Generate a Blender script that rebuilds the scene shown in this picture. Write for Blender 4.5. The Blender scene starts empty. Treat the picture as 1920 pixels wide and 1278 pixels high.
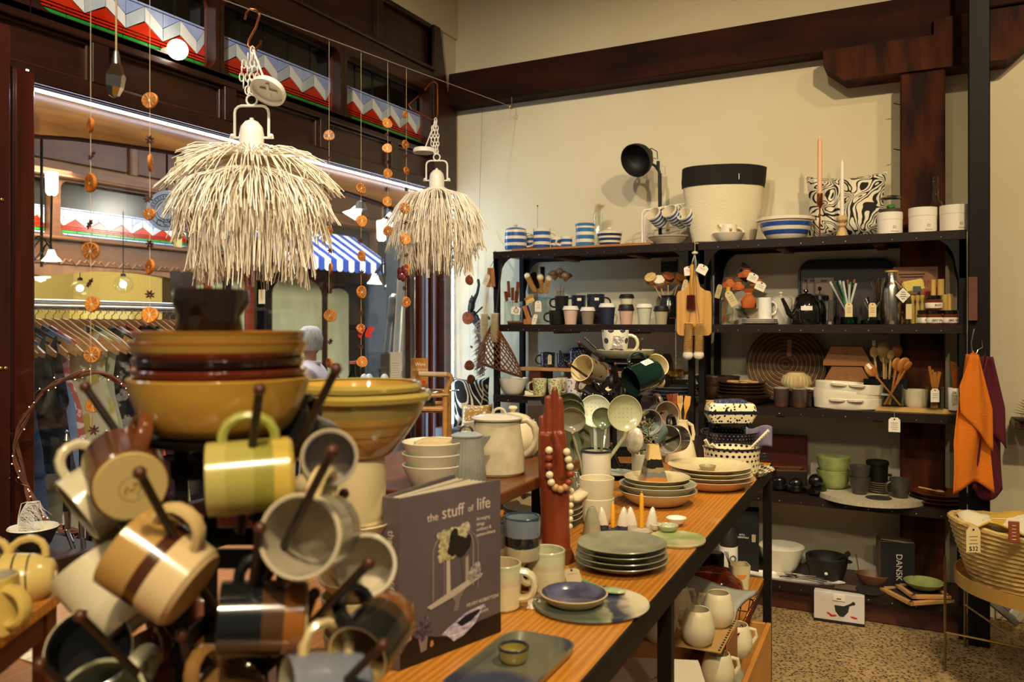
import bpy,bmesh,math,random
from mathutils import Vector,Matrix,Euler
random.seed(7)
R=math.radians
PI=math.pi
SC=bpy.context.scene
COL=SC.collection
# ---------------------------------------------------------------- camera, world, lights, exposure
F,H,CX,CY=1528.0,1.45,960.0,608.0  # focal length in pixels, eye height, principal column, horizon row
CT,ST=math.cos(R(27.62)),math.sin(R(27.62))
cam_d=bpy.data.cameras.new('camera');cam=bpy.data.objects.new('camera',cam_d);COL.objects.link(cam)
cam.location=(0,0,H);cam.rotation_euler=(R(90),0,R(27.62))
cam_d.sensor_width=36.0;cam_d.lens=F/1920*36.0;cam_d.shift_y=-(639-CY)/1920
cam_d.clip_start=.02;cam_d.clip_end=100
cam_d.dof.use_dof=True;cam_d.dof.focus_distance=3.0;cam_d.dof.aperture_fstop=4.5
SC.camera=cam
SC.view_settings.view_transform='Standard';SC.view_settings.look='None'
SC.view_settings.exposure=0.0;SC.view_settings.gamma=1.0;SC.view_settings.use_curve_mapping=False
world=bpy.data.worlds.new('world');SC.world=world;world.use_nodes=True
world.node_tree.nodes['Background'].inputs[0].default_value=(1.0,.88,.70,1)
world.node_tree.nodes['Background'].inputs[1].default_value=.115

def lamp(kind,name,loc,target,energy,color,size=.06,spot=70,blend=.6,size_y=None):
    d=bpy.data.lights.new(name,kind);o=bpy.data.objects.new(name,d);COL.objects.link(o)
    o.location=loc;o.rotation_euler=(Vector(target)-Vector(loc)).to_track_quat('-Z','Y').to_euler()
    d.energy=energy;d.color=color
    if kind=='SPOT':d.spot_size=R(spot);d.spot_blend=blend;d.shadow_soft_size=size
    elif kind=='AREA':
        d.size=size
        if size_y:d.shape='RECTANGLE';d.size_y=size_y
    else:d.shadow_soft_size=size
    return o
WARM=(1.0,.80,.51)
lamp('SPOT','track_spot_shelf_a',(.75,1.35,3.6),(-.5,4.5,1.4),250,WARM,.05,75)
lamp('SPOT','track_spot_shelf_b',(-.6,1.5,3.6),(-1.7,4.5,1.6),100,WARM,.05,70)
lamp('SPOT','track_spot_table',(.3,1.7,3.7),(-.95,2.3,.9),260,WARM,.05,70)
lamp('SPOT','track_spot_front',(.35,-.5,3.0),(-.75,.95,1.0),215,WARM,.06,65)
lamp('SPOT','track_spot_window',(-1.2,.5,3.7),(-2.1,2.6,1.9),230,(1.0,.9,.76),.05,80)
lamp('SPOT','track_spot_wall',(1.3,2.4,3.7),(.3,4.6,1.2),66,WARM,.05,80)
for lx,ly in((1.5,-1.0),(.6,-1.5),(-.6,-1.2)):lamp('SPOT','track_spot_behind',(lx,ly,3.5),(-.8,1.4,.9),62,(1.0,.84,.58),.06,70)
lamp('AREA','led_corner_fill',(-2.78,4.25,1.45),(-2.3,4.68,1.40),5.0,(.50,.74,1.0),.05,size_y=1.7)  # unseen area lamp added to spread bluish strip light over the corner wall
lamp('AREA','arcade_skylight',(-6.4,7.0,6.2),(-6.4,7.2,0),1150,(.86,.92,1.0),6.0,size_y=13.0)
lamp('AREA','arcade_front_fill',(-6.2,11.0,3.6),(-10.5,11.6,1.4),130,(1.0,.93,.8),.8)  # added fill with no fixture, brightens the arched panes opposite
lamp('AREA','opposite_shop_light',(-11.6,6.5,3.6),(-11.8,6.5,0),420,(1.0,.84,.52),1.2,size_y=6.0)

# ---------------------------------------------------------------- pixel helpers: a point of the photograph at a known plane
def W(X,Z):return(CT*X-ST*Z,ST*X+CT*Z)
def dz(px,py,Z):
    x,y=W((px-CX)/F*Z,Z);return Vector((x,y,H-(py-CY)/F*Z))
def hz(px,py,z):return dz(px,py,F*(H-z)/(py-CY))
def hZ(py,z):return F*(H-z)/(py-CY)
def yy(px,py,y):return dz(px,py,y/(ST*(px-CX)/F+CT))
def kY(px,y=4.42):return y/(ST*(px-CX)/F+CT)/F  # metres per pixel on the plane y
def xx(px,py,x):return dz(px,py,x/(CT*(px-CX)/F-ST))
def cd(r,u,f):return Vector((CT*r-ST*f,ST*r+CT*f,u)).normalized()  # right, up, away
def orient(axis,side):
    z=Vector(axis).normalized();x=Vector(side);x=(x-z*x.dot(z)).normalized();y=z.cross(x)
    return Matrix((x,y,z)).transposed().to_4x4()

# ---------------------------------------------------------------- geometry helpers: g = (verts, faces, uvs)
def J(*gs):
    V,Fc,U=[],[],[]
    for g in gs:
        n=len(V);V+=list(g[0]);Fc+=[[i+n for i in f]for f in g[1]]
        U+=g[2]if g[2]else[[(0,0)]*len(f)for f in g[1]]
    return(V,Fc,U)
def X(g,m):
    return([m@Vector(v)for v in g[0]],g[1],g[2])
def mv(g,x,y,z):return X(g,Matrix.Translation((x,y,z)))
def rz(g,a):return X(g,Matrix.Rotation(a,4,'Z'))
def rx(g,a):return X(g,Matrix.Rotation(a,4,'X'))
def ry(g,a):return X(g,Matrix.Rotation(a,4,'Y'))
def box(sx,sy,sz,c=(0,0,0),b=0):
    x,y,z=sx/2,sy/2,sz/2
    if b<=0:
        V=[(-x,-y,-z),(x,-y,-z),(x,y,-z),(-x,y,-z),(-x,-y,z),(x,-y,z),(x,y,z),(-x,y,z)]
        Fc=[[3,2,1,0],[4,5,6,7],[0,1,5,4],[1,2,6,5],[2,3,7,6],[3,0,4,7]]
    else:
        b=min(b,x*.9,y*.9,z*.9);V=[];idx={}
        for i in(-1,1):
            for j in(-1,1):
                for k in(-1,1):
                    for a in range(3):
                        p=[i*(x-b),j*(y-b),k*(z-b)];p[a]=(i*x,j*y,k*z)[a]
                        idx[(i,j,k,a)]=len(V);V.append(tuple(p))
        Fc=[]
        I=lambda i,j,k,a:idx[(i,j,k,a)]
        for s in(-1,1):
            fs=([I(s,-1,-1,0),I(s,1,-1,0),I(s,1,1,0),I(s,-1,1,0)],[I(-1,s,-1,1),I(-1,s,1,1),I(1,s,1,1),I(1,s,-1,1)],[I(-1,-1,s,2),I(1,-1,s,2),I(1,1,s,2),I(-1,1,s,2)])
            for f in fs:Fc.append(f if s>0 else f[::-1])
        for p in(-1,1):
            for q in(-1,1):
                f=[I(-1,p,q,1),I(1,p,q,1),I(1,p,q,2),I(-1,p,q,2)];Fc.append(f if p*q>0 else f[::-1])
                f=[I(p,-1,q,2),I(p,1,q,2),I(p,1,q,0),I(p,-1,q,0)];Fc.append(f if p*q>0 else f[::-1])
                f=[I(p,q,-1,0),I(p,q,1,0),I(p,q,1,1),I(p,q,-1,1)];Fc.append(f if p*q>0 else f[::-1])
        for i in(-1,1):
            for j in(-1,1):
                for k in(-1,1):
                    f=[I(i,j,k,0),I(i,j,k,1),I(i,j,k,2)];Fc.append(f if i*j*k>0 else f[::-1])
    cx,cy,cz=c
    return([(v[0]+cx,v[1]+cy,v[2]+cz)for v in V],Fc,None)
def lathe(p,n=28,sx=1,sy=1,wob=None):
    V,Fc,U,rows,L=[],[],[],[],[0]
    rm=max(r for r,z in p)or 1
    for i in range(1,len(p)):L.append(L[-1]+math.hypot(p[i][0]-p[i-1][0],p[i][1]-p[i-1][1])/(2*PI*rm))
    for i,(r,z)in enumerate(p):
        if r<1e-6:rows.append([len(V)]);V.append((0,0,z))
        else:
            rows.append(list(range(len(V),len(V)+n)))
            for j in range(n):
                a=2*PI*j/n;q=r*(wob(a,z,i)if wob else 1)
                V.append((q*math.cos(a)*sx,q*math.sin(a)*sy,z))
    for i in range(len(p)-1):
        A,B=rows[i],rows[i+1]
        for j in range(n):
            k=(j+1)%n;u0,u1=j/n,(j+1)/n
            if len(A)==1 and len(B)==1:continue
            if len(A)==1:Fc.append([A[0],B[k],B[j]]);U.append([(u0,L[i]),(u1,L[i+1]),(u0,L[i+1])])
            elif len(B)==1:Fc.append([A[j],A[k],B[0]]);U.append([(u0,L[i]),(u1,L[i]),(u0,L[i+1])])
            else:Fc.append([A[j],A[k],B[k],B[j]]);U.append([(u0,L[i]),(u1,L[i]),(u1,L[i+1]),(u0,L[i+1])])
    return(V,Fc,U)
def tube(pts,r,n=8,closed=False,cap=True,flat=1.0):
    P=[Vector(p)for p in pts];m=len(P)
    rr=r if isinstance(r,(list,tuple))else[r]*m
    T=[]
    for i in range(m):
        a=P[i-1]if(i>0 or closed)else P[i];b=P[(i+1)%m]if(i<m-1 or closed)else P[i]
        T.append((b-a).normalized())
    up=Vector((0,0,1))if abs(T[0].z)<.9 else Vector((1,0,0))
    N=(up-T[0]*up.dot(T[0])).normalized();V,Fc=[],[]
    for i in range(m):
        N=N-T[i]*N.dot(T[i])
        N=N.normalized()if N.length>1e-6 else T[i].orthogonal().normalized()
        B=T[i].cross(N)
        for j in range(n):
            a=2*PI*j/n;V.append(tuple(P[i]+(N*math.cos(a)+B*math.sin(a)*flat)*rr[i]))
    for i in range(m if closed else m-1):
        for j in range(n):
            k=(j+1)%n;i2=(i+1)%m;Fc.append([i*n+j,i*n+k,i2*n+k,i2*n+j])
    if cap and not closed:Fc.append(list(range(n))[::-1]);Fc.append([(m-1)*n+j for j in range(n)])
    return(V,Fc,None)
def ball(r,c=(0,0,0),s=(1,1,1),n=12):
    k=max(5,n//2)
    p=[(r*math.sin(PI*i/k),-r*math.cos(PI*i/k))for i in range(k+1)];p[0]=(0,-r);p[-1]=(0,r)
    g=lathe(p,n);return([(v[0]*s[0]+c[0],v[1]*s[1]+c[1],v[2]*s[2]+c[2])for v in g[0]],g[1],g[2])
def prism(o,t,plane='xz'):
    """outline extruded by t about its own plane"""
    n=len(o);V=[]
    for q in(-t/2,t/2):
        for a,b in o:V.append((a,q,b)if plane=='xz' else(a,b,q)if plane=='xy' else(q,a,b))
    Fc=[list(range(n)),[2*n-1-i for i in range(n)]]+[[i,i+n,(i+1)%n+n,(i+1)%n]for i in range(n)]
    return(V,Fc,None)
def grid(nx,ny,fn):
    V=[fn(i/nx,j/ny)for j in range(ny+1)for i in range(nx+1)]
    Fc=[[j*(nx+1)+i,j*(nx+1)+i+1,(j+1)*(nx+1)+i+1,(j+1)*(nx+1)+i]for j in range(ny)for i in range(nx)]
    U=[[(i/nx,j/ny),((i+1)/nx,j/ny),((i+1)/nx,(j+1)/ny),(i/nx,(j+1)/ny)]for j in range(ny)for i in range(nx)]
    return(V,Fc,U)
def loft(rings,cap=True):
    n=len(rings[0]);V=[v for r in rings for v in r];Fc=[]
    for i in range(len(rings)-1):
        for j in range(n):
            k=(j+1)%n;Fc.append([i*n+j,i*n+k,(i+1)*n+k,(i+1)*n+j])
    if cap:Fc.append(list(range(n))[::-1]);Fc.append([(len(rings)-1)*n+j for j in range(n)])
    return(V,Fc,None)
def arc(c,r,a0,a1,n,plane='xz',k=1.0):
    o=[]
    for i in range(n+1):
        a=R(a0+(a1-a0)*i/n);u,v=r*math.cos(a),r*k*math.sin(a)
        o.append((c[0]+u,c[1],c[2]+v)if plane=='xz' else(c[0]+u,c[1]+v,c[2])if plane=='xy' else(c[0],c[1]+u,c[2]+v))
    return o
def rrect(w,h,r,n=5):
    o=[]
    for cx,cy,a in((w/2-r,h/2-r,0),(-w/2+r,h/2-r,90),(-w/2+r,-h/2+r,180),(w/2-r,-h/2+r,270)):
        for i in range(n+1):t=R(a+90*i/n);o.append((cx+r*math.cos(t),cy+r*math.sin(t)))
    return o

# ---------------------------------------------------------------- objects
def props(o,label=None,cat=None,grp=None,kind=None):
    if label:o['label']=label
    if cat:o['category']=cat
    if grp:o['group']=grp
    if kind:o['kind']=kind
def O(name,g,m,par=None,label=None,cat=None,loc=None,rot=None,grp=None,kind=None,ang=38,solid=0,mx=None):
    me=bpy.data.meshes.new(name);me.from_pydata([tuple(v)for v in g[0]],[],g[1])
    if g[2]:
        uv=me.uv_layers.new(name='UVMap');k=0;data=uv.data
        for f in g[2]:
            for c in f:data[k].uv=c;k+=1
    me.shade_smooth();me.set_sharp_from_angle(angle=R(ang))
    me.materials.append(m)
    o=bpy.data.objects.new(name,me);COL.objects.link(o)
    if par:o.parent=par
    if mx is not None:o.matrix_local=mx
    else:
        if loc is not None:o.location=loc
        if rot is not None:o.rotation_euler=rot
    if solid:
        s=o.modifiers.new('solid','SOLIDIFY');s.thickness=solid;s.offset=0
    props(o,label,cat,grp,kind);return o
def thing(name,label,cat,loc=(0,0,0),rotz=0,grp=None,mx=None,kind=None):
    o=bpy.data.objects.new(name,None);COL.objects.link(o);o.empty_display_size=.02
    if mx is not None:o.matrix_world=mx
    else:o.location=loc;o.rotation_euler=(0,0,rotz)
    props(o,label,cat,grp,kind);return o
def struct(name,g,m,par=None,**k):
    return O(name,g,m,par,kind=None if par else 'structure',**k)
KIDS=lambda o:[c for c in bpy.data.objects if c.parent==o]
def dup(root,loc=None,label=None,rotz=None,mx=None,grp=None):
    r=root.copy();COL.objects.link(r)
    if mx is not None:r.matrix_world=mx
    else:
        if loc is not None:r.location=loc
        if rotz is not None:r.rotation_euler=(0,0,rotz)
    if label:r['label']=label
    if grp:r['group']=grp
    for ch in KIDS(root):
        c=ch.copy();COL.objects.link(c);c.parent=r
        for s in KIDS(ch):
            d=s.copy();COL.objects.link(d);d.parent=c
    return r
def text(s,size,m,par,loc,rot,name='lettering',sx=1.0,align='CENTER',ext=.0004):
    c=bpy.data.curves.new(name,'FONT');c.body=s;c.size=size;c.align_x=align;c.align_y='CENTER';c.extrude=ext
    c.materials.append(m);o=bpy.data.objects.new(name,c);COL.objects.link(o);o.parent=par;o.location=loc;o.rotation_euler=rot;o.scale=(sx,1,1)
    return o

# ---------------------------------------------------------------- materials
def lin(c):
    if isinstance(c,str):c=tuple(int(c[i:i+2],16)/255 for i in(0,2,4))
    return tuple(((x+.055)/1.055)**2.4 if x>.04045 else x/12.92 for x in c[:3])+(1,)
_mc={}
def mat(col,rough=.5,metal=0,col2=None,vs=12,stretch=(1,1,1),lo=.35,hi=.65,bump=0,bs=120,coat=0,emit=0,trans=0,ior=1.45,bstretch=None,wave=None,sss=0,spec=.5,alpha=1):
    key=(col,rough,metal,col2,vs,stretch,lo,hi,bump,bs,coat,emit,trans,ior,bstretch,wave,sss,spec,alpha)
    if key in _mc:return _mc[key]
    m=bpy.data.materials.new('m_%d'%len(_mc));m.use_nodes=True;nt=m.node_tree;N,Lk=nt.nodes,nt.links;b=N['Principled BSDF']
    b.inputs['Base Color'].default_value=lin(col);b.inputs['Roughness'].default_value=rough;b.inputs['Metallic'].default_value=metal
    b.inputs['Coat Weight'].default_value=coat;b.inputs['Coat Roughness'].default_value=.06
    b.inputs['Transmission Weight'].default_value=trans;b.inputs['IOR'].default_value=ior
    b.inputs['Specular IOR Level'].default_value=spec;b.inputs['Alpha'].default_value=alpha
    if sss:b.inputs['Subsurface Weight'].default_value=sss;b.inputs['Subsurface Radius'].default_value=(.01,.006,.003)
    if emit:b.inputs['Emission Color'].default_value=lin(col);b.inputs['Emission Strength'].default_value=emit
    if col2 or bump:
        tc=N.new('ShaderNodeTexCoord');mp=N.new('ShaderNodeMapping');mp.inputs['Scale'].default_value=stretch;Lk.new(tc.outputs['Object'],mp.inputs[0])
    if col2:
        if wave:
            t=N.new('ShaderNodeTexWave');t.inputs['Scale'].default_value=vs;t.inputs['Distortion'].default_value=wave;t.inputs['Detail'].default_value=3;t.inputs['Detail Scale'].default_value=1.3;out=t.outputs['Fac']
        else:
            t=N.new('ShaderNodeTexNoise');t.inputs['Scale'].default_value=vs;t.inputs['Detail'].default_value=5;out=t.outputs['Fac']
        Lk.new(mp.outputs[0],t.inputs['Vector']);cr=N.new('ShaderNodeValToRGB');e=cr.color_ramp.elements
        e[0].position=lo;e[0].color=lin(col);e[1].position=hi;e[1].color=lin(col2)
        Lk.new(out,cr.inputs[0]);Lk.new(cr.outputs[0],b.inputs['Base Color'])
    if bump:
        t=N.new('ShaderNodeTexNoise');t.inputs['Scale'].default_value=bs;t.inputs['Detail'].default_value=3
        mp2=N.new('ShaderNodeMapping');mp2.inputs['Scale'].default_value=bstretch or stretch;Lk.new(tc.outputs['Object'],mp2.inputs[0]);Lk.new(mp2.outputs[0],t.inputs['Vector'])
        bp=N.new('ShaderNodeBump');bp.inputs['Strength'].default_value=bump;bp.inputs['Distance'].default_value=.004
        Lk.new(t.outputs['Fac'],bp.inputs['Height']);Lk.new(bp.outputs[0],b.inputs['Normal'])
    _mc[key]=m;return m
def bands(h,stops,rough=.25,warp=0,ws=14,coat=0,spk=None,axis=2):
    """horizontal glaze bands over the object's own height: stops = [(z/h, colour)...]"""
    key=('b',h,tuple(stops),rough,warp,ws,coat,spk,axis)
    if key in _mc:return _mc[key]
    m=bpy.data.materials.new('m_%d'%len(_mc));m.use_nodes=True;nt=m.node_tree;N,Lk=nt.nodes,nt.links;b=N['Principled BSDF']
    b.inputs['Roughness'].default_value=rough;b.inputs['Coat Weight'].default_value=coat
    tc=N.new('ShaderNodeTexCoord');sp=N.new('ShaderNodeSeparateXYZ');Lk.new(tc.outputs['Object'],sp.inputs[0])
    d=N.new('ShaderNodeMath');d.operation='DIVIDE';d.inputs[1].default_value=h;Lk.new(sp.outputs[axis],d.inputs[0]);v=d.outputs[0]
    if warp:
        t=N.new('ShaderNodeTexNoise');t.inputs['Scale'].default_value=ws;Lk.new(tc.outputs['Object'],t.inputs['Vector'])
        a=N.new('ShaderNodeMath');a.operation='MULTIPLY_ADD';a.inputs[1].default_value=warp;Lk.new(t.outputs['Fac'],a.inputs[0])
        s_=N.new('ShaderNodeMath');s_.operation='SUBTRACT';s_.inputs[1].default_value=warp/2;Lk.new(v,s_.inputs[0]);Lk.new(s_.outputs[0],a.inputs[2]);v=a.outputs[0]
    cr=N.new('ShaderNodeValToRGB');cr.color_ramp.interpolation='CONSTANT';e=cr.color_ramp.elements
    while len(e)<len(stops):e.new(1.0)
    for i,(p,c)in enumerate(stops):e[i].position=p;e[i].color=lin(c)
    Lk.new(v,cr.inputs[0]);Lk.new(cr.outputs[0],b.inputs['Base Color']);_mc[key]=m;return m
def dots(base,dot,n,rad,rough=.15,ratio=1.0,coat=.3):
    """dots over the lathe's own UV: n around"""
    key=('d',base,dot,n,rad,rough,ratio)
    if key in _mc:return _mc[key]
    m=bpy.data.materials.new('m_%d'%len(_mc));m.use_nodes=True;nt=m.node_tree;N,Lk=nt.nodes,nt.links;b=N['Principled BSDF']
    b.inputs['Roughness'].default_value=rough;b.inputs['Coat Weight'].default_value=coat
    def mth(op,a,c=None):
        q=N.new('ShaderNodeMath');q.operation=op
        for i,w in enumerate((a,c)):
            if w is None:continue
            if isinstance(w,(int,float)):q.inputs[i].default_value=w
            else:Lk.new(w,q.inputs[i])
        return q.outputs[0]
    tc=N.new('ShaderNodeTexCoord');sp=N.new('ShaderNodeSeparateXYZ');Lk.new(tc.outputs['UV'],sp.inputs[0])
    v=mth('MULTIPLY',sp.outputs[1],n*1.15*ratio);u=mth('MULTIPLY',sp.outputs[0],n)
    u=mth('ADD',u,mth('MULTIPLY',mth('FLOOR',v),.5))
    du=mth('SUBTRACT',mth('FRACT',u),.5);dv=mth('SUBTRACT',mth('FRACT',v),.5)
    d=mth('SQRT',mth('ADD',mth('MULTIPLY',du,du),mth('MULTIPLY',dv,dv)))
    mx=N.new('ShaderNodeMix');mx.data_type='RGBA';mx.inputs[6].default_value=lin(base);mx.inputs[7].default_value=lin(dot)
    Lk.new(mth('LESS_THAN',d,rad),mx.inputs[0]);Lk.new(mx.outputs[2],b.inputs['Base Color']);_mc[key]=m;return m
def voro(base,dot,sc,th,rough=.2,edge=False,coat=.3,stretch=(1,1,1)):
    key=('v',base,dot,sc,th,rough,edge,stretch)
    if key in _mc:return _mc[key]
    m=bpy.data.materials.new('m_%d'%len(_mc));m.use_nodes=True;nt=m.node_tree;N,Lk=nt.nodes,nt.links;b=N['Principled BSDF']
    b.inputs['Roughness'].default_value=rough;b.inputs['Coat Weight'].default_value=coat
    tc=N.new('ShaderNodeTexCoord');mp=N.new('ShaderNodeMapping');mp.inputs['Scale'].default_value=stretch;t=N.new('ShaderNodeTexVoronoi');t.inputs['Scale'].default_value=sc
    if edge:t.feature='DISTANCE_TO_EDGE'
    Lk.new(tc.outputs['Object'],mp.inputs[0]);Lk.new(mp.outputs[0],t.inputs['Vector'])
    cr=N.new('ShaderNodeValToRGB');cr.color_ramp.interpolation='CONSTANT';e=cr.color_ramp.elements
    e[0].position=0;e[0].color=lin(dot);e[1].position=th;e[1].color=lin(base)
    Lk.new(t.outputs['Distance'],cr.inputs[0]);Lk.new(cr.outputs[0],b.inputs['Base Color']);_mc[key]=m;return m
def swirl(base,ink,sc,freq):
    m=mat(base,.86,0,ink);m=m.copy();nt=m.node_tree;N,Lk=nt.nodes,nt.links;t=next(n for n in N if n.type=='TEX_NOISE');cr=next(n for n in N if n.type=='VALTORGB')
    t.inputs['Scale'].default_value=sc;t.inputs['Detail'].default_value=1.5;t.inputs['Distortion'].default_value=1.1
    a=N.new('ShaderNodeMath');a.operation='MULTIPLY';a.inputs[1].default_value=freq;b=N.new('ShaderNodeMath');b.operation='SINE';c=N.new('ShaderNodeMath');c.operation='MULTIPLY_ADD';c.inputs[1].default_value=.5;c.inputs[2].default_value=.5
    Lk.new(t.outputs['Fac'],a.inputs[0]);Lk.new(a.outputs[0],b.inputs[0]);Lk.new(b.outputs[0],c.inputs[0]);Lk.new(c.outputs[0],cr.inputs[0]);cr.color_ramp.elements[0].position=.6;cr.color_ramp.elements[1].position=.72;return m
def glass(col='fbfdfc',rough=.02):
    """thin clear glass: see-through with a fresnel sheen"""
    key=('g',col,rough)
    if key in _mc:return _mc[key]
    m=bpy.data.materials.new('m_%d'%len(_mc));m.use_nodes=True;nt=m.node_tree;N,Lk=nt.nodes,nt.links
    out=N['Material Output'];N.remove(N['Principled BSDF'])
    t=N.new('ShaderNodeBsdfTransparent');t.inputs[0].default_value=lin(col);g=N.new('ShaderNodeBsdfGlossy');g.inputs['Roughness'].default_value=rough
    lw=N.new('ShaderNodeLayerWeight');pw=N.new('ShaderNodeMath');pw.operation='POWER';pw.inputs[1].default_value=3.5;fr=N.new('ShaderNodeMath');fr.operation='MULTIPLY_ADD';fr.inputs[1].default_value=.45;fr.inputs[2].default_value=.035;mx=N.new('ShaderNodeMixShader')
    Lk.new(lw.outputs['Facing'],pw.inputs[0]);Lk.new(pw.outputs[0],fr.inputs[0]);Lk.new(fr.outputs[0],mx.inputs[0]);Lk.new(t.outputs[0],mx.inputs[1]);Lk.new(g.outputs[0],mx.inputs[2]);Lk.new(mx.outputs[0],out.inputs[0]);_mc[key]=m;return m
GLASS=glass()
BLACK=mat('100c0a',.5,spec=.3);STEEL=mat('100b09',.55,spec=.25);BROWNSTEEL=mat('1f120c',.55,spec=.3)
CHROME=mat('d8d8d8',.12,1.0);SILVER=mat('bdbab4',.28,1.0);COPPER=mat('b5683e',.25,1.0);BRASS=mat('cfae66',.42,1.0)
DARKWOOD=mat('2a130c',.34,col2='3c1d12',vs=3,stretch=(8,1,8),coat=.2)
REDWOOD=mat('3c160c',.3,col2='541f10',vs=4,stretch=(8,8,.6),coat=.3)
PAPER=mat('efe6d2',.8);KRAFT=mat('b98a58',.85);WHITEC=mat('f1ece0',.22,coat=.2);CREAM=mat('eadfc4',.3,coat=.1)
INK=mat('2a241f',.8);STRING=mat('c9b48c',.9)
# ================================================================ THE ROOM
PLASTER=mat('d8cba8',.85,col2='dfd4b4',vs=1.6,bump=.06,bs=25)
struct('wall_back',box(6.0,.12,4.2,(.1,4.74,2.1)),PLASTER)
struct('ceiling',box(6.2,7.0,.1,(.1,1.6,4.25)),mat('cdbd94',.9))
m=mat('94754a',.6,bump=.05,bs=60);nt=m.node_tree;N=nt.nodes;Lk=nt.links
tc=N.new('ShaderNodeTexCoord');v1=N.new('ShaderNodeTexVoronoi');v1.inputs['Scale'].default_value=70;nz=N.new('ShaderNodeTexNoise');nz.inputs['Scale'].default_value=5
Lk.new(tc.outputs['Object'],v1.inputs['Vector']);Lk.new(tc.outputs['Object'],nz.inputs['Vector'])
cr=N.new('ShaderNodeValToRGB');e=cr.color_ramp.elements;e[0].position=.25;e[0].color=lin('2a1e12');e[1].position=.34;e[1].color=lin('9a7c50')
x_=e.new(.55);x_.color=lin('a68a5c');x_=e.new(.8);x_.color=lin('b89c6c')
hs=N.new('ShaderNodeMix');hs.data_type='RGBA';hs.blend_type='MULTIPLY';hs.inputs[0].default_value=.35
Lk.new(v1.outputs['Distance'],cr.inputs[0]);Lk.new(cr.outputs[0],hs.inputs[6]);Lk.new(nz.outputs['Fac'],hs.inputs[7]);Lk.new(hs.outputs[2],N['Principled BSDF'].inputs['Base Color'])
struct('floor',box(6.3,7.0,.1,(.15,1.6,-.05)),m)
BEAM=mat('1c0b06',.7,spec=.15,col2='34150a',vs=2.2,stretch=(1,3,4),bump=.25,bs=14,bstretch=(1,6,6))
POSTW=mat('220d05',.65,spec=.15,col2='5c2a0e',vs=2.5,stretch=(4,4,1),bump=.35,bs=12,bstretch=(7,7,.6),lo=.4,hi=.75)
b=struct('trim_1',box(4.6,.13,.215,(-.55,4.61,2.985),.006),BEAM)
O('corbel_block',prism([(-.53,2.87),(-.53,2.79),(-.43,2.705),(.29,2.705),(.39,2.79),(.39,2.95),(-.02,2.95),(-.02,2.87)],.17,'xz'),POSTW,b,loc=(0,4.585,0))
O('wall_plate',box(1.6,.16,.17,(1.0,4.59,3.05),.006),BEAM,b)
struct('trim_2',box(.2,.17,2.70,(-.07,4.59,1.35),.008),POSTW)
for z in(2.56,2.33,2.02):O('nail',tube([(-.17,4.56,z),(-.2,4.54,z+.006)],.0025,6),STEEL,bpy.data.objects['trim_2'])
c=struct('trim_3',box(.085,.1,4.2,(.163,4.27,2.1),.004),STEEL)
struct('baseboard_back',box(2.6,.03,.13,(1.55,4.665,.065),.006),mat('d8cdb0',.5))

# ---- the shop front: transom windows above a panelled fascia, an arched head and a wide pane
X0=-2.86
fb=struct('trim_4',J(box(.12,4.2,.055,(X0-.06,2.5,2.557),.004),box(.12,4.2,.06,(X0-.06,2.5,2.345),.004)),DARKWOOD)
ST_Y=[.75,1.40,2.05,2.70,3.345,3.97,4.57]
for i,y in enumerate(ST_Y):O('stile',box(.12,.07,.155,(X0-.06,y,2.452),.003),DARKWOOD,fb)
for a,b_ in zip(ST_Y,ST_Y[1:]):
    O('panel',box(.05,b_-a-.07,.155,(X0-.065,(a+b_)/2,2.452)),DARKWOOD,fb)
    w=b_-a-.07;yc=(a+b_)/2
    O('panel_mould',J(box(.02,w,.012,(X0-.034,yc,2.522),.003),box(.02,w,.012,(X0-.034,yc,2.381),.003),box(.02,.012,.155,(X0-.034,a+.041,2.452),.003),box(.02,.012,.155,(X0-.034,b_-.041,2.452),.003)),mat('4a2618',.3,coat=.3),fb)
RED=mat('b8200c',.18,col2='c93414',vs=6);GRN=mat('1f8a2c',.2,col2='2d9a38',vs=7);PBL=mat('b4c0e6',.2,col2='93a6dc',vs=6);WHT=mat('f0f0ea',.25);GRY=mat('b4c0c6',.25,col2='c8d2d6',vs=9);LEAD=mat('16130f',.5)
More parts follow.
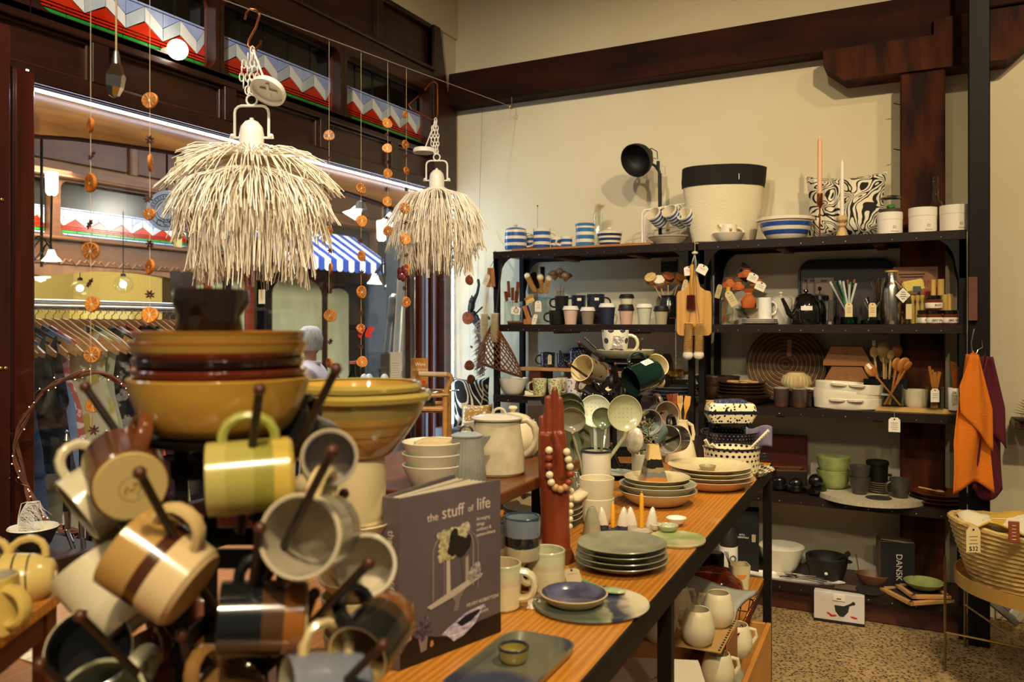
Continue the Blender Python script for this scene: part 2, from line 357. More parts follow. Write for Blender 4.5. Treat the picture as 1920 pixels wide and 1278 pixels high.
def stained(par,y0,y1,z0,k,x,d=.008,period=.18,clip=None):
    """a band of leaded glass from y0 to y1; every piece is its own little slab"""
    e=.0026*k;zz=lambda v:z0+v*k;p=period*k
    def piece(name,pts,m):
        pts=[(min(max(a,y0),y1),b_)for a,b_ in pts]
        q=[]
        for t in pts:
            if not q or(abs(t[0]-q[-1][0])+abs(t[1]-q[-1][1]))>1e-5:q.append(t)
        if len(q)<3:return
        ar=abs(sum(q[i][0]*q[(i+1)%len(q)][1]-q[(i+1)%len(q)][0]*q[i][1]for i in range(len(q))))/2
        if ar<2e-4*k:return
        cx,cz=sum(a for a,_ in q)/len(q),sum(b_ for _,b_ in q)/len(q)
        q=[(a+(cx-a)*min(.5,e/max(1e-3,abs(cx-a)+abs(cz-b_))*1.4),b_+(cz-b_)*min(.5,e/max(1e-3,abs(cx-a)+abs(cz-b_))*1.4))for a,b_ in q]
        O(name,prism(q,d,'yz'),m,par,loc=(x,0,0),ang=20)
    def row(name,za,zb,L,off,m):
        y=y0-off*L
        while y<y1:
            a,b_=max(y,y0),min(y+L,y1)
            if b_-a>.02*k:O(name,box(d,b_-a-2*e,(zb-za)*k-2*e,(x,(a+b_)/2,zz((za+zb)/2))),m,par)
            y+=L
    row('pale_blue_pane',.0,.017,.12*k,.3,PBL);row('green_pane',.017,.038,.12*k,.7,GRN)
    row('red_pane',.038,.051,.12*k,.2,RED);row('red_pane',.051,.064,.12*k,.7,RED);row('blue_pane',.187,.2,.18*k,.4,PBL)
    i=-1
    while y0+(i-.5)*p<y1:
        c=y0+i*p+.05*k
        piece('white_pane',[(c-p/2,zz(.186)),(c-p/2,zz(.123)),(c,zz(.066)),(c,zz(.123))],WHT)
        piece('grey_pane',[(c,zz(.123)),(c,zz(.066)),(c+p/2,zz(.123)),(c+p/2,zz(.186))],GRY)
        piece('blue_pane',[(c-p/2,zz(.186)),(c,zz(.123)),(c,zz(.186))],PBL)
        piece('blue_pane',[(c+p/2,zz(.186)),(c,zz(.186)),(c,zz(.123))],PBL)
        piece('red_pane',[(c,zz(.066)),(c+p,zz(.066)),(c+p/2,zz(.122))],RED)
        i+=1
def ring(w,h,wi,hi,r,t,cy,cz,x,oy=0):
    a=rrect(w,h,.002,6);b_=rrect(wi,hi,r,6);n=len(a);V=[]
    for q in(-t/2,t/2):
        for o in(a,b_):
            for u,v in o:V.append((x+q,cy+u+(oy if o is b_ else 0),cz+v))
    Fc=[]
    for i in range(n):
        k=(i+1)%n
        Fc+=[[i,k,n+k,n+i],[2*n+i,3*n+i,3*n+k,2*n+k],[n+i,n+k,3*n+k,3*n+i],[i,2*n+i,2*n+k,k]]
    return(V,Fc,None)
DGLASS=mat('16120f',.08,spec=.6)
for i,y0 in enumerate((.935,1.80,2.66,3.525)):
    w=struct('window_%d'%(i+1),ring(.862,.40,.812,.345,.055,.07,y0+.406,2.757,X0-.035),DARKWOOD)
    O('bead',ring(.83,.363,.806,.339,.052,.015,y0+.406,2.757,X0-.062),mat('5a2c1a',.3,coat=.3),w)
    O('dark_pane',box(.006,.83,.37,(X0-.085,y0+.406,2.757)),DGLASS,w)
    stained(w,y0,y0+.812,2.589,1.0,X0-.074)
    for q in range(1,5):O('lead_bar',box(.004,.003,.155,(X0-.078,y0+q*.165,2.85)),LEAD,w)
hd=struct('trim_5',J(box(.1,4.0,.11,(X0-.05,2.4,3.012),.004),box(.13,3.99,.02,(X0-.045,2.4,3.075),.004),box(.1,3.92,.03,(X0-.05,2.4,3.35),.004)),DARKWOOD)
U_Y=[.68,1.31,1.94,2.57,3.20,3.83,4.40]
for y in U_Y:O('stile',box(.1,.06,.25,(X0-.05,y,3.21),.003),DARKWOOD,hd)
for a,b_ in zip(U_Y,U_Y[1:]):O('panel',box(.05,b_-a-.06,.25,(X0-.06,(a+b_)/2,3.21),.004),DARKWOOD,hd)
O('end_board',prism([(4.37,2.33),(4.64,2.33),(4.64,2.95),(4.53,2.97),(4.44,3.36),(4.37,3.36)],.13,'yz'),DARKWOOD,hd,loc=(X0-.05,0,0))
struct('wall_left',J(box(.14,5.9,.9,(X0-.07,1.75,3.81)),box(.12,.2,1.1,(X0-.075,4.63,2.9))),PLASTER)
struct('trim_6',box(.13,3.2,.6,(X0-.07,3.0,.3),.004),REDWOOD)
# wide pane, its arched head and the jambs
VEN=mat('6e4520',.32,col2='96672f',vs=2.2,stretch=(1,1.2,9),coat=.3)
w=struct('window_5',J(box(.04,.05,1.75,(X0-.105,1.735,1.45),.004),box(.04,.05,1.75,(X0-.105,4.27,1.45),.004),box(.05,2.6,.05,(X0-.105,3.0,.63),.004)),DARKWOOD)
o=[(1.72,2.335),(4.28,2.335),(4.28,2.05)]
for i in range(7):t=R(i*15);o.append((4.24-.10+.10*math.cos(t),2.05+.10*math.sin(t)))
for i in range(1,16):u=i/16;y=4.14+(1.86-4.14)*u;o.append((y,2.15+.062*math.sin(PI*u)**.7))
for i in range(7):t=R(90+i*15);o.append((1.86+.10*math.cos(t),2.05+.10*math.sin(t)))
o.append((1.72,2.05))
O('arched_head',prism(o,.03,'yz'),VEN,w,loc=(X0-.085,0,0))
o2=[(a,b_-.0)for a,b_ in o[2:]]
O('head_edge',tube([(X0-.10,a,b_)for a,b_ in o2],.012,6),mat('4d2415',.3,coat=.3),w)
O('pane',box(.006,2.5,1.68,(X0-.115,3.0,1.48)),GLASS,w)
jm=struct('trim_7',box(.09,.09,2.31,(X0-.05,4.56,1.155),.006),DARKWOOD)
O('jamb_strip',box(.06,.075,2.31,(X0-.075,4.476,1.155),.01),REDWOOD,jm)
O('jamb_strip',box(.05,.06,2.31,(X0-.09,4.405,1.155),.012),mat('241411',.35,coat=.2),jm)
O('jamb_strip',box(.05,.05,2.31,(X0-.08,4.347,1.155),.01),REDWOOD,jm)
O('jamb_edge',box(.02,.02,2.31,(X0-.01,4.62,1.155),.003),mat('c9bda0',.4),jm)
lp=struct('trim_8',box(.09,.075,2.33,(X0+.02,1.715,1.165),.008),REDWOOD)
O('jamb_strip',box(.07,.05,2.33,(X0+.045,1.65,1.165),.012),mat('3d1810',.25,coat=.4),lp)
pb=struct('trim_9',box(.05,.28,2.44,(-2.75,1.485,1.22),.006),mat('33150f',.3,col2='4a1e14',vs=2,stretch=(4,4,.5),coat=.3))
for px,py in((2,690),(11,690),(7,1012),(4,374)):
    p=xx(px,py,-2.722);O('screw',ball(.006,(0,0,0),(.5,1,1),8),BRASS,pb,loc=p)
# LED strip under the fascia
led=thing('led_strip','thin white glowing light strip running under the dark panelled fascia','light strip',(X0-.035,3.0,2.303))
LEDM=mat('dfe8ff',.5,emit=13)
O('diffuser',box(.012,2.62,.010,(.006,.02,-.006)),LEDM,led);O('diffuser',box(.012,.010,1.9,(.03,-1.238,-.9)),LEDM,led);O('diffuser',box(.008,.010,1.75,(.07,1.56,-.87)),mat('cfe0ff',.5,emit=14),led)
O('channel',box(.03,2.66,.012,(0,.02,.014)),STEEL,led)

# ================================================================ THE ARCADE OUTSIDE
struct('ground_arcade',box(14,30,.1,(-10.1,9,-.06)),mat('4a4038',.35,col2='5a4e44',vs=2))
OW=mat('5c3a24',.4,col2='70472c',vs=2,stretch=(2,1,6));OWD=mat('2c1a12',.4);XO=-10.5
ob=struct('wall_opposite',J(box(.25,22,.34,(XO-.12,12,2.42),.02),box(.34,22,.06,(XO-.1,12,2.61),.02),box(.3,22,.05,(XO-.1,12,3.45),.02),box(.3,22,.1,(XO-.1,12,4.3),.02)),OW)
O('upper_fascia',box(.2,22,.16,(XO-.12,12,3.56),.01),OW,ob)
for i in range(10):
    O('fascia_panel',box(.08,1.9,.55,(XO-.16,3+i*2.05,3.95),.02),mat('472c1f',.4,col2='573524',vs=1.5),ob)
    O('fascia_stile',box(.12,.13,.62,(XO-.12,4.02+i*2.05,3.95),.02),OW,ob)
O('glass_backing',box(.02,22,.8,(XO-.2,12,3.03)),mat('2e2c2e',.2),ob)
for i in range(5):
    y0=4.6+i*2.35
    ow=struct('window_%d'%(6+i),ring(2.35,.82,2.22,.74,.1,.12,y0+1.11,3.03,XO-.1),OW)
    if i<3:stained(ow,y0+.02,y0+2.2,2.68,1.9,XO-.16,period=.19)
    elif i==3:stained(ow,y0+.02,y0+2.2,2.68,1.9,XO-.16,period=.29)
# carved arches below the opposite beam
for i in range(5):
    y0=4.2+i*2.5
    o=[(y0,2.28),(y0+2.5,2.28)]+[(y0+2.5-2.5*q/12,2.09+.13*math.sin(PI*q/12))for q in range(13)]
    O('carved_arch',prism(o,.18,'yz'),mat('735038',.4,col2='8a6042',vs=5,bump=.6,bs=16),ob,loc=(XO-.1,0,0))
O('carving',J(*[tube([(XO+.005,4.4+i*.22+u*.2,2.3+.035*math.sin(u*9))for u in[q/6 for q in range(7)]],.012,5)for i in range(26)]),mat('8a6042',.45),ob,kind='stuff')
ys=[(11.05,'a'),(11.98,'a')]
sh=struct('wall_opposite_shop',J(box(.1,24,4.2,(-13.2,11,2.1)),box(2.6,.1,4.2,(-11.9,8.95,2.1))),mat('c9b878',.8))
for y,wd,c in((8.95,.5,'2a1b14'),(9.45,.14,'7a2f1c'),(9.85,.16,'1a1412'),(10.35,.2,'7a2f1c'),(10.75,.12,'1a1412'),(12.25,.16,'3a2018'),(13.15,.5,'2b1a14'),(14.3,.3,'4a3530')):
    O('pier',box(.22,wd,2.3,(XO-.1,y,1.15),.02),mat(c,.35),ob)
for y0,y1 in((10.85,12.15),(12.33,12.95)):
    o=[(y0,.2),(y1,.2)]+[((y0+y1)/2+(y1-y0)/2*math.cos(R(q*15)),2.0+(y1-y0)*.26*math.sin(R(q*15)))for q in range(13)]
    O('arched_pane',prism(o,.02,'yz'),mat('dcd6aa',.25,col2='b0ae88',vs=.9,stretch=(1,1,.5)),ob,loc=(XO+.02,0,0))
    O('door_leaf',box(.05,y1-y0+.1,2.36,(XO-.04,(y0+y1)/2,1.18)),OWD,ob)
for y0,y1 in((9.0,9.4),(9.5,9.8),(9.92,10.28)):
    O('shop_pane',box(.02,y1-y0,2.1,(XO-.05,(y0+y1)/2,1.15)),mat('c0bb8c',.2,col2='a39f78',vs=1),ob)
bw=struct('wall_arcade_end',J(box(.1,3.4,2.35,(XO+.06,15.2,1.17)),box(.12,.7,2.5,(-3.9,5.72,1.25))),mat('59616e',.5,col2='6a7280',vs=1.2))
# striped awning
aw=thing('shop_awning','blue and white striped awning with a scalloped edge on the shop opposite','awning',(XO,10.0,0))
n=19;L=3.12
for i in range(n):
    a,b_=i*L/n,(i+1)*L/n;m=mat('f0f2f8',.7)if i%2 else mat('3550a8',.7)
    O('canopy_stripe',X((([(0,a,3.22),(0,b_,3.22),(.95,b_,2.62),(.95,a,2.62),(0,a,3.2),(0,b_,3.2),(.94,b_,2.60),(.94,a,2.60)]),[[0,3,2,1],[4,5,6,7],[0,1,5,4],[2,3,7,6],[1,2,6,5],[3,0,4,7]],None),Matrix()),m,aw)
    O('valance_flap',prism([(a,2.62),(a,2.45)]+[((a+b_)/2-(b_-a)/2*math.cos(R(30*q)),2.45-.05*math.sin(R(30*q)))for q in range(1,6)]+[(b_,2.45),(b_,2.62)],.012,'yz'),m,aw,loc=(.95,0,0))
O('side_rail',tube([(0,L,3.2),(.95,L,2.6)],.02,6),WHITEC,aw)
# wrought-iron chandeliers with glass shades
BULB=mat('fff6e6',.5,emit=4)
def shade_bell(par,p,d,s=1.0):
    w=lambda a,z,i:1+(.16*math.sin(6*a)if i>=4 else 0)
    O('bell_shade',X(lathe([(0,.0),(.04,0),(.05,.03),(.07,.09),(.10,.14),(.12,.17),(.115,.17),(.09,.13),(0,.1)],24,wob=w),orient(d,(1,.3,.1))@Matrix.Scale(s,4)),BULB,par,loc=p)
def chandelier(name,lab,c,ups,downs,s):
    r=thing(name,lab,'chandelier',c)
    O('stem',tube([(0,0,-.5*s),(0,0,1.4*s)],.018*s,8),STEEL,r)
    for i,(dx,dy,dzz)in enumerate(ups):
        O('scroll_arm',tube([(0,0,-.3*s),(dx*.4,dy*.4,-.42*s),(dx*.9,dy*.9,-.25*s),(dx,dy,dzz)],.014*s,7),STEEL,r)
        O('tall_shade',lathe([(0,0),(.05*s,0),(.075*s,.04*s),(.082*s,.3*s),(.07*s,.31*s),(0,.3*s)],16),BULB,r,loc=(dx,dy,dzz))
    for i,(dx,dy,dzz)in enumerate(downs):
        O('scroll_arm',tube([(0,0,-.35*s)]+[(dx*u,dy*u,-.35*s+(dzz+.35*s)*u+.12*s*math.sin(PI*u))for u in(.3,.6,.85,1)],.013*s,7),STEEL,r)
        shade_bell(r,(dx,dy,dzz),(dx*.4,dy*.4,-1),.9*s)
    O('scroll',J(*[tube([(.13*s*q*math.cos(t*.5),.13*s*q*math.sin(t*.5),-.2*s-.1*s*math.sin(t))for t in[k*PI/5 for k in range(11)]],.01*s,6)for q in(-1,1)]),STEEL,r)
    return r
Zc=6.0
def rel(a,b_):return tuple(Vector(a)-Vector(b_))
c=dz(78,430,Zc);chandelier('chandelier','wrought iron chandelier outside with two upright white lamps and a bell lamp',c,[rel(dz(97,366,Zc),c),rel(dz(46,360,Zc-.3),c)],[rel(dz(96,468,Zc),c)],.55)
c=dz(722,480,Zc+1.6);chandelier('chandelier','wrought iron chandelier with frilled bell lamps beside the striped awning',c,[rel(dz(716,452,Zc+1.6),c),rel(dz(741,454,Zc+1.4),c)],[rel(dz(703,513,Zc+1.6),c),rel(dz(735,518,Zc+1.6),c)],.62)
c=dz(700,330,6.6);o=thing('chandelier','frilled bell lamps on a curved iron arm below the brown panels across the arcade','chandelier',c)
O('arm',tube([(0,0,.25),rel(dz(690,362,6.6),c),rel(dz(676,386,6.6),c)],.016,8),STEEL,o)
O('holder',lathe([(0,.07),(.03,.06),(.055,0),(0,0)],14),mat('5a5550',.4),o,loc=rel(dz(676,392,6.6),c))
shade_bell(o,rel(dz(674,386,6.6),c),cd(-.55,-.9,0),.68);shade_bell(o,rel(dz(736,398,6.6),c),cd(-.3,-.9,0),.68)
O('arm',tube([(0,0,.25),rel(dz(735,350,6.6),c),rel(dz(736,392,6.6),c)],.014,8),STEEL,o)
# pendants in the opposite shop
for px,py,r,lab in((150,540,16,'clear glass globe pendant lamp glowing in the opposite shop, nearer the dark post'),(231,533,17,'clear glass globe pendant lamp glowing in the opposite shop, nearer the wall clock panel')):
    Z=11.5;p=dz(px,py,Z);k=Z/F
    lab=lab.replace(', nearer the dark post',', over the denim clothes').replace(', nearer the wall clock panel',', over the floral dress')
    o=thing('pendant_lamp',lab,'lamp',p);O('globe',ball(r*k,n=20),GLASS,o);O('bulb',ball(6*k),mat('fff0c8',.5,emit=30),o);O('cap',lathe([(0,0),(5*k,0),(4*k,5*k),(0,6*k)],12),STEEL,o,loc=(0,0,r*k*.9));O('cord',tube([(0,0,r*k),(0,0,r*k+.9)],.006,6),STEEL,o)
p=dz(76,520,11.5);k=11.5/F
o=thing('ceiling_lamp','tiered white ceiling lamp glowing in the shop across the arcade','lamp',p)
for i,(r,z)in enumerate(((30,8),(24,2),(17,-4),(9,-9))):O('tier',lathe([(0,0),(r*k,4*k),(r*k,6*k),(0,6*k)],24),mat('fff2cc',.6,emit=2.2),o,loc=(0,0,z*k))
O('stem',tube([(0,0,12*k),(0,0,.9)],.01,6),STEEL,o)
# round hanging sign with a crown
Z=6.4;p=dz(313,395,Z);k=Z/F
o=thing('hanging_sign','round pale blue hanging sign with a crown emblem inside rings','sign',mx=Matrix.Translation(p)@Matrix.Rotation(R(27.6),4,'Z')@Matrix.Rotation(R(90),4,'X'))
O('disc',lathe([(0,-.02),(37*k,-.02),(38*k,0),(37*k,.02),(0,.02)],40),mat('ccd4e6',.5),o)
NAVY=mat('23283a',.6)
for r in(17,22,30):O('ring',tube(arc((0,0,.021),r*k,0,360,40,'xy'),.5*k,4,closed=False),NAVY,o)
O('crown',J(box(11*k,3.4*k,.01,(0,-2*k,.022)),*[X(prism([(-2*k,0),(2*k,0),(0,7*k)],.01,'xy'),Matrix.Translation((q*3.6*k,-.5*k,.022)))for q in(-1,0,1)],*[ball(1.2*k,(q*3.6*k,7*k,.022))for q in(-1,0,1)]),NAVY,o)
O('scrollwork',J(*[tube(arc((q*12*k,-22*k,.022),5*k,20,300,12,'xy'),.6*k,4)for q in(-1,0,1)]),NAVY,o)
O('lettering_marks',J(*[X(box(1.2*k,3.5*k,.006,(0,26*k,.022)),Matrix.Rotation(R(a),4,'Z'))for a in range(-110,111,12)]),NAVY,o)
O('chain',tube([(0,38*k,0),(0,4.6-p.z+.02,0)],.008,6),STEEL,o);struct('trim_12',box(.2,5,.25,(p.x,p.y-1,4.74),.01),OWD)
# things in the lit shop opposite
o=thing('wall_cabinet','pale yellow cabinet with a dark slot behind the clothes rail','cabinet',dz(190,640,12.2))
k=12.2/F;O('body',box(.35,100*k,150*k,(0,0,0),.01),mat('e0c874',.6),o);O('slot',box(.36,70*k,4*k,(.01,0,62*k)),INK,o);O('notice',box(.37,28*k,26*k,(.01,30*k,22*k)),mat('d8d0a0',.6),o)
# ================================================================ CLOTHES RAIL, PERSON (outside the pane)
XR,ZR=-3.9,1.535
o=thing('clothes_rail','chrome double clothes rail standing outside the window full of wooden hangers','clothes rail',(XR,2.7,0))
O('rail',tube([(0,-.6,ZR),(0,.72,ZR)],.014,10),CHROME,o);O('rail',tube([(-.06,-.6,ZR+.03),(-.06,.72,ZR+.03)],.012,10),CHROME,o)
for y in(-.6,.72):O('upright',tube([(0,y,0),(0,y,ZR)],.014,8),CHROME,o);O('foot',tube([(-.25,y,.02),(.25,y,.02)],.014,8),CHROME,o)
HW=mat('c08a54',.35,col2='d8a46c',vs=9,stretch=(1,6,6),coat=.2)
op=[(-.235,-.15),(-.17,-.09),(-.08,-.03),(-.035,.006),(0,.014),(.035,.006),(.08,-.03),(.17,-.09),(.235,-.15),(.23,-.172),(.15,-.132),(.07,-.085),(0,-.062),(-.07,-.085),(-.15,-.132),(-.23,-.172)]
hook=tube([(0,0,0),(0,0,.03)]+[(.016*math.cos(R(a))-.016+.016,0,.05+.016*math.sin(R(a)))for a in(-60,-20,20,60,100,140,180,210)],.0022,6)
cols=[('3d5f8e','dark denim blue'),('46638c','faded denim blue'),('6b7ea6','slate blue'),('24282f','charcoal'),('2c3446','navy'),('7d90b8','pale blue'),('c96a5e','pink and red striped'),None,None,None,
        ('e0d9b4','cream and yellow'),('c4bfa2','beige'),None,('1c1a1e','black scripted'),('c4402e','red and white floral'),('d86a50','coral'),None,('4a2436','plum'),('3b2030','dark plum'),('e6dca8','black and yellow floral'),None,None,('1a1820','black'),('b8287a','magenta'),('d05a38','orange printed')]
pats={'pink and red striped':('f0d8d0',22),'red and white floral':('e8e4da',9),'black scripted':('a8a29a',14),'black and yellow floral':('1d1a18',12),'orange printed':('c0286a',10),'charcoal':('3c4650',20),'cream and yellow':('c8b860',9),'navy':('14161c',18)}
h0=None
for i,cdef in enumerate(cols):
    y=2.17+i*.046+random.uniform(-.006,.006);rot=R(random.uniform(22,36));p=(XR,y,ZR-.068)
    prev=next((c[1]for c in cols[i::-1]if c),'');nb=sum(1 for c in cols[i::-1][:3]if not c)if not cdef else 0
    lab='wooden coat hanger carrying the %s garment'%cdef[1]if cdef else('%s bare wooden coat hanger just after the %s garment'%(('first','second','third')[min(2,next(q for q in range(9)if cols[i-1-q]))if i else 0],prev))
    if h0 is None:
        h0=thing('clothes_hanger',lab,'hanger',p,rot,'hangers on the clothes rail');O('shoulder_bar',prism(op,.017,'xz'),HW,h0);O('hook',hook,CHROME,h0);O('trouser_bar',tube([(-.19,0,-.135),(.19,0,-.135)],.005,6),HW,h0)
    else:dup(h0,p,lab,rot)
    if not cdef:continue
    c,nm=cdef;Lg=random.choice((.72,.85,1.0,1.05));rings=[];ph=random.uniform(0,6)
    for q in range(10):
        t=q/9;w=.205-.045*math.sin(PI*min(1,t*2))+.07*t*t;d=.011+.010*t;n=26;rg=[]
        for j in range(n):
            a=2*PI*j/n;xx_=w*math.cos(a);f=1+.55*t*math.sin(5*a+ph+t)
            ax_=abs(xx_);top=(-.085 if ax_<.05 else-.006-.62*max(0,ax_-.05));rg.append((xx_,(d if t else .012)*math.sin(a)*f,top*(1-t)**2-Lg*t))
        rings.append(rg)
    mm=mat(c,.85,col2=pats[nm][0],vs=pats[nm][1],lo=.5,hi=.56,bump=.15,bs=150)if nm in pats else mat(c,.85,bump=.2,bs=150)
    g=thing('garment',nm+' garment hanging on the clothes rail outside the window','garment',p,rot,'garments on the clothes rail')
    O('body',loft(rings),mm,g)
    if i in(0,3,4,14,17):
        for s in(-1,1):O('sleeve',loft([[(s*(.17+.05*t+.012*math.cos(a)),.018*math.sin(a)*(1+t),-.1-.3*t+.03*math.cos(a)*s)for a in[2*PI*k/12 for k in range(12)]]for t in(0,.3,.6,1)]),mm,g)
# seated person with grey hair
Z=6.6;p=dz(584,640,Z);a=(p.x,p.y)
ps=thing('person','grey haired person in a pale pink collared shirt seated outside the window','person',(p.x,p.y,0),R(-62))
def skin(name,par,pts,edges,rad,m,sub=2):
    me=bpy.data.meshes.new(name);me.from_pydata(pts,edges,[]);o=bpy.data.objects.new(name,me);COL.objects.link(o);o.parent=par
    me.materials.append(m);o.modifiers.new('skin','SKIN').use_smooth_shade=True;sv=me.skin_vertices[0].data
    for i,r in enumerate(rad):
        sv[i].radius=(r,r)if not isinstance(r,tuple)else r
    sv[0].use_root=True;s=o.modifiers.new('sub','SUBSURF');s.levels=s.render_levels=sub;return o
SK=mat('c08a70',.5,sss=.1)
zh=p.z
pts=[(0,0,zh-.66),(0,.01,zh-.42),(0,.0,zh-.22),(0,.01,zh-.14),(-.17,0,zh-.24),(-.22,-.04,zh-.46),(-.16,-.24,zh-.56),(.17,0,zh-.24),(.22,-.04,zh-.46),(.16,-.24,zh-.56)]
ed=[(0,1),(1,2),(2,3),(2,4),(4,5),(5,6),(2,7),(7,8),(8,9)]
skin('shirt',ps,pts,ed,[.14,.16,.13,.06,.07,.06,.045,.07,.06,.045],mat('e6d3d6',.8))
skin('body',ps,[(0,0,zh-.62),(-.1,-.02,zh-.7),(-.12,-.42,zh-.68),(-.12,-.42,.1),(-.12,-.54,.05),(.1,-.02,zh-.7),(.12,-.42,zh-.68),(.12,-.42,.1),(.12,-.54,.05)],[(0,1),(1,2),(2,3),(3,4),(0,5),(5,6),(6,7),(7,8)],[.13,.09,.065,.045,.04,.09,.065,.045,.04],mat('3a3f4c',.85))
for s in(-1,1):
    hd_=O('hand',J(ball(.035,(0,0,0),(.8,1.2,.5)),*[tube([(-.02+.013*q,-.03,0),(-.022+.014*q,-.065,-.006),(-.022+.014*q,-.085-.006*(q%3),-.02)],.007,6)for q in range(4)],tube([(.025,0,0),(.045,-.025,0),(.048,-.045,-.01)],.008,6)),SK,ps,loc=(s*.15,-.29,zh-.57))
hd2=O('head',J(ball(.095,(0,0,0),(.82,1,1.2),20),ball(.016,(0,-.1,-.01),(.8,1,1.4),8),*[ball(.02,(s*.08,0,-.005),(.4,.8,1.2),8)for s in(-1,1)],ball(.02,(0,-.088,-.055),(1.3,.4,.35),8),lathe([(.05,-.17),(.05,-.05)],12)),SK,ps,loc=(0,-.01,zh))
for s in(-1,1):O('eye',ball(.011,(s*.032,-.088,.012),n=8),INK,hd2)
O('hair',lathe([(.0,.128),(.05,.122),(.085,.09),(.1,.03),(.1,-.03),(.085,-.07),(.06,-.06)],26,wob=lambda a,z,i:(1+.05*math.sin(7*a+z*60))*(1 if math.sin(a)>-.55 or z>.05 else .82)),mat('b9b0a4',.7,col2='d8d0c6',vs=30,stretch=(3,3,.6),bump=.6,bs=60),hd2)
O('collar',tube(arc((0,0,zh-.17),.066,-60,240,12,'xy'),.016,6),mat('e6d3d6',.8),ps)
st=thing('stool','dark round stool under the grey haired person outside','stool',(p.x,p.y,0),R(-62))
O('seat',lathe([(0,zh-.86),(.17,zh-.86),(.17,zh-.81),(0,zh-.81)],20),OWD,st)
for i in range(4):O('leg',tube([(.12*math.cos(PI*i/2+.8),.12*math.sin(PI*i/2+.8),zh-.86),(.16*math.cos(PI*i/2+.8),.16*math.sin(PI*i/2+.8),0)],.014,7),OWD,st)
# leaning silver tubes and a dark figurine lamp at the end of the arcade view
for i,(x0,y0,x1,y1,r,c,lab)in enumerate(((758,520,738,720,13,'cfcac2','pale grey tube leaning beside the blue grey wall, nearest the flower'),(740,560,712,720,11,'6e7076','dark grey tube leaning behind the paler tubes'),(778,530,756,720,12,'b4b6ba','silver tube leaning next to the blue grey wall'))):
    Z=6.3+i*.15;a,b_=dz(x0,y0,Z),dz(x1,y1+140,Z-.2);k=Z/F
    t=thing('leaning_tube',lab,'tube',b_,grp='leaning tubes outside');v=a-b_
    O('tube_body',tube([(0,0,0),tuple(v)],r*k,14),mat(c,.3,.6),t);O('end_cap',ball(r*k*1.02,tuple(v),n=12),SILVER,t)
    O('floor_peg',tube([(0,0,-b_.z),(0,0,0)],.02,6),STEEL,t)
Z=6.9;p=dz(728,690,Z)
g=thing('figurine','dark standing figurine with one raised arm seen through the window','figurine',p)
k=Z/F
P_=lambda x,y:(rel(dz(x,y,Z),p))
skin('figure',g,[P_(730,612),P_(731,585),P_(731,566),P_(728,553),P_(738,575),P_(744,560),P_(741,536),P_(726,640),P_(724,672),P_(726,690),P_(734,632),P_(742,616),P_(748,600)],[(0,1),(1,2),(2,3),(2,4),(4,5),(5,6),(0,7),(7,8),(8,9),(0,10),(10,11),(11,12)],[7*k,7*k,5*k,6*k,3*k,2.5*k,2.5*k,4*k,3.4*k,3*k,4*k,3*k,2.5*k],mat('2a1a16',.35))
O('plinth',box(.12,.12,p.z,(0,0,-p.z/2)),mat('3a3438',.4),g)

# ================================================================ WINDOW: wire, garlands, lamps
WA,WB=Vector((-1.714,1.70,2.335)),Vector((-2.38,4.545,2.82))
WD=(WB-WA)
wire=thing('hanging_wire','thin wire strung above the window between the lamps and the beam','wire',WA)
O('strand',tube([tuple(WD*t)for t in[-.4+.07*i for i in range(21)]],.0016,6),mat('c8c0b0',.4,.6),wire)
O('eye_hook',J(tube(arc((0,0,0),.014,0,330,10,'xz'),.003,5),tube([(0,0,.014),(0,.0,.06)],.003,5)),BRASS,wire,loc=tuple(WD*1.0))
def wire_at(px):
    lo,hi=-.5,1.2
    for _ in range(40):
        t=(lo+hi)/2;q=WA+WD*t;Xc=CT*q.x+ST*q.y;Zc_=-ST*q.x+CT*q.y
        if CX+F*Xc/Zc_<px:lo=t
        else:hi=t
    return WA+WD*t,Zc_
RIND=mat('b5641a',.6,col2='c97a20',vs=30);PITH=mat('f2dcae',.7);RDARK=mat('5a2414',.7);PDARK=mat('a8683c',.7)
FL=[mat('b8660a',.45,col2='d88a14',vs=60,coat=.2),mat('7e3c08',.45,col2='b86a10',vs=60,coat=.2),mat('6e2c12',.55,col2='8e4420',vs=40)]
sl_cache={}
def slice_geo(r,n):
    t=.0035
    pith=lathe([(0,-t*.7),(r*.95,-t*.7),(r*.95,t*.7),(0,t*.7)],22)
    rind=lathe([(r*.92,-t),(r,-t*.6),(r,t*.6),(r*.92,t),(r*.92,-t)],22,wob=lambda a,z,i:1+.04*math.sin(3*a))
    fl=[]
    for i in range(n):
        a0=2*PI*i/n+.055;a1=2*PI*(i+1)/n-.055;mid=(a0+a1)/2
        o=[(.13*r*math.cos(mid),.13*r*math.sin(mid))]+[(.86*r*math.cos(a0+(a1-a0)*q/4),.86*r*math.sin(a0+(a1-a0)*q/4))for q in range(5)]
        fl.append(prism(o,t*2.2,'xy'))
    return rind,pith,J(*fl)
star=J(*[X(lathe([(0,-.006),(.0022,-.002),(.0024,.002),(0,.0065)],6),Matrix.Rotation(2*PI*i/7,4,'Z')@Matrix.Translation((.006,0,0))@Matrix.Rotation(R(90),4,'Y'))for i in range(7)])
ANISE=mat('40180e',.6)
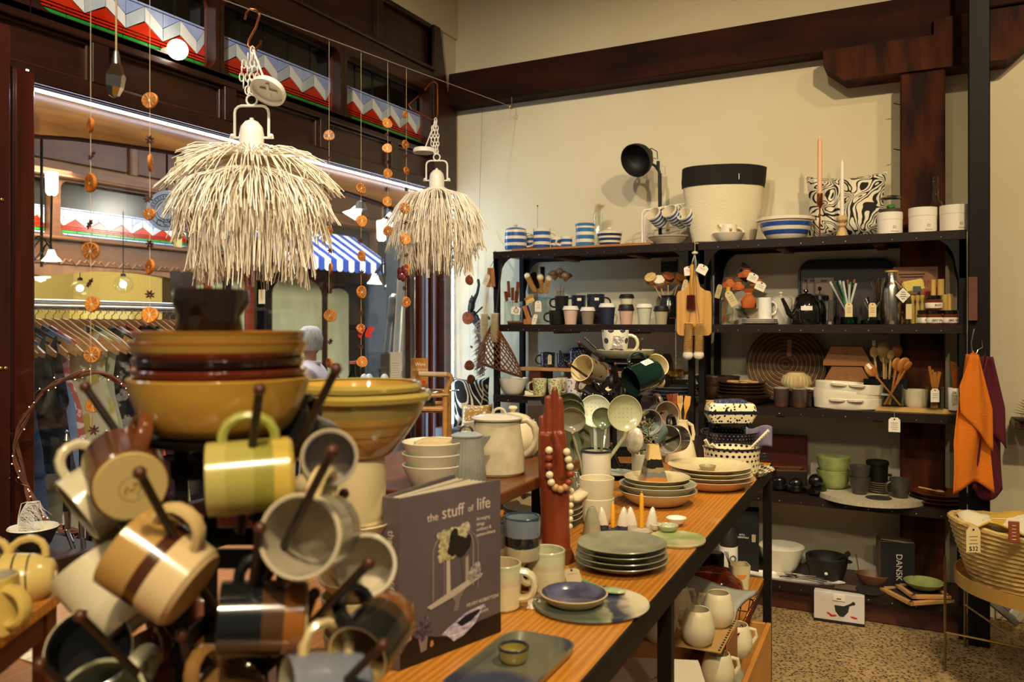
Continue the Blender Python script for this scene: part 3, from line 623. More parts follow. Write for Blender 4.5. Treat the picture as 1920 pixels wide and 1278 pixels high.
def garland(label,px,items,stars,top=None,Z=None,dark=0,extra_end=12):
    if top is None:top,Z=wire_at(px)
    k=Z/F;g=thing('orange_garland',label,'garland',top,grp='dried orange garlands in the window')
    yb=max([i[1]for i in items]+[s[1]for s in stars])
    O('string',tube([(0,0,0)]+[rel(dz(px,y,Z),top)for y in(yb-200,yb+extra_end)],.0007,4),STRING,g)
    for(x,y,wpx,hpx)in items:
        r=max(wpx,hpx)/2*k;sq=min(wpx,hpx)/max(wpx,hpx);n=random.choice((9,10,11))
        a=math.acos(min(1,sq))*random.choice((-1,1))+random.uniform(-.12,.12);rind,pith,fl=slice_geo(r,n)
        mx=Matrix.Translation(rel(dz(x,y,Z),top))@Matrix.Rotation(R(27.6)+a,4,'Z')@Matrix.Rotation(R(90)+random.uniform(-.2,.2),4,'X')@Matrix.Rotation(random.uniform(0,6),4,'Z')
        s=O('orange_slice',rind,RDARK if dark else RIND,g,mx=mx);O('pith',pith,PDARK if dark else PITH,s);O('flesh',fl,FL[2]if dark else random.choice(FL[:2]),s)
    for(x,y)in stars:
        O('star_anise',star,ANISE,g,mx=Matrix.Translation(rel(dz(x,y,Z),top))@Euler((R(90)+random.uniform(-.5,.5),random.uniform(-.6,.6),R(27.6)+random.uniform(-.6,.6))).to_matrix().to_4x4())
    return g,top,Z
garland('dried orange garland falling past the denim clothes, nearest the dark window post',170,[(170,235,18,28),(170,343,30,36),(170,470,33,33),(173,570,30,30),(173,665,31,31),(175,760,27,27),(180,846,22,28)],[(172,291),(168,420),(168,530),(176,806)])
garland('dried orange garland just to the side of the big fringed lamp above the floral clothes',281,[(281,188,31,31),(282,305,11,33),(280,401,23,23),(281,500,22,29),(281,590,31,31)],[(281,262),(278,372),(281,458),(281,552)])
garland('dried orange garland hanging just beyond the big fringed lamp before the awning',617,[(617,254,21,21),(617,347,16,21),(615,433,14,19),(620,503,11,21),(619,591,24,24),(617,680,12,19)],[(616,297),(620,470),(619,545),(619,640)])
g4,t4,z4=garland('dried orange garland with a red butterfly in front of the striped awning',677,[(677,353,16,21),(678,414,18,22),(678,480,16,20),(678,547,13,24),(677,616,14,19),(679,678,21,21)],[(676,451),(678,511),(678,586),(676,650)])
k=z4/F;bm=mat('a31c1c',.6,col2='c02a22',vs=60);bp=rel(dz(684,622,z4),t4)
for s,(aa,sc)in((1,(25,1.0)),(-1,(150,.9))):
    for q,ln in((0,18),(-65,14)):
        O('butterfly_wing',X(prism([(0,0),(ln*.5*k,7*k),(ln*k,6*k),(ln*1.05*k,0),(ln*.6*k,-5*k)],.0012,'xz'),Matrix.Translation(bp)@Matrix.Rotation(R(27.6),4,'Z')@Matrix.Rotation(R(-aa-q*s+10),4,'Y')),bm,g4)
O('butterfly_body',tube([tuple(Vector(bp)+cd(-.4,-.9,0)*.02),tuple(Vector(bp)+cd(.4,.9,0)*.018)],.003,6),BLACK,g4)
garland('dried orange garland with close set slices between the awning and the far lamp',727,[(726,231,20,17),(726,278,19,18),(727,325,15,18),(726,378,16,19),(727,433,17,19)],[(725,252),(725,304),(725,355),(725,408)])
g6,t6,z6=garland('dried orange garland with a dark red flower hanging against the far fringed lamp',762,[(760,215,7,14),(760,271,9,17),(762,320,7,15),(759,390,19,21),(760,448,18,22),(762,504,15,21),(762,566,14,20)],[(760,243),(760,293),(762,355),(761,418),(762,478),(759,540)])
k=z6/F
for a in range(5):O('red_petal',ball(7*k,rel(dz(754+6*math.cos(a*1.26),513+8*math.sin(a*1.26),z6-.02),t6),(.8,.4,1.1),8),mat('5c0f14',.6),g6)
tp=yy(881,480,4.4);garland('short string of dark dried orange slices hanging on the wall by the shelves',881,[(880,525,15,19),(878,596,23,24),(880,685,19,19),(883,711,14,18)],[(885,556),(884,650)],tp,tp.y and(-ST*tp.x+CT*tp.y),1,30)

RAT=[mat('e4dac6',.6,col2='f0e8d8',vs=20),mat('d6c8ae',.6,col2='e8dcc4',vs=20)]
ENAM=mat('e6e0d2',.3,coat=.3)
def fringed_lamp(label,base,hook,k,dia,dens,tiers,tagpos,chain_rel,plate):
    L=thing('fringed_lamp',label,'lamp',base,R(27.6));toL=lambda v:tuple(Matrix.Rotation(-R(27.6),3,'Z')@(Vector(v)-Vector(base)))
    O('collar',lathe([(0,.0),(.06,-.012),(.062,-.006),(.05,.006),(.034,.016),(0,.016)],28),ENAM,L)
    O('bell_cap',lathe([(.034,.012),(.034,.055),(.030,.075),(.018,.09),(.006,.095),(.006,.1),(0,.102)],28),ENAM,L)
    O('bracket',tube([(-.048,0,.045),(-.048,0,.115)]+[(-.028-.02*math.cos(R(a)),0,.115+.02*math.sin(R(a)))for a in(30,60,90)]+[(.028+.02*math.cos(R(a)),0,.115+.02*math.sin(R(a)))for a in(90,60,30)]+[(.048,0,.115),(.048,0,.045)],.004,8),ENAM,L)
    for s in(-1,1):O('wing_nut',J(tube([(s*.03,0,.045),(s*.062,0,.045)],.0035,6),ball(.007,(s*.055,0,.05),n=8)),ENAM,L)
    O('top_ring',tube(arc((0,0,.151),.015,0,360,14,'xz'),.003,6),ENAM,L)
    O('frame_hoops',J(*[tube([(r*math.cos(2*PI*j/24),r*math.sin(2*PI*j/24),z)for j in range(24)],.003,5,closed=True)for r,z in((.05,-.01),(.11,-.06),(.13,-.15),(.13,-.2))]),RAT[1],L)
    rnd=random.Random(len(label))
    for ti,(r0,z0,r1,z1,r2,z2,n)in enumerate(tiers):
        gs=[]
        for i in range(n):
            a=2*PI*i/n+rnd.uniform(-.04,.04);da=rnd.uniform(-.10,.10)+(rnd.random()<.12)*rnd.uniform(-.2,.2);e=rnd.uniform(.80,1.08);f=rnd.uniform(-.016,.016)
            P=[(r0*math.cos(a),r0*math.sin(a),z0),(r1*math.cos(a+da*.4),r1*math.sin(a+da*.4),z1+f*.4),((r1+(r2-r1)*.6)*math.cos(a+da*.8),(r1+(r2-r1)*.6)*math.sin(a+da*.8),z1+(z2-z1)*.5+f),(r2*e*math.cos(a+da),r2*e*math.sin(a+da),z2+f-(e-1)*.1)]
            gs.append(tube(P,[.0012,.0016,.0016,.0013],4,cap=False))
        O('fringe_tier',J(*gs),RAT[ti%2],L,kind='stuff')
    tp_=toL(tagpos);O('price_tag',box(.018,.0015,.04,tp_),PAPER,L);O('tag_string',tube([(0,0,-.1),(tp_[0],tp_[1],tp_[2]+.018)],.0006,4),STRING,L)
    # chain looped up to the hook
    hk=toL(hook);links=[]
    for st_ in range(chain_rel):
        o0=(st_-chain_rel/2)*.011;n=max(4,int((hk[2]-.16)/.017))
        for i in range(n):
            t=i/n;z=.16+(hk[2]-.165)*(1-t);x=hk[0]*(1-t)+o0*math.sin(PI*t)*1.4
            links.append(X(tube([(.0058*math.cos(b_),0,.0125*math.sin(b_))for b_ in[2*PI*q/8 for q in range(8)]],.002,5,closed=True),Matrix.Translation((x,.004*math.sin(st_*2),z))@Matrix.Rotation((i%2)*PI/2+.3,4,'Z')))
    O('chain',J(*links),ENAM,L)
    pl=O('ceiling_plate',J(lathe([(0,.012),(.045,.012),(.05,.004),(.05,-.008),(.044,-.008),(.044,.004),(0,.004)],28),box(.05,.008,.004,(0,0,0)),box(.008,.05,.004,(0,0,0))),ENAM,L,loc=toL(plate[0]),rot=plate[1])
    O('plate_cord',tube([toL(plate[0]),hk],.003,5),ENAM,L)
    return L
k1=2.3/F;b1=dz(472,288,2.3)
fringed_lamp('large fringed straw pendant lamp hanging nearest, in front of the clothes rail',b1,dz(474,92,2.3),k1,.49,1,[(.04,.002,.12,.004,.205,-.03,110),(.05,-.01,.16,-.03,.245,-.105,180),(.09,-.05,.18,-.09,.23,-.185,220),(.12,-.08,.19,-.14,.212,-.248,250),(.13,-.15,.16,-.21,.168,-.33,230),(.13,-.17,.15,-.25,.152,-.365,170)],dz(491,556,2.28),4,(dz(503,170,2.27),(R(-30),R(14),0)))
k2=3.7/F;b2=dz(819,357,3.7)
fringed_lamp('smaller fringed straw pendant lamp hanging farther off, beside the bright corner',b2,dz(817,224,3.7),k2,.42,1,[(.06,.0,.14,-.03,.222,-.165,230),(.10,-.05,.185,-.12,.215,-.262,260),(.12,-.12,.165,-.2,.18,-.30,150),(.12,-.16,.16,-.25,.158,-.375,220)],dz(802,512,3.68),3,(dz(795,283,3.72),(0,0,0)))
def s_hook(label,pts,Z):
    b_=dz(pts[0][0],pts[0][1],Z);s=O('hook',tube([rel(dz(x,y,Z),b_)for x,y in pts],.0035,8),COPPER,label=label,cat='hook',loc=b_,grp='copper hooks on the wire')
s_hook('copper hook holding the large fringed lamp on the wire',[(459,36),(462,24),(470,17),(480,19),(486,28),(480,50),(466,76),(465,86),(471,92),(480,92),(487,84),(490,76)],2.3)
s_hook('angular copper hook holding the farther fringed lamp on the wire',[(796,169),(806,157),(815,153),(820,158),(820,215),(817,224),(808,224),(772,204),(766,196),(785,180)],3.7)
# tulip shaped chrome pendant on a twisted cord, globe light
p=dz(218,106,1.9);k=1.9/F
o=thing('chrome_pendant','faceted chrome bulb pendant on a twisted cord below the stained glass','pendant',p)
O('cord',tube([(0,0,0),(0,0,.4),(0,0,1.2)],.0022,6),mat('b8a070',.5),o);O('socket',lathe([(0,.012),(.006,.012),(.008,0),(.009,-.018),(.0,-.018)],14),SILVER,o)
O('facet_bulb',X(lathe([(0,-.0),(.012,-.004),(.022,-.03),(.02,-.055),(.012,-.075),(0,-.08)],7),Matrix.Translation((.002,0,-.016))@Matrix.Rotation(R(8),4,'Y')),mat('c8c4bc',.08,1.0),o,ang=10)
p=xx(333,93,X0+.03);o=thing('globe_light','round glowing globe bulb mounted before the stained glass window','lamp',p)
O('globe',ball(.042,n=24),mat('fff2dc',.5,emit=16),o);O('socket',X(lathe([(0,0),(.02,0),(.02,.05),(0,.05)],14),Matrix.Rotation(R(-90),4,'Y')),WHITEC,o,loc=(-.03,0,0))
# ledge and what stands in the window
struct('trim_10',box(.74,2.7,.46,(-2.47,2.95,.23),.005),mat('46241a',.4,coat=.2))
p=xx(160,1180,-2.3);p.z=.462
k=(-ST*p.x+CT*p.y)/F;Zc=k*F
o=thing('candelabra','chrome branching candelabra holding tall black candles in the window','candelabra',p)
rp=lambda x,y:rel(dz(x,y,Zc),p)
O('stem',J(tube([rp(158,1040),rp(156,1100),rp(152,1180),(0,0,0)],.008,8),lathe([(0,0),(.07,0),(.06,.012),(0,.02)],20)),CHROME,o)
for i,(x,y,xm,ym)in enumerate(((125,985,140,1020),(155,1000,157,1020),(200,985,178,1020))):
    O('branch',tube([rp(158,1045),rp(xm,ym+12),rp(x,y+8)],.0075,8),CHROME,o);O('cup',lathe([(0,-.01),(.011,-.01),(.012,.045),(0,.045)],14),CHROME,o,loc=rp(x,y))
    c_=O('candle',tube([(0,0,.03),(0,0,.26)],.0105,12),BLACK,o,loc=rp(x,y));O('candle_tip',lathe([(0,.26),(.009,.26),(.003,.28),(.006,.286),(0,.292)],12),SILVER,c_)
    O('foot_arm',tube([rp(158,1050),rp(x*.7+47,1075),rp(x*1.3-47,1105)],.006,8),CHROME,o)
# twig wreath with fairy lights
c0=xx(165,850,-2.55);Zw=-ST*c0.x+CT*c0.y;k=Zw/F
o=thing('twig_wreath','copper twig hoop wound with tiny fairy lights standing in the window','wreath',c0,R(27.6));rw=random.Random(3)
for j in range(4):
    ph=rw.uniform(0,6);O('twig',tube([((132+5*math.sin(6*a+ph))*k*math.cos(a),5*k*math.sin(5*a+ph),(150+6*math.cos(7*a+ph))*k*math.sin(a))for a in[2*PI*q/60 for q in range(60)]],.0046,5,closed=True),mat('5a3324',.6,col2='7a4a34',vs=20),o)
O('light_wire',tube([((132+9*math.sin(17*a))*k*math.cos(a),9*k*math.cos(17*a),(150+9*math.sin(17*a))*k*math.sin(a))for a in[2*PI*q/200 for q in range(200)]],.0008,4,closed=True),COPPER,o)
for q in range(60):
    a=2*PI*q/60+rw.uniform(-.05,.05);O('fairy_light',ball(.0018,((132+rw.uniform(-9,9))*k*math.cos(a),rw.uniform(-9,4)*k,(150+rw.uniform(-9,9))*k*math.sin(a)),n=6),mat('ffd090',.5,emit=7),o)
O('wreath_stand',tube([(0,.012,-150*k),(0,.012,.465-c0.z)],.005,6),STEEL,o)
# plinth, ribbed bowl and feather
p=xx(62,1030,-2.42);Zb=-ST*p.x+CT*p.y;k=Zb/F
struct('trim_11',box(.3,.3,p.z-.465,(p.x,p.y,(p.z+.462)/2),.004),mat('2e1a12',.5))
o=thing('ribbed_bowl','dark ribbed bowl with a pale inside standing by the dark window post','bowl',p)
O('bowl_body',lathe([(0,0),(20*k,0),(30*k,12*k),(43*k,42*k)],60,wob=lambda a,z,i:1+.012*math.cos(30*a)),mat('2c241e',.5),o)
O('lining',lathe([(43.5*k,42*k),(42*k,44*k),(39*k,42*k),(27*k,14*k),(0,8*k)],40),CREAM,o)
f=thing('feather','white curled ostrich feather drooping into the ribbed bowl','feather',dz(36,1010,Zb),R(27.6));rf=random.Random(5)
sp=[(-4*k,0,0),(-2*k,0,40*k),(4*k,0,66*k),(16*k,0,70*k)]
O('quill',tube(sp,.0012,5),WHITEC,f)
O('barbs',J(*[tube([(x,0,z),(x+rf.uniform(10,26)*k,rf.uniform(-8,8)*k,z+rf.uniform(-6,4)*k),(x+rf.uniform(24,42)*k,rf.uniform(-12,12)*k,z-rf.uniform(14,34)*k)],[.0009,.0007,.0003],3,cap=False)for x,z in[(sp[0][0]+20*k*t**3,70*k*t)for t in[q/120 for q in range(120)]]]),mat('e8e4da',.8),f,kind='stuff')
# ================================================================ generic wares
def vg(outer,w=.003,n=28,wob=None,sx=1,sy=1):
    inn=[(max(r-w,0),z)for r,z in outer[::-1]if z>w*1.6]
    rb=outer[1][0]
    return lathe(outer+[(outer[-1][0]-w*.4,outer[-1][1]+w*.35)]+inn+[(max(rb-w,.001),w*1.3),(0,w*1.3)],n,sx,sy,wob)
def handle_geo(r,h,th=.006,out=.028,z0=.22,z1=.82,flat=1.4):
    a,b_=h*z0,h*z1;zc=(a+b_)/2;hh=(b_-a)/2
    return tube([(r-.003,0,b_)]+[(r+out*math.cos(R(t))**.8 if abs(t)<90 else r,0,zc+hh*math.sin(R(t)))for t in(75,50,25,0,-25,-50,-75)]+[(r-.003,0,a)],th,8,flat=flat)
def mug(label,loc,r,h,m,mi=None,hm=None,a=0,rb=None,grp=None,mx=None,foot=None,out=None,belly=0,name='mug',cat='mug',n=28,hand=True,z0=.22,th=.0058):
    rb=rb or r*.92;q=thing(name,label,cat,loc or(0,0,0),a,grp,mx)
    bl=[(0,0),(rb*.9,0),(rb,h*.05),(rb+(r-rb)*.4+belly*.8,h*.32),(rb+(r-rb)*.75+belly,h*.6),(r,h)]
    if mi:
        O('body',lathe(bl+[(r-.0012,h+.001)],n),m,q)
        O('lining',lathe([(r-.0008,h+.0006),(r-.004,h)]+[(x-.004,z)for x,z in bl[4:2:-1]]+[(rb-.004,.008),(0,.007)],n),mi,q)
    else:O('body',vg(bl,.0038,n),m,q)
    if foot:O('foot_base',lathe([(0,-.0015),(rb*.9,-.0015),(rb*.93,.001),(0,.001)],n),foot,q)
    if hand:O('handle',handle_geo(r*.98+belly*.7,h,th,out or r*.62,z0),hm or m,q)
    return q
def bowl(label,loc,r,h,m,rb=None,grp=None,name='bowl',cat='bowl',p=.55,w=.0035,n=32,wob=None,rot=None,sx=1,sy=1):
    rb=rb or r*.45
    o=[(0,0),(rb,0)]+[(rb+(r-rb)*(t**p),h*t)for t in(.08,.22,.4,.62,.82,1)]
    return O(name,vg(o,w,n,wob,sx,sy),m,label=label,cat=cat,loc=loc,grp=grp,rot=rot)
def plate(label,loc,r,h,m,rb=None,grp=None,n=36,wob=None,sx=1,sy=1,rot=None,name='plate',w=.0035):
    rb=rb or r*.6
    o=[(0,0),(rb,0),(rb*1.12,h*.2),(r*.86,h*.62),(r,h)]
    return O(name,vg(o,w,n,wob,sx,sy),m,label=label,cat='plate',loc=loc,grp=grp,rot=rot)
def tag(par,loc,w,h,a=0,m=None,lines=3,name='price_tag',rot=None,hole=True):
    t=O(name,prism([(-w/2,-h/2),(w/2,-h/2),(w/2,h*.34),(w*.28,h/2),(-w*.28,h/2),(-w/2,h*.34)],.0012,'xz'),m or PAPER,par,loc=loc,rot=rot or(0,0,a))
    O('print_lines',J(*[box(w*(.62-.12*(i%2)),.0004,h*.035,(0,-.0009,h*(.12-.14*i)))for i in range(lines)]),mat('8a7a60',.8),t)
    if hole:O('eyelet',X(lathe([(0,-.0009),(w*.08,-.0009),(w*.08,.0009),(0,.0009)],10),Matrix.Translation((0,0,h*.38))@Matrix.Rotation(R(90),4,'X')),INK,t)
    return t
S=lambda px,z,y=4.42:(lambda v:Vector((v.x,v.y,z)))(yy(px,CY,y))
FA=R(27.6)  # a thing turned to face the camera
L1,L2,L3,L4,L5=1.885,1.45,1.03,.59,.153

# ================================================================ SHELVING
SHELFW=mat('2a1812',.42,col2='3c2218',vs=3,stretch=(1,9,9),coat=.15)
def shelving(label,x0,x1):
    y0,y1=4.28,4.65;t=thing('shelving_unit',label,'shelves',(x0,y0,0));w=x1-x0;d=y1-y0
    for x in(.016,w-.016):
        for y in(.016,d-.016):O('post',box(.032,.032,L1-.004,(x,y,(L1-.004)/2),.002),STEEL,t)
    for z in(L1,L2,L3,L4,L5):
        s=O('shelf',box(w-.004,d,.022,(w/2,d/2,z-.012),.002),SHELFW,t)
        O('edge_angle',J(box(w,.004,.042,(w/2,-.001,z-.021)),box(w,.004,.042,(w/2,d+.001,z-.021))),BROWNSTEEL,s)
        O('rivets',J(*[ball(.003,(q*w/12,-.004,z-.03),(1,.6,1),6)for q in range(1,12)]),SILVER,s)
        for q in(.33,.7)if z>L5 else():O('batten',box(.05,d*.8,.03,(w*q,d/2,z-.038),.004),mat('5a2f1a',.5),t)
    g=[(0,0),(.15,0),(.15,-.012)]+[(.15-.105*math.sin(R(q*15)),-.012-.13*(1-math.cos(R(q*15))))for q in range(1,7)]+[(.032,-.2),(0,-.2)]
    for y in(.002,d-.002):
        O('corner_gusset',prism(g,.004,'xz'),STEEL,t,loc=(0,y,L1-.022));O('corner_gusset',X(prism(g,.004,'xz'),Matrix.Rotation(PI,4,'Z')),STEEL,t,loc=(w,y,L1-.022))
    O('kick_board',box(w-.06,.018,.1,(w/2,.06,.055)),mat('4a2416',.5),t)
    return t
shelving('dark steel shelving unit holding keep cups, beside the shop window corner',-2.365,-1.15)
shelving('dark steel shelving unit with the pillow on top, in front of the timber post',-1.125,.115)
o=thing('backing_board','reddish brown board leaning behind the black ceramics under the middle shelf','board',(-.9,4.62,L4));O('board',box(.55,.016,.26,(0,0,.132),.003),mat('5a2418',.45,col2='6a2c1c',vs=3),o)

# ---------------------------------------------------------------- top of the shelves
BL,CR='2f5a9e','ece2c8'
def stripes(h,n=3,c=BL,b_=CR,top=None):
    st=[];
    for i in range(n):st+=[(i/n,c),(i/n+.55/n,b_)]
    return bands(h,tuple(st),.2,coat=.3)
def wpx(px,y=4.42):return kY(px,y)
# teapot
k=wpx(967);p=S(967,L1+.018,4.40)
bd=O('bamboo_board',box(.86,.2,.016,(0,0,.008),.003),mat('a0693a',.4,col2='b47a46',vs=4,stretch=(1,8,8)),label='long wooden board under the blue striped teapot and canisters',cat='board',loc=(S(1095,L1,4.41).x,4.42,L1+.0005))
def teapot(label,loc,r,h,m,lm,a,spout=True,sh=1.0,hm=None,name='teapot',knob=None,sm=None,rt=None):
    q=thing(name,label,'teapot',loc,a);rt=rt or r*.96
    O('body',vg([(0,0),(r*.94,0),(r,h*.06),(r*1.0,h*.5),(rt,h*.97),(rt*.9,h)],.004),m,q)
    l=O('lid',lathe([(0,h-.002),(rt*.93,h-.002),(rt*.95,h+.004),(rt*.6,h+.014),(0,h+.018)],26),lm,q)
    O('knob',lathe([(0,h+.016),(.006,h+.016),(.006,h+.022),(.013,h+.028),(.011,h+.035),(0,h+.037)],14),knob or lm,l)
    O('handle',handle_geo(r*.97,h,.006,r*.75,.15,.85),hm or m,q)
    if spout:O('spout',tube([(-r*.9,0,h*.28),(-r*1.25,0,h*.42),(-r*1.5,0,h*.72),(-r*1.72,0,h*.95)],[.014*sh,.012*sh,.009*sh,.007*sh],10),sm or m,q)
    return q
teapot('blue and cream striped teapot on top of the shelves',p,21*k,37*k,stripes(37*k),stripes(9,1),FA,knob=CREAM,hm=CREAM,sm=CREAM,sh=.7)
k=wpx(1017);p=S(1016,L1+.017,4.40);q=mug('blue striped jug with a cream handle next to the striped teapot',p,16.5*k,37*k,stripes(37*k),CREAM,CREAM,FA,name='jug',cat='jug',out=12*k)
k=wpx(997);mug('small blue striped cup half hidden behind the striped teapot handle',S(998,L1+.017,4.49),12*k,28*k,stripes(28*k),CREAM,CREAM,FA+PI,name='cup',hand=False)
k=wpx(1045);mug('small blue striped creamer behind the smallest striped cup',S(1043,L1+.017,4.46),11*k,22*k,stripes(22*k,2),CREAM,CREAM,FA+PI,name='cup',hand=False)
k=wpx(1062);mug('smallest blue striped cup on top of the shelves, handle turned to the jug',S(1062,L1+.017,4.40),11.5*k,20*k,stripes(20*k,2),CREAM,CREAM,FA+PI,name='cup',out=8*k)
k=wpx(1097);p=S(1097,L1+.017,4.40);q=thing('canister','tall blue striped lidded canister on top of the shelves','canister',p)
O('body',lathe([(0,0),(17*k,0),(17.5*k,2*k),(17.5*k,38*k),(0,38*k)]),stripes(40*k,3,'3a78a8'),q);O('lid',lathe([(0,38*k),(18.5*k,38*k),(18.5*k,42*k),(17*k,43*k),(0,43*k)]),mat('3a6ea0',.2,coat=.3),q)
k=wpx(1143);p=S(1143,L1+.017,4.40);q=thing('sugar_bowl','lidded sugar bowl with dark blue stripes beside the pampas vase','bowl',p)
O('body',lathe([(0,0),(18*k,0),(20*k,4*k),(23.5*k,24*k),(0,24*k)]),stripes(25*k,3,'27335a'),q);l=O('lid',lathe([(0,24*k),(21*k,24*k),(16*k,27*k),(0,28*k)]),CREAM,q);O('knob',lathe([(0,28*k),(2.5*k,28*k),(5.5*k,31*k),(5*k,33*k),(0,34*k)],14),CREAM,l)
k=wpx(1121);p=S(1121,L1+.017,4.49);q=thing('glass_vase','clear glass bottle vase with dried pampas stems','vase',p)
O('bottle',lathe([(0,0),(15*k,0),(15*k,18*k),(9*k,38*k),(9.5*k,66*k),(9*k,66*k),(8*k,38*k),(14*k,18*k),(14*k,1*k),(0,1*k)],20),GLASS,q)
rp=random.Random(2)
for i in range(5):O('pampas_stem',tube([(0,0,.01),(rp.uniform(-4,4)*k,0,50*k),(rp.uniform(-8,6)*k,0,72*k)],.0012,5),mat('b09a6a',.8),q)
O('pampas_plume',J(*[tube([(rp.uniform(-7,5)*k,rp.uniform(-3,3)*k,66*k+rp.uniform(0,8)*k),(rp.uniform(-8,12)*k,rp.uniform(-4,4)*k,76*k+rp.uniform(0,6)*k),(rp.uniform(-8,20)*k,rp.uniform(-5,5)*k,80*k+rp.uniform(-14,6)*k)],[.0008,.001,.0003],3)for i in range(90)]),mat('d8c8a4',.9),q,kind='stuff')
k=wpx(1183);O('bangle',tube([(12*k*math.cos(a),12*k*math.sin(a),.004)for a in[2*PI*i/24 for i in range(24)]],.0035,6,closed=True),BLACK,label='thin black ring lying on the wooden board end',cat='ring',loc=S(1183,L1+.0172,4.42))
# mug rack
k=wpx(1260);p=S(1258,L1,4.42);q=thing('mug_rack','white wire rack with hooks holding striped mugs','rack',p,R(8));wr=mat('fdfaf2',.35)
O('frame',J(tube([(-54*k,0,0),(-54*k,0,64*k),(-50*k,0,70*k),(44*k,0,80*k)],.0042,7),tube([(-54*k,.09,0),(-54*k,.09,62*k),(-50*k,.09,68*k),(44*k,.09,74*k),(44*k,0,80*k)],.0042,7),tube([(-54*k,0,.003),(44*k,0,.003)],.004,6),tube([(-54*k,.09,.003),(44*k,.09,.003),(44*k,0,.003)],.004,6)),wr,q)
for i,x in enumerate((-40,-7,14,38)):O('hook',tube([(x*k,0,74.5*k+x*.106*k),(x*k,0,60*k),(x*k+5*k,0,57*k),(x*k+9*k,0,61*k)],.0025,6),wr,q)
for i,(px,py,yq)in enumerate(((1232,409,4.37),(1262,404,4.36),(1290,409,4.36),(1274,410,4.46))):
    c_=yy(px,py,yq);r,h=14.5*k,30*k;M_=orient(cd(-.62,.52,-.55),cd(.5,.85,-.1))
    mug(('blue striped mug hung on the white rack, first from the lamp side','blue striped mug hung in the middle of the white rack','blue striped mug hung on the white rack next to the canvas basket','blue striped mug half hidden behind two others on the white rack')[i],None,r,h,stripes(h,4),CREAM,CREAM,mx=Matrix.Translation(c_)@M_@Matrix.Translation((0,0,-h/2)),grp='mugs on the white rack')
k=wpx(1255);plate('cream plate with a thin dark line under the striped mugs',S(1253,L1+.008,4.40),39*k,14*k,bands(14*k,((0,'e2d4b0'),(.8,'3a3a48'),(.86,'efe6cc')),.25,coat=.2))
# desk lamp
k=wpx(1236,4.5);p=S(1238,L1,4.5);q=thing('desk_lamp','matt black desk lamp bending over the top of the shelves','lamp',p);LB=mat('14110f',.55)
lr=lambda x,y,d=0:rel(yy(x,y,4.5-d),p)
O('base',lathe([(0,0),(30*k,0),(30*k,.012),(0,.018)],28),LB,q);O('pole',tube([(0,0,.01),lr(1237,325)],.0105,12),LB,q);O('pole_stub',tube([lr(1234,318),lr(1234,302)],.0095,10),LB,q)
O('arm',tube([lr(1237,345),lr(1236,322),lr(1229,311),lr(1214,303,.03)],.008,10),LB,q)
dsh=cd(-.62,-.42,-.66)
sh=O('shade',X(lathe([(0,.0),(.034,.002),(.062,.014),(.082,.04),(.092,.07),(.095,.098),(.091,.098),(.087,.07),(.077,.042),(.056,.018),(0,.006)],32),Matrix.Translation(lr(1208,292,.05))@orient(dsh,(0,0,1))),LB,q)
O('lamp_holder',X(lathe([(0,-.055),(.026,-.052),(.03,-.045),(.03,.01),(0,.01)],20),Matrix.Translation(lr(1208,292,.05))@orient(dsh,(0,0,1))),LB,q)
O('bracket',tube([lr(1217,288,.04),lr(1223,296,.03),lr(1220,308,.03),lr(1212,306,.04)],.006,8),LB,q);O('cable',tube([lr(1210,282,.04),lr(1222,278,.02),lr(1232,284),lr(1233,298),lr(1226,296)],.0028,6),LB,q)
# canvas basket
k=wpx(1355,4.45);p=S(1357,L1,4.45);q=thing('canvas_basket','tall cream woven canvas basket with a black rim band','basket',p,FA)
rw_=lambda a,z,i:1+.05*math.sin(2*a+1.1+z*5)+.02*math.sin(5*a+z*20)
CAN=mat('e0d3b0',.9,bump=.8,bs=90,bstretch=(1,1,2.4));CB=mat('16130f',.85,bump=.8,bs=90,bstretch=(1,1,2.4))
zz=[0,.03,.12,.2,.28,.335];pr=[(0,0),(53*k,0)]+[(53*k+(21*k)*(z/.34)**.8,z)for z in zz[1:]]
O('body',lathe(pr,44,1,.62,rw_),CAN,q)
O('rim_band',lathe([(74*k,.305),(75.5*k,.34),(77*k,.41),(75*k,.41),(73*k,.34),(71*k,.29)],44,1,.62,lambda a,z,i:rw_(a,z,i)),CB,q)
O('lining',lathe([(72.5*k,.35),(68*k,.2),(56*k,.01),(0,.008)],44,1,.6,rw_),CAN,q);O('stitch_label',box(.003,.002,.03,(14*k,-.152,.34)),PAPER,q)
# fox jug in a basin
k=wpx(1366,4.36);p=S(1366,L1,4.35);bowl('cream wash basin holding the small fox jug',p,30*k,16*k,CREAM,rb=17*k,p=.8)
q=mug('small cream jug with a painted fox standing in the basin',(p.x,p.y,p.z+.0052),15*k,30*k,CREAM,None,CREAM,FA,name='jug',cat='jug',rb=16*k,out=13*k)
O('spout',X(prism([(-13*k,22*k),(-20*k,31*k),(-10*k,30*k)],8*k,'xz'),Matrix()),CREAM,q)
O('fox_print',J(ball(4*k,(-1*k,-14.6*k,10*k),(1,.25,1.7),10),ball(3*k,(0,-14.8*k,19*k),(1,.3,1),8),*[ball(1.4*k,(s*2*k,-14.8*k,22*k),(.6,.3,1.3),6)for s in(-1,1)]),mat('a8642a',.4),q);O('fox_belly',ball(2.4*k,(.5*k,-15.4*k,11*k),(.8,.2,1.7),8),WHITEC,q)
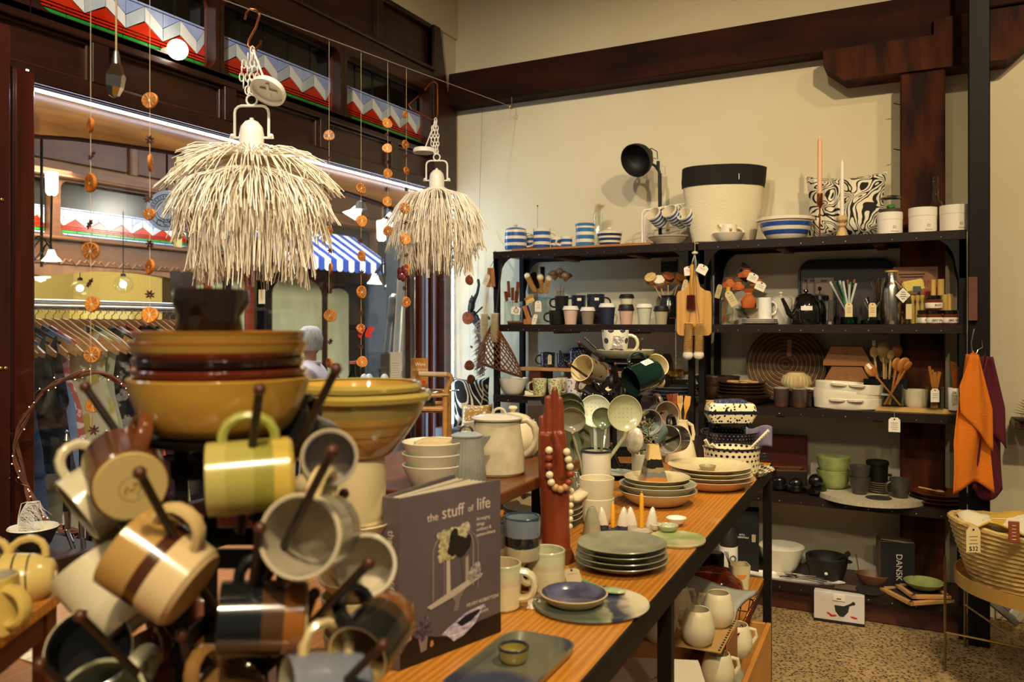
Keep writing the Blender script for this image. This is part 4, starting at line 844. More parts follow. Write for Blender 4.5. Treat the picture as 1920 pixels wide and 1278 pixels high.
# big striped bowl
k=wpx(1473,4.38);h=41*k;q=thing('mixing_bowl','large cream mixing bowl with two wide blue stripes','bowl',S(1473,L1,4.38))
O('body',lathe([(0,0),(30*k,0),(36*k,6*k),(44*k,20*k),(48*k,34*k)],40),bands(h,((0,CR),(.2,'2c519c'),(.4,CR),(.56,'2c519c'),(.76,CR)),.2,coat=.3),q)
O('rolled_rim',lathe([(48*k,34*k),(52*k,35*k),(52.5*k,40*k),(49*k,41*k),(45*k,36*k),(40*k,20*k),(30*k,5*k),(0,3*k)],40),CREAM,q);O('pour_lip',ball(4*k,(-50*k,0,38*k),(1.6,1.3,.6),10),CREAM,q)
# candles
k=wpx(1536);p=S(1537,L1,4.37);q=thing('candle_holder','slim copper candle holder on top of the shelves','candle holder',p)
O('foot',lathe([(0,0),(14*k,0),(12*k,.004),(0,.006)],20),COPPER,q);O('stem',tube([(0,0,0),(0,0,58*k)],1.6*k,8),COPPER,q);O('cup',lathe([(0,56*k),(3*k,57*k),(5.5*k,62*k),(5.5*k,83*k),(4.6*k,83*k),(4.6*k,64*k),(0,63*k)],16),COPPER,q)
q=thing('candle','tall pale pink taper candle in the copper holder','candle',(p.x,p.y,p.z+64*k));O('wax',lathe([(0,0),(4.4*k,0),(4*k,116*k),(1.6*k,121*k),(0,121.5*k)],14),mat('e8b494',.5,sss=.15),q);O('wick',tube([(0,0,121*k),(0,0,126*k)],.6*k,5),PAPER,q)
k=wpx(1579);p=S(1579,L1,4.36);q=thing('candle_holder','turned pale wooden candle holder beside the copper one','candle holder',p)
WD_=mat('d6b67c',.5,col2='c4a066',vs=10,stretch=(6,6,1));O('cone_base',lathe([(0,0),(11*k,0),(10*k,6*k),(5*k,17*k),(8*k,21*k),(5.5*k,25*k),(0,25*k)],22),WD_,q);O('ball_top',lathe([(0,24.5*k),(5*k,25*k),(10*k,31*k),(10*k,36*k),(6*k,40*k),(4*k,40*k),(4*k,38*k),(0,38*k)],22),WD_,q)
q=thing('candle','white taper candle in the turned wooden holder','candle',(p.x,p.y,p.z+38.5*k));O('wax',lathe([(0,0),(3.8*k,0),(3.4*k,98*k),(1.4*k,103*k),(0,103.5*k)],14),mat('ece4d2',.5,sss=.15),q);O('wick',tube([(0,0,103*k),(0,0,108*k)],.6*k,5),PAPER,q)
# pillow
k=wpx(1585,4.55);p=S(1586,L1+.002,4.5);q=thing('pillow','square pillow with a black and cream marbled swirl print','pillow',p,R(6))
PM=swirl('e6dcc0','1e1b18',6.5,95)
def pil(u,v,s,w=.395,h=.35,d=.06):
    x,z=(u-.5)*w,(v-.5)*h;e=(1-(2*u-1)**4)*(1-(2*v-1)**4);c=1-.12*(1-abs(2*u-1))**1*(2*v-1)**2*1.0
    return(x*(1-.10*(1-(2*v-1)**2)),s*d*e**.6,z*(1-.14*(1-(2*u-1)**2))+h/2)
O('cover',X(J(grid(22,20,lambda u,v:pil(u,v,-1)),grid(22,20,lambda u,v:pil(1-u,v,1))),Matrix.Rotation(R(-9),4,'X')),PM,q,ang=80)
# round white boxes
for i,(px,w,h,yq,lab)in enumerate(((1668,22,41,4.36,'round white cardboard box under the small terrarium'),(1730,24,47,4.36,'round white cardboard box directly before the timber post'),(1790,25,48,4.34,'round white cardboard box nearest the black steel column'))):
    k=wpx(px,yq);q=thing('round_box',lab,'box',S(px,L1,yq));WB_=mat('efe8d8',.6)
    O('body',lathe([(0,0),(w*k,0),(w*k,h*.66*k),(0,h*.66*k)],32),WB_,q);O('lid',lathe([(0,h*.665*k),(w*1.02*k,h*.665*k),(w*1.02*k,h*k),(0,h*k)],32),WB_,q)
    fa=cd(0,0,-1);O('gold_mark',J(*[box(6*k,.001,1.1*k,(0,0,z*k))for z in(11,14)],box(1*k,.001,5*k,(-3*k,0,12.5*k)),box(14*k,.001,1*k,(0,0,5*k))),mat('c8a874',.5),q,loc=(fa.x*w*k*1.005,fa.y*w*k*1.005,0),rot=(0,0,FA))
k=wpx(1670,4.4);p0=S(1670,L1,4.36);q=thing('terrarium','small glass dome terrarium with a green plant on a dark base','terrarium',(p0.x,p0.y,L1+41.3*wpx(1668,4.36)))
O('base',lathe([(0,0),(20*k,0),(20*k,6*k),(0,6*k)],26),mat('4a3424',.6),q);O('dome',lathe([(18*k,6*k),(18*k,26*k),(12*k,31*k),(0,33*k)],26),GLASS,q);O('dome_cover',lathe([(14*k,30.5*k),(19*k,27*k),(18.6*k,26*k)],26),SILVER,q)
for i in range(9):O('leaf',ball(3.4*k,(4*k*math.cos(i*2.4),4*k*math.sin(i*2.4),9*k+i*.5*k),(1.2,.8,.8),7),mat('3f7a34',.5),q)
k=wpx(1754,4.45);q=thing('decanter','clear glass decanter with a ring stopper before the timber post','decanter',S(1754,L1,4.47))
O('bottle',lathe([(0,0),(15*k,0),(15.5*k,3*k),(15.5*k,50*k),(11*k,62*k),(6*k,66*k),(5.5*k,84*k),(9*k,86*k),(5*k,87*k),(5*k,66*k),(14.5*k,50*k),(14.5*k,3*k),(0,2*k)],24),GLASS,q);O('stopper',lathe([(0,86*k),(4*k,87*k),(4*k,92*k),(6*k,98*k),(5*k,110*k),(4.4*k,110*k),(5*k,98*k),(0,94*k)],18),GLASS,q)
# ---------------------------------------------------------------- second shelf, window side
def bristle_geo(r0,r1,L,n=None,tip=0):
    n=n or max(6,int(L/.0055));p=[(0,0)]
    for i in range(n):
        t=i/n;r=r0+(r1-r0)*t;p+=[(r*.5,L*t),(r,L*(t+.5/n))]
    return lathe(p+[(r1*.7,L),(0,L)],20,wob=lambda a,z,i:1+.06*math.sin(9*a+i*2.1))
BRI=mat('d2ac62',.9,col2='e2c482',vs=60);BRIW=mat('f2e8c4',.9,col2='f8f2dc',vs=50);COIR=mat('8a4a24',.9,col2='a35c30',vs=60);OLV=mat('965a22',.45,col2='b0742e',vs=7,stretch=(5,5,1));LTW=mat('c99a5a',.5,col2='dab072',vs=8,stretch=(5,5,1));TEAK=mat('70370f',.45,col2='8a4a1a',vs=7,stretch=(6,6,1))
def glass_jar(label,loc,r,h,name='glass_jar',w=.002,lid=None):
    q=thing(name,label,'jar',loc);O('jar',lathe([(0,0),(r*.96,0),(r,h*.04),(r,h),(r-w,h),(r-w,h*.05),(0,h*.04)],22),glass('f6f9f6'),q);O('rim',tube([(r*math.cos(2*PI*j/20),r*math.sin(2*PI*j/20),h)for j in range(20)],.0016,5,closed=True),glass('eef4f0'),q);return q
k=wpx(960);p=S(962,L2,4.36);q=glass_jar('glass jar holding short brown coir brushes at the window end of the shelf',p,17*k,42*k)
rb_=random.Random(4)
for i,(dx,top,ln,w)in enumerate(((-14,61,18,4),(-9,80,30,3.5),(-1,68,24,4),(7,62,22,4.5),(9,79,30,3.8))):
    bq=thing('coir_brush',('short coir brush leaning to the rim of the window end jar','tallest straight coir brush in the window end jar','middle coir brush in the window end jar','thick coir brush low in the window end jar','coir brush with a loop bent outwards in the window end jar')[i],'brush',p,FA,grp='coir brushes in the jar')
    ax=Vector((dx*.55,0,top-4)).normalized()
    mb=Matrix.Translation((dx*k-ax.x*ln*k,(i-2)*.006,(top-ln)*k))@orient(ax,(0,1,0))
    O('bristles',X(bristle_geo(w*k,w*k,ln*k),mb),COIR,bq);e=mb.translation;O('wire_handle',tube([(0,(i-2)*.004,.006),tuple(e)],.0012,5),SILVER,bq)
tag(q,rel(yy(967,582,4.30),p),17*k,14*k,FA,name='kraft_tag',rot=(0,R(8),FA));O('tag_emblem',X(tube(arc((0,0,0),4*k,0,360,14,'xz'),.0009,4),Matrix.Translation(rel(yy(968,582,4.296),p))@Matrix.Rotation(FA,4,'Z')),INK,q)
k=wpx(966);p=S(966,L2,4.33);q=thing('dish_brush','flat dark wooden scrubbing brush lying before the jar of coir brushes','brush',p,FA);O('block',box(30*k,12*k,3*k,(0,0,5*k),.002),TEAK,q);O('bristles',box(28*k,10*k,3.4*k,(0,0,1.7*k)),BLACK,q)
k=wpx(992);p=S(989,L2,4.35);q=thing('nail_brush','wooden block brush with dark bristles leaning on another block','brush',p,FA);O('block',box(15*k,14*k,10*k,(0,0,5*k),.002),OLV,q);O('leaning_block',X(box(8*k,12*k,26*k,(0,0,0),.002),Matrix.Translation((-2*k,0,22*k))@Matrix.Rotation(R(-18),4,'Y')),OLV,q);O('bristles',X(box(3*k,10*k,24*k),Matrix.Translation((3.5*k,0,24*k))@Matrix.Rotation(R(-18),4,'Y')),BLACK,q);tag(q,(13*k,-.01,9*k),8*k,20*k,rot=(0,R(16),0))
p=S(1013,L2,4.45);k=wpx(1013,4.45);q=glass_jar('ribbed glass storage jar full of bottle brushes',p,21*k,50*k);tag(q,rel(yy(1009,574,4.36),p),12*k,20*k,FA)
O('ribs',J(*[tube([(21*k*math.cos(a),21*k*math.sin(a),.004),(21*k*math.cos(a),21*k*math.sin(a),49*k)],.0012,4)for a in[2*PI*j/18 for j in range(18)]]),glass('eef2f2'),q)
for i,(x,y,x2,y2,w,m_,lab)in enumerate(((1005,548,989,517,6.5,BRI,'tan bottle brush with a pale tip leaning to the window'),(1010,540,999,512,7,mat('241a14',.9),'black bottle brush at the back of the ribbed jar'),(1015,550,1013,520,7.5,BRI,'upright tan bottle brush in the ribbed jar'),(1018,530,1017,500,6,mat('2e2018',.9),'dark brush with a round head, tallest in the ribbed jar'),(1024,550,1029,522,7,BRI,'tan bottle brush leaning towards the duster'))):
    bq=thing('bottle_brush',lab,'brush',p,0,'bottle brushes in the ribbed jar');a_,b_=Vector(rel(yy(x,y,4.43+.012*i),p)),Vector(rel(yy(x2,y2,4.43+.012*i),p));v=b_-a_
    O('bristles',X(bristle_geo(w*k*.8,w*k,v.length),Matrix.Translation(a_)@orient(v,(0,1,0))),m_,bq);O('wire_handle',tube([(0,.012*i-.02,.008),tuple(a_)],.0012,5),SILVER,bq)
    if i in(0,2,4):O('tip_tuft',ball(w*k*.95,tuple(b_),n=10),BRIW,bq)
k=wpx(996);q=thing('block_brush','small wooden brush with pale bristles perched against the ribbed jar','brush',yy(993,562,4.37),FA);q.rotation_euler=(0,R(-25),FA);O('block',box(17*k,8*k,5*k,(0,0,4*k),.001),OLV,q);O('bristles',box(16*k,7*k,7*k,(0,0,-2*k)),BRI,q)
k=wpx(1052);EB=mat('181512',.3,coat=.3,bump=.03,bs=60)
mug('lower black enamel mug of the pair stacked beside the ribbed jar',S(1045,L2,4.38),16*k,26*k,EB,None,None,FA+PI,out=9*k)
mug('upper black enamel mug of the stacked pair, feather dusters behind it',Vector((S(1053,0,4.39).x,4.39,L2+26.5*k)),13*k,26*k,EB,None,None,FA+PI,out=9*k)
p=S(1051,L2,4.5);k=wpx(1051,4.5);q=glass_jar('glass bottle holding feather dusters behind the black mugs',p,8*k,62*k)
for i,(x,y)in enumerate(((1038,512),(1051,508),(1062,515))):
    d_=thing('feather_duster',('fluffy duster leaning to the bottle brushes','fluffy duster standing upright in the middle','fluffy duster leaning to the speckled mugs')[i],'duster',p,0,'feather dusters');b_=Vector(rel(yy(x,y,4.5),p));rr=random.Random(i)
    O('handle',tube([(0,0,.01),(b_.x*.6,b_.y,b_.z*.75)],.003,6),OLV,d_);c_=(b_.x*.8,b_.y,b_.z*.86)
    O('feathers',J(*[tube([c_,(c_[0]+.03*math.cos(a)*t+b_.x*.12,c_[1]+.03*math.sin(a)*t,c_[2]+.03),(c_[0]+.042*math.cos(a)*t+b_.x*.3,c_[1]+.042*math.sin(a)*t,c_[2]+.05+.012*rr.random()-.02*t)],[.0016,.0026,.0008],4)for a,t in[(rr.uniform(0,6.3),rr.uniform(.2,1))for _ in range(150)]]),mat('8a6844',.95,col2='b89870',vs=40),d_,kind='stuff')
    O('down_puff',ball(.023,tuple(b_+Vector((0,-.012,0))),(1,1,.8),12),mat('d8c2a2',.95,bump=.4,bs=150),d_)
NSP=voro('1e2230','c8ccd4',220,.14)
for px,yq,r,h,lab,a_ in((1085,4.5,14,28,'navy speckled enamel mug behind the pink keep cup',PI),(1117,4.47,17,33,'larger navy speckled enamel mug with its handle towards the stacked cups',0)):
    k=wpx(px,yq);z=L2+(26 if px<1100 else 23)*k
    st_=O('mug_riser',box(30*k,.07,z-L2-.001,(0,0,(z-L2)/2),.002),mat('20160f',.6),label='dark block lifting the '+('smaller' if px<1100 else 'larger')+' navy speckled mug',cat='block',loc=S(px,L2+.0005,yq))
    q=mug(lab,(S(px,0,yq).x,S(px,0,yq).y,z+.001),r*k,h*k,NSP,mat('22242c',.3),None,FA+a_,out=11*k);O('white_label',box(8*k,.001,5*k,(0,0,h*.72*k)),PAPER,q,loc=(math.sin(-a_)*0+(-.0 if 1 else 0),-r*k*1.02*(1 if a_==0 else-1),0))
# keep cups
def keep_cup(label,px,yq,z,c,lid,rt,rb,h,lh=7,texture=True):
    k=wpx(px,yq);v=S(px,z,yq);q=thing('keep_cup',label,'cup',v,FA,'reusable cups on the second shelf')
    n=6;pr=[(0,0),(rb*k,0)]
    for i in range(1,n*2+1):t=i/(n*2);pr.append(((rb+(rt-rb)*t)*k*(1+(.012 if i%2 else-.006)),h*k*t))
    O('body',lathe(pr+[(0,h*k)],30),mat(c,.65,bump=.05),q)
    O('lid',lathe([(rt*k,h*k),((rt+2)*k,h*k),((rt+2)*k,(h+1.6)*k),((rt+1.6)*k,(h+2)*k),((rt-.5)*k,(h+lh)*k),((rt-2)*k,(h+lh+.6)*k),((rt-3)*k,(h+lh-.8)*k),(0,(h+lh-.8)*k)],30),mat(lid,.5),q)
    return v,(h+lh)*k
WL,BKL='efe9de','1c1815'
keep_cup('pale pink cup with a white lid, beside the black enamel mugs',1070,4.34,L2,'d6b6a2',WL,13.5,10.5,27)
keep_cup('grey brown speckled cup with a white lid',1102,4.34,L2,'8a7a66',WL,12.5,10,25)
keep_cup('dark navy cup with a white lid over a dark sleeve',1139,4.35,L2,'1f2540',WL,14.5,11.5,32)
v,hh=keep_cup('lower pink cup with a black lid at the bottom of a stack of two',1174,4.34,L2,'d2ac96',BKL,13.5,10.5,26,11)
keep_cup('cream cup with a black lid stacked on the pink cup',1175,4.34,L2+hh+.0006,'dcd6bc',BKL,12.5,10,12)
keep_cup('pale green cup with a white lid between the stacked cups and the black jar',1208,4.34,L2,'c9cbb0',WL,14,10.5,31)
keep_cup('beige cup with a black lid before the black jar',1240,4.33,L2,'b5a988',BKL,13,10,25,9)
p=S(1254,L2,4.46);k=wpx(1254,4.46);q=thing('storage_jar','glossy black ceramic jar holding wooden dish brushes','jar',p);O('jar_body',vg([(0,0),(17*k,0),(17.5*k,3*k),(17.5*k,40*k),(14*k,46*k),(15*k,54*k)],.004),EB,q)
for i,(x,y,m_,lab)in enumerate(((1222,525,BRI,'round dish brush with pale bristles nearest the stacked cups'),(1236,530,BRIW,'round dish brush with yellow bristles facing forward'),(1252,523,COIR,'brown bristled dish brush at the back of the black jar'),(1273,525,OLV,'round wooden brush head near the hanging board'))):
    bq=thing('dish_brush',lab,'brush',p,0,'dish brushes in the black jar');b_=Vector(rel(yy(x,y,4.44+.02*i),p));ax=cd(-.35+.2*i,.55,-.6)
    O('handle',tube([(0,0,.012),(b_.x*.4,b_.y*.5,.14),tuple(b_)],.003,6),LTW,bq);O('head',X(lathe([(0,-.004),(11*k,-.004),(11*k,.004),(0,.006)],18),Matrix.Translation(b_)@orient(ax,(0,1,0))),OLV,bq);O('bristles',X(bristle_geo(9.5*k,11.5*k,9*k,5),Matrix.Translation(b_+ax*.005)@orient(ax,(0,1,0))),m_,bq)
# ---------------------------------------------------------------- things hung on the end and middle posts
p=yy(921,500,4.25);k=kY(921,4.25);q=thing('hanging_brush_pair','pair of cream bottle brushes with wooden block handles hung on the shelf corner','brush',p,FA)
rl=lambda x,y,d=0:tuple(Matrix.Rotation(-FA,3,'Z')@(yy(x,y,4.25-d)-p))
O('hook',tube([rl(924,474),rl(929,470),rl(933,476),rl(926,488),rl(920,500)],.0018,6),STEEL,q)
for i,(x,x2)in enumerate(((917,906),(924,925))):
    O('wooden_handle',X(box(8*k,8*k,36*k,(0,0,0),.003),Matrix.Translation(rl(x,520,.01*i))@Matrix.Rotation(R(4-8*i),4,'Y')),OLV,q);O('wire',tube([rl(x,536),rl(x2+2,590)],.0011,5),SILVER,q)
    O('bristles',X(bristle_geo(8.5*k,9*k,54*k),Matrix.Translation(rl(x2+2,641))),BRIW,q)
tag(q,rl(912,524,.03),10*k,20*k,rot=(0,R(22),0),name='kraft_tag')
p=yy(935,500,4.27);q=thing('woven_carrier','conical open woven reed carrier hanging by a dark rope with grey fur behind','basket',p,FA)
rl=lambda x,y,d=0:tuple(Matrix.Rotation(-FA,3,'Z')@(yy(x,y,4.27-d)-p))
O('rope',tube([rl(941,495),rl(938,520),rl(930,590),rl(934,620)],.005,6),mat('3a2a20',.9),q);O('hook',tube([rl(932,488),rl(938,478),rl(944,486),rl(940,498)],.002,6),STEEL,q)
A_,B_=Vector(rl(925,600)),Vector(rl(938,694));rc=random.Random(8);gs=[]
def cone(u,a):
    c=A_+(B_-A_)*u;w=(16+60*u-26*u*u*u)*k*.62;sk=Vector((22*k*(u-.5)*math.cos(a),0,-14*k*math.cos(a)*u));return tuple(c+Vector((w*math.cos(a),w*.55*math.sin(a),0))+sk)
for i in range(22):
    for s in(-1,1):gs.append(tube([cone(t/12,2*PI*i/22+s*t/12*2.2)for t in range(13)],.0029,4))
O('reed_weave',J(*gs),mat('6e4020',.7,col2='8a562c',vs=20),q,kind='stuff');O('rim',tube([cone(.99,2*PI*j/26)for j in range(26)],.005,6,closed=True),mat('4a2a18',.7),q);O('mouth_rim',tube([cone(.02,2*PI*j/20)for j in range(20)],.004,6,closed=True),mat('4a2a18',.7),q)
O('fur',J(*[tube([rl(905+rc.uniform(-6,8),y,-.02),rl(900+rc.uniform(-9,9),y+10,.01*rc.random()),rl(893+rc.uniform(-10,10),y+18,.01*rc.random())],[.003,.004,.0006],4)for y in[595+q_*.9 for q_ in range(110)]]),mat('8a8078',.95,col2='b0a89c',vs=60),q,kind='stuff')
# black climbing figurine on the wall
p=yy(889,575,4.6);Zf=-ST*p.x+CT*p.y;k=Zf/F;q=thing('climbing_figurine','matt black figurine climbing on the wall with one arm raised','figurine',p);P_=lambda x,y,d=0:rel(dz(x,y,Zf-d),p)
skin('figure',q,[P_(896,612,.02),P_(888,590,.03),P_(882,576,.03),P_(885,563,.04),P_(895,549,.02),P_(898,533),P_(896,522),P_(905,602,.05),P_(913,592,.06),P_(918,598,.03),P_(893,590,.05),P_(898,606,.06),P_(905,624,.02),P_(880,582,.05)],[(0,1),(1,2),(2,3),(2,4),(4,5),(5,6),(0,7),(7,8),(8,9),(0,10),(10,11),(0,12),(2,13)],[6*k,7*k,6*k,4.5*k,3*k,2.6*k,3*k,4*k,3.4*k,3*k,4*k,3.4*k,3*k,4*k],mat('12141a',.45))
O('head',J(ball(6.5*k,(0,0,0),(.9,1,1.1),14),ball(3.4*k,(-3*k,-3*k,-2*k),n=8),*[ball(2*k,(s*6*k,0,0),(.5,1,1),6)for s in(-1,1)]),mat('12141a',.45),q,loc=P_(886,563,.04));O('wall_peg',tube([P_(890,590),(.02,.07,0)],.006,6),BLACK,q);O('hanging_wire',tube([P_(896,522),P_(900,350),P_(905,170)],.0009,4),STEEL,q)
# zebra cushion on a low chest
p=yy(889,800,4.42);q=O('side_chest',box(.34,.3,p.z,(0,0,p.z/2),.006),mat('33201a',.5),label='low dark chest under the zebra print cushion',cat='chest',loc=(p.x-.04,4.44,0))
q=thing('cushion','black cushion with white wavy zebra lines beside the shelves','cushion',(p.x-.0,4.40,p.z+.002),R(38));O('cover',X(J(grid(18,18,lambda u,v:pil(u,v,-1,.24,.32,.05)),grid(18,18,lambda u,v:pil(1-u,v,1,.24,.32,.05))),Matrix.Rotation(R(-14),4,'X')),swirl('16140f','d8d0be',3.2,110),q,ang=80);O('tassel_cord',tube([(.05,-.075,.3),(.055,-.08,.2),(.045,-.06,.14)],.003,5),STRING,q)
q=thing('cushion','ochre patterned cushion peeking out behind the pale teapot','cushion',(p.x+.09,4.28,p.z-.03),R(20));O('cover',X(J(grid(12,12,lambda u,v:pil(u,v,-1,.2,.2,.04)),grid(12,12,lambda u,v:pil(1-u,v,1,.2,.2,.04))),Matrix.Rotation(R(-20),4,'X')),voro('b88a48','e4cfa0',60,.35),q,ang=80);O('stand',box(.16,.12,p.z-.04,(0,.05,-(p.z-.04)/2+.004)),mat('33201a',.5),q)
# cutting board with brushes on the middle posts
p=yy(1301,478,4.24);k=kY(1301,4.24);q=thing('cutting_board','pale wooden paddle board hung on the middle shelf post','board',p,FA);rl=lambda x,y,d=0:tuple(Matrix.Rotation(-FA,3,'Z')@(yy(x,y,4.24)-p)+Vector((0,-d,0)))
bo=rrect(65*k,84*k,9*k,5);c0=rl(1301,587)
o=[(x,z)for x,z in bo];i0=6
nk=[(32.5*k,33*k),(30*k,41*k),(20*k,43*k),(11*k,50*k),(7*k,66*k),(5*k,74*k),(-5*k,74*k),(-7*k,66*k),(-11*k,50*k),(-20*k,43*k),(-30*k,41*k),(-32.5*k,33*k)]
O('board',prism(nk+[(x,z)for x,z in bo if z<0],.016,'xz'),mat('c08a44',.4,col2='d6a45c',vs=2.5,stretch=(18,3,1.2),coat=.2),q,loc=c0);O('hanging_loop',J(tube([rl(1303,446),rl(1303,474)],.0014,5),tube([rl(1303,474),rl(1298,490),rl(1296,512)],.0018,5),tube([rl(1303,474),rl(1305,490),rl(1304,512)],.0018,5),ball(5*k,rl(1303,474),(1.2,1,.7),8)),mat('d8cdb0',.8),q)
for x,y,a_ in((1291,508,-6),(1315,505,28)):tag(q,rl(x,y,.02),20*k,17*k,rot=(0,R(a_),0),name='white_tag',lines=2)
for x,y,a_ in((1283,535,14),(1287,542,6)):tag(q,rl(x,y,.014),9*k,22*k,rot=(0,R(a_),0),m=mat('c9b488',.8),name='kraft_tag')
q=thing('bottle_brush','small bottle brush with a yellow handle and rusty red bristles before the board','brush',yy(1298,500,4.215),FA);rl2=lambda x,y:tuple(Matrix.Rotation(-FA,3,'Z')@(yy(x,y,4.215)-q.location))
O('handle',tube([rl2(1298,496),rl2(1298,514),rl2(1297,552)],[3.6*k,4*k,3*k],10),mat('d69c30',.4),q);O('bristles',X(bristle_geo(9*k,8*k,26*k),Matrix.Translation(rl2(1296,579))),mat('7a2e1a',.9,col2='94402a',vs=60),q);O('loop',tube([rl2(1299,490),rl2(1302,480)],.001,4),STRING,q)
for i,(x,x2,xb,lab)in enumerate(((1296,1289,1290,'long straw bottle brush with a white tuft, on the side of the keep cups'),(1306,1309,1310,'long straw bottle brush with a white tuft, on the side of the glass jar'))):
    q=thing('bottle_brush',lab,'brush',yy(x,580,4.205),FA,'brushes hung over the board');rl2=lambda xx_,y:tuple(Matrix.Rotation(-FA,3,'Z')@(yy(xx_,y,4.205)-q.location))
    O('twisted_wire',tube([rl2(1303,478),rl2(x,560),rl2(x2+3,606)],.0016,6),SILVER,q);a_,b_=Vector(rl2(xb,662)),Vector(rl2(x2+3,605));v=b_-a_
    O('bristles',X(bristle_geo(9.2*k,8.4*k,v.length),Matrix.Translation(a_)@orient(v,(0,1,0))),BRI,q);O('tuft',ball(10*k,rl2(xb,665),(1,1,.95),14),mat('ece4d0',.95,bump=1,bs=260),q)
q=thing('tea_infuser','clear oval glass infuser hanging on a beaded chain below the second shelf','infuser',yy(1267,701,4.26),FA);O('capsule',J(ball(9.5*k,(-10*k,0,0),n=16),ball(9.5*k,(10*k,0,0),n=16),X(lathe([(9.5*k,-10*k),(9.5*k,10*k)],20),Matrix.Rotation(R(90),4,'Y'))),glass('d8d4bc',.05),q);O('chain',J(*[ball(.0018,(0,0,9*k+i*.004),n=5)for i in range(68)]),SILVER,q);O('leaves',ball(6*k,(0,0,-3*k),(2,1,.6),8),mat('8a7a50',.9),q);O('hook_plate',box(20*k,8*k,2*k,(0,.01,9*k+.274),.001),COPPER,q)
# ---------------------------------------------------------------- second shelf, post side
p=S(1362,L2,4.36);k=wpx(1362,4.36);q=glass_jar('glass jar with wooden tongs and curled orange straps, next to the hung board',p,12.5*k,45*k)
O('tongs',X(tube([(0,0,0),(3*k,0,30*k),(6*k,0,52*k)],.004,7),Matrix.Translation((-6*k,0,4*k))),mat('c4581c',.5),q);O('yellow_grip',tube([(1*k,0,52*k),(4*k,0,70*k)],4*k,8),mat('d6a838',.5),q);O('curls',J(*[tube([(6*k*math.cos(a+j),6*k*math.sin(a+j),3*k+j*5*k+a*k)for a in[q_*PI/6 for q_ in range(12)]],.0016,5)for j in range(3)]),mat('b4481a',.5),q)
tag(q,(12*k,-.04,48*k),15*k,30*k,rot=(0,R(-30),FA),m=mat('cdbb8c',.8),name='kraft_tag');tag(q,(-13*k,-.02,62*k),10*k,26*k,rot=(0,R(14),FA),m=mat('b0a070',.8),name='kraft_tag')
p=S(1402,L2,4.42);k=wpx(1402,4.42);q=thing('glass_bowl','footed glass bowl piled with wrapped orange cloth scrubbers','bowl',p);O('bowl',lathe([(0,0),(15*k,0),(3*k,3*k),(3*k,14*k),(20*k,26*k),(24*k,30*k),(19*k,27*k),(0,16*k)],24),glass('dcdccc'),q)
OC=mat('a34c1c',.8,col2='bb6428',vs=20,bump=.4,bs=40);rr=random.Random(6)
for i,(x,y,w,h,lab)in enumerate(((1368,530,16,18,'small orange pouch with a looped tie at the back of the pile'),(1400,512,20,16,'dark wrapped orange bundle on the very top of the pile'),(1420,528,17,15,'orange bundle behind the white square tags'),(1404,560,18,34,'tall glossy orange packet standing in the pile'),(1385,535,15,18,'crinkled orange pouch in the middle of the pile'))):
    s_=thing('cloth_scrubber',lab,'scrubber',yy(x,y,4.40+.015*(i%3)),FA,'orange scrubbers in the glass bowl');O('pouch',lathe([(0,-h*k*.6),(w*k*.7,-h*k*.5),(w*k*.8,-h*k*.1),(w*k*.3,h*k*.3),(w*k*.65,h*k*.55),(0,h*k*.5)],16,1,.6,lambda a,z,i_:1+.14*math.sin(5*a+z*90)),OC,s_);O('tie',tube([(w*k*.32*math.cos(a),w*k*.22*math.sin(a),h*k*.3)for a in[2*PI*j/12 for j in range(12)]],.0018,5,closed=True),STRING,s_)
    if i in(1,2):tag(s_,(8*k if i==1 else 2*k,-.035,-9*k),19*k,16*k,rot=(0,R(24),0),name='emblem_tag');
    if i==1:O('dark_wrap',X(box(28*k,.01,28*k),Matrix.Translation((-2*k,.02,2*k))@Matrix.Rotation(R(38),4,'Y')),mat('231510',.5),s_)
p0=S(1424,L2,4.36);k=wpx(1424,4.36)
for i in range(3):plate(('bottom white side plate under the small white jug','middle white side plate under the small white jug','top white side plate under the small white jug')[i],(p0.x,p0.y,L2+i*.0095),(34-i*.6)*k,.009,WHITEC,rb=22*k,grp='white plates on the second shelf')
q=mug('slim white jug standing on the stack of white plates',(S(1434,0,4.36).x,4.36,L2+.0265),12*k,40*k,WHITEC,None,None,FA,rb=12.5*k,out=10*k,name='jug',cat='jug')
p=S(1464,L2,4.45);k=wpx(1464,4.45);teapot('pale grey teapot with a dark trim half behind the black enamel teapot',p,22*k,48*k,mat('c4beaa',.25,coat=.2),mat('c4beaa',.25,coat=.2),FA+PI,hm=mat('3c3832',.3))
p=S(1511,L2,4.36);k=wpx(1511,4.36);EN=mat('141110',.12,coat=.6);q=teapot('glossy black enamel teapot with a curved spout and a white label',p,26*k,52*k,EN,EN,FA,sh=1.2,rt=18*k);O('white_label',box(21*k,.0015,8*k,(-8*k,-26.5*k,30*k)),PAPER,q);O('handle_ring',tube(arc((24*k,0,30*k),14*k,-70,90,10,'xz'),.005,6),EN,q)
p=S(1537,L2,4.45);k=wpx(1537,4.45);q=thing('coffee_press','black lidded glass and chrome coffee press behind the enamel teapot','coffee press',p);O('beaker',lathe([(0,0),(15*k,0),(15*k,46*k),(14*k,46*k),(14*k,2*k),(0,2*k)],22),mat('9a948c',.08,.9),q);O('lid',lathe([(0,46*k),(17*k,46*k),(16*k,54*k),(5*k,58*k),(0,58*k)],22),EN,q);O('plunger',J(tube([(0,0,56*k),(0,0,66*k)],.002,6),ball(4*k,(0,0,67*k),n=8)),EN,q)
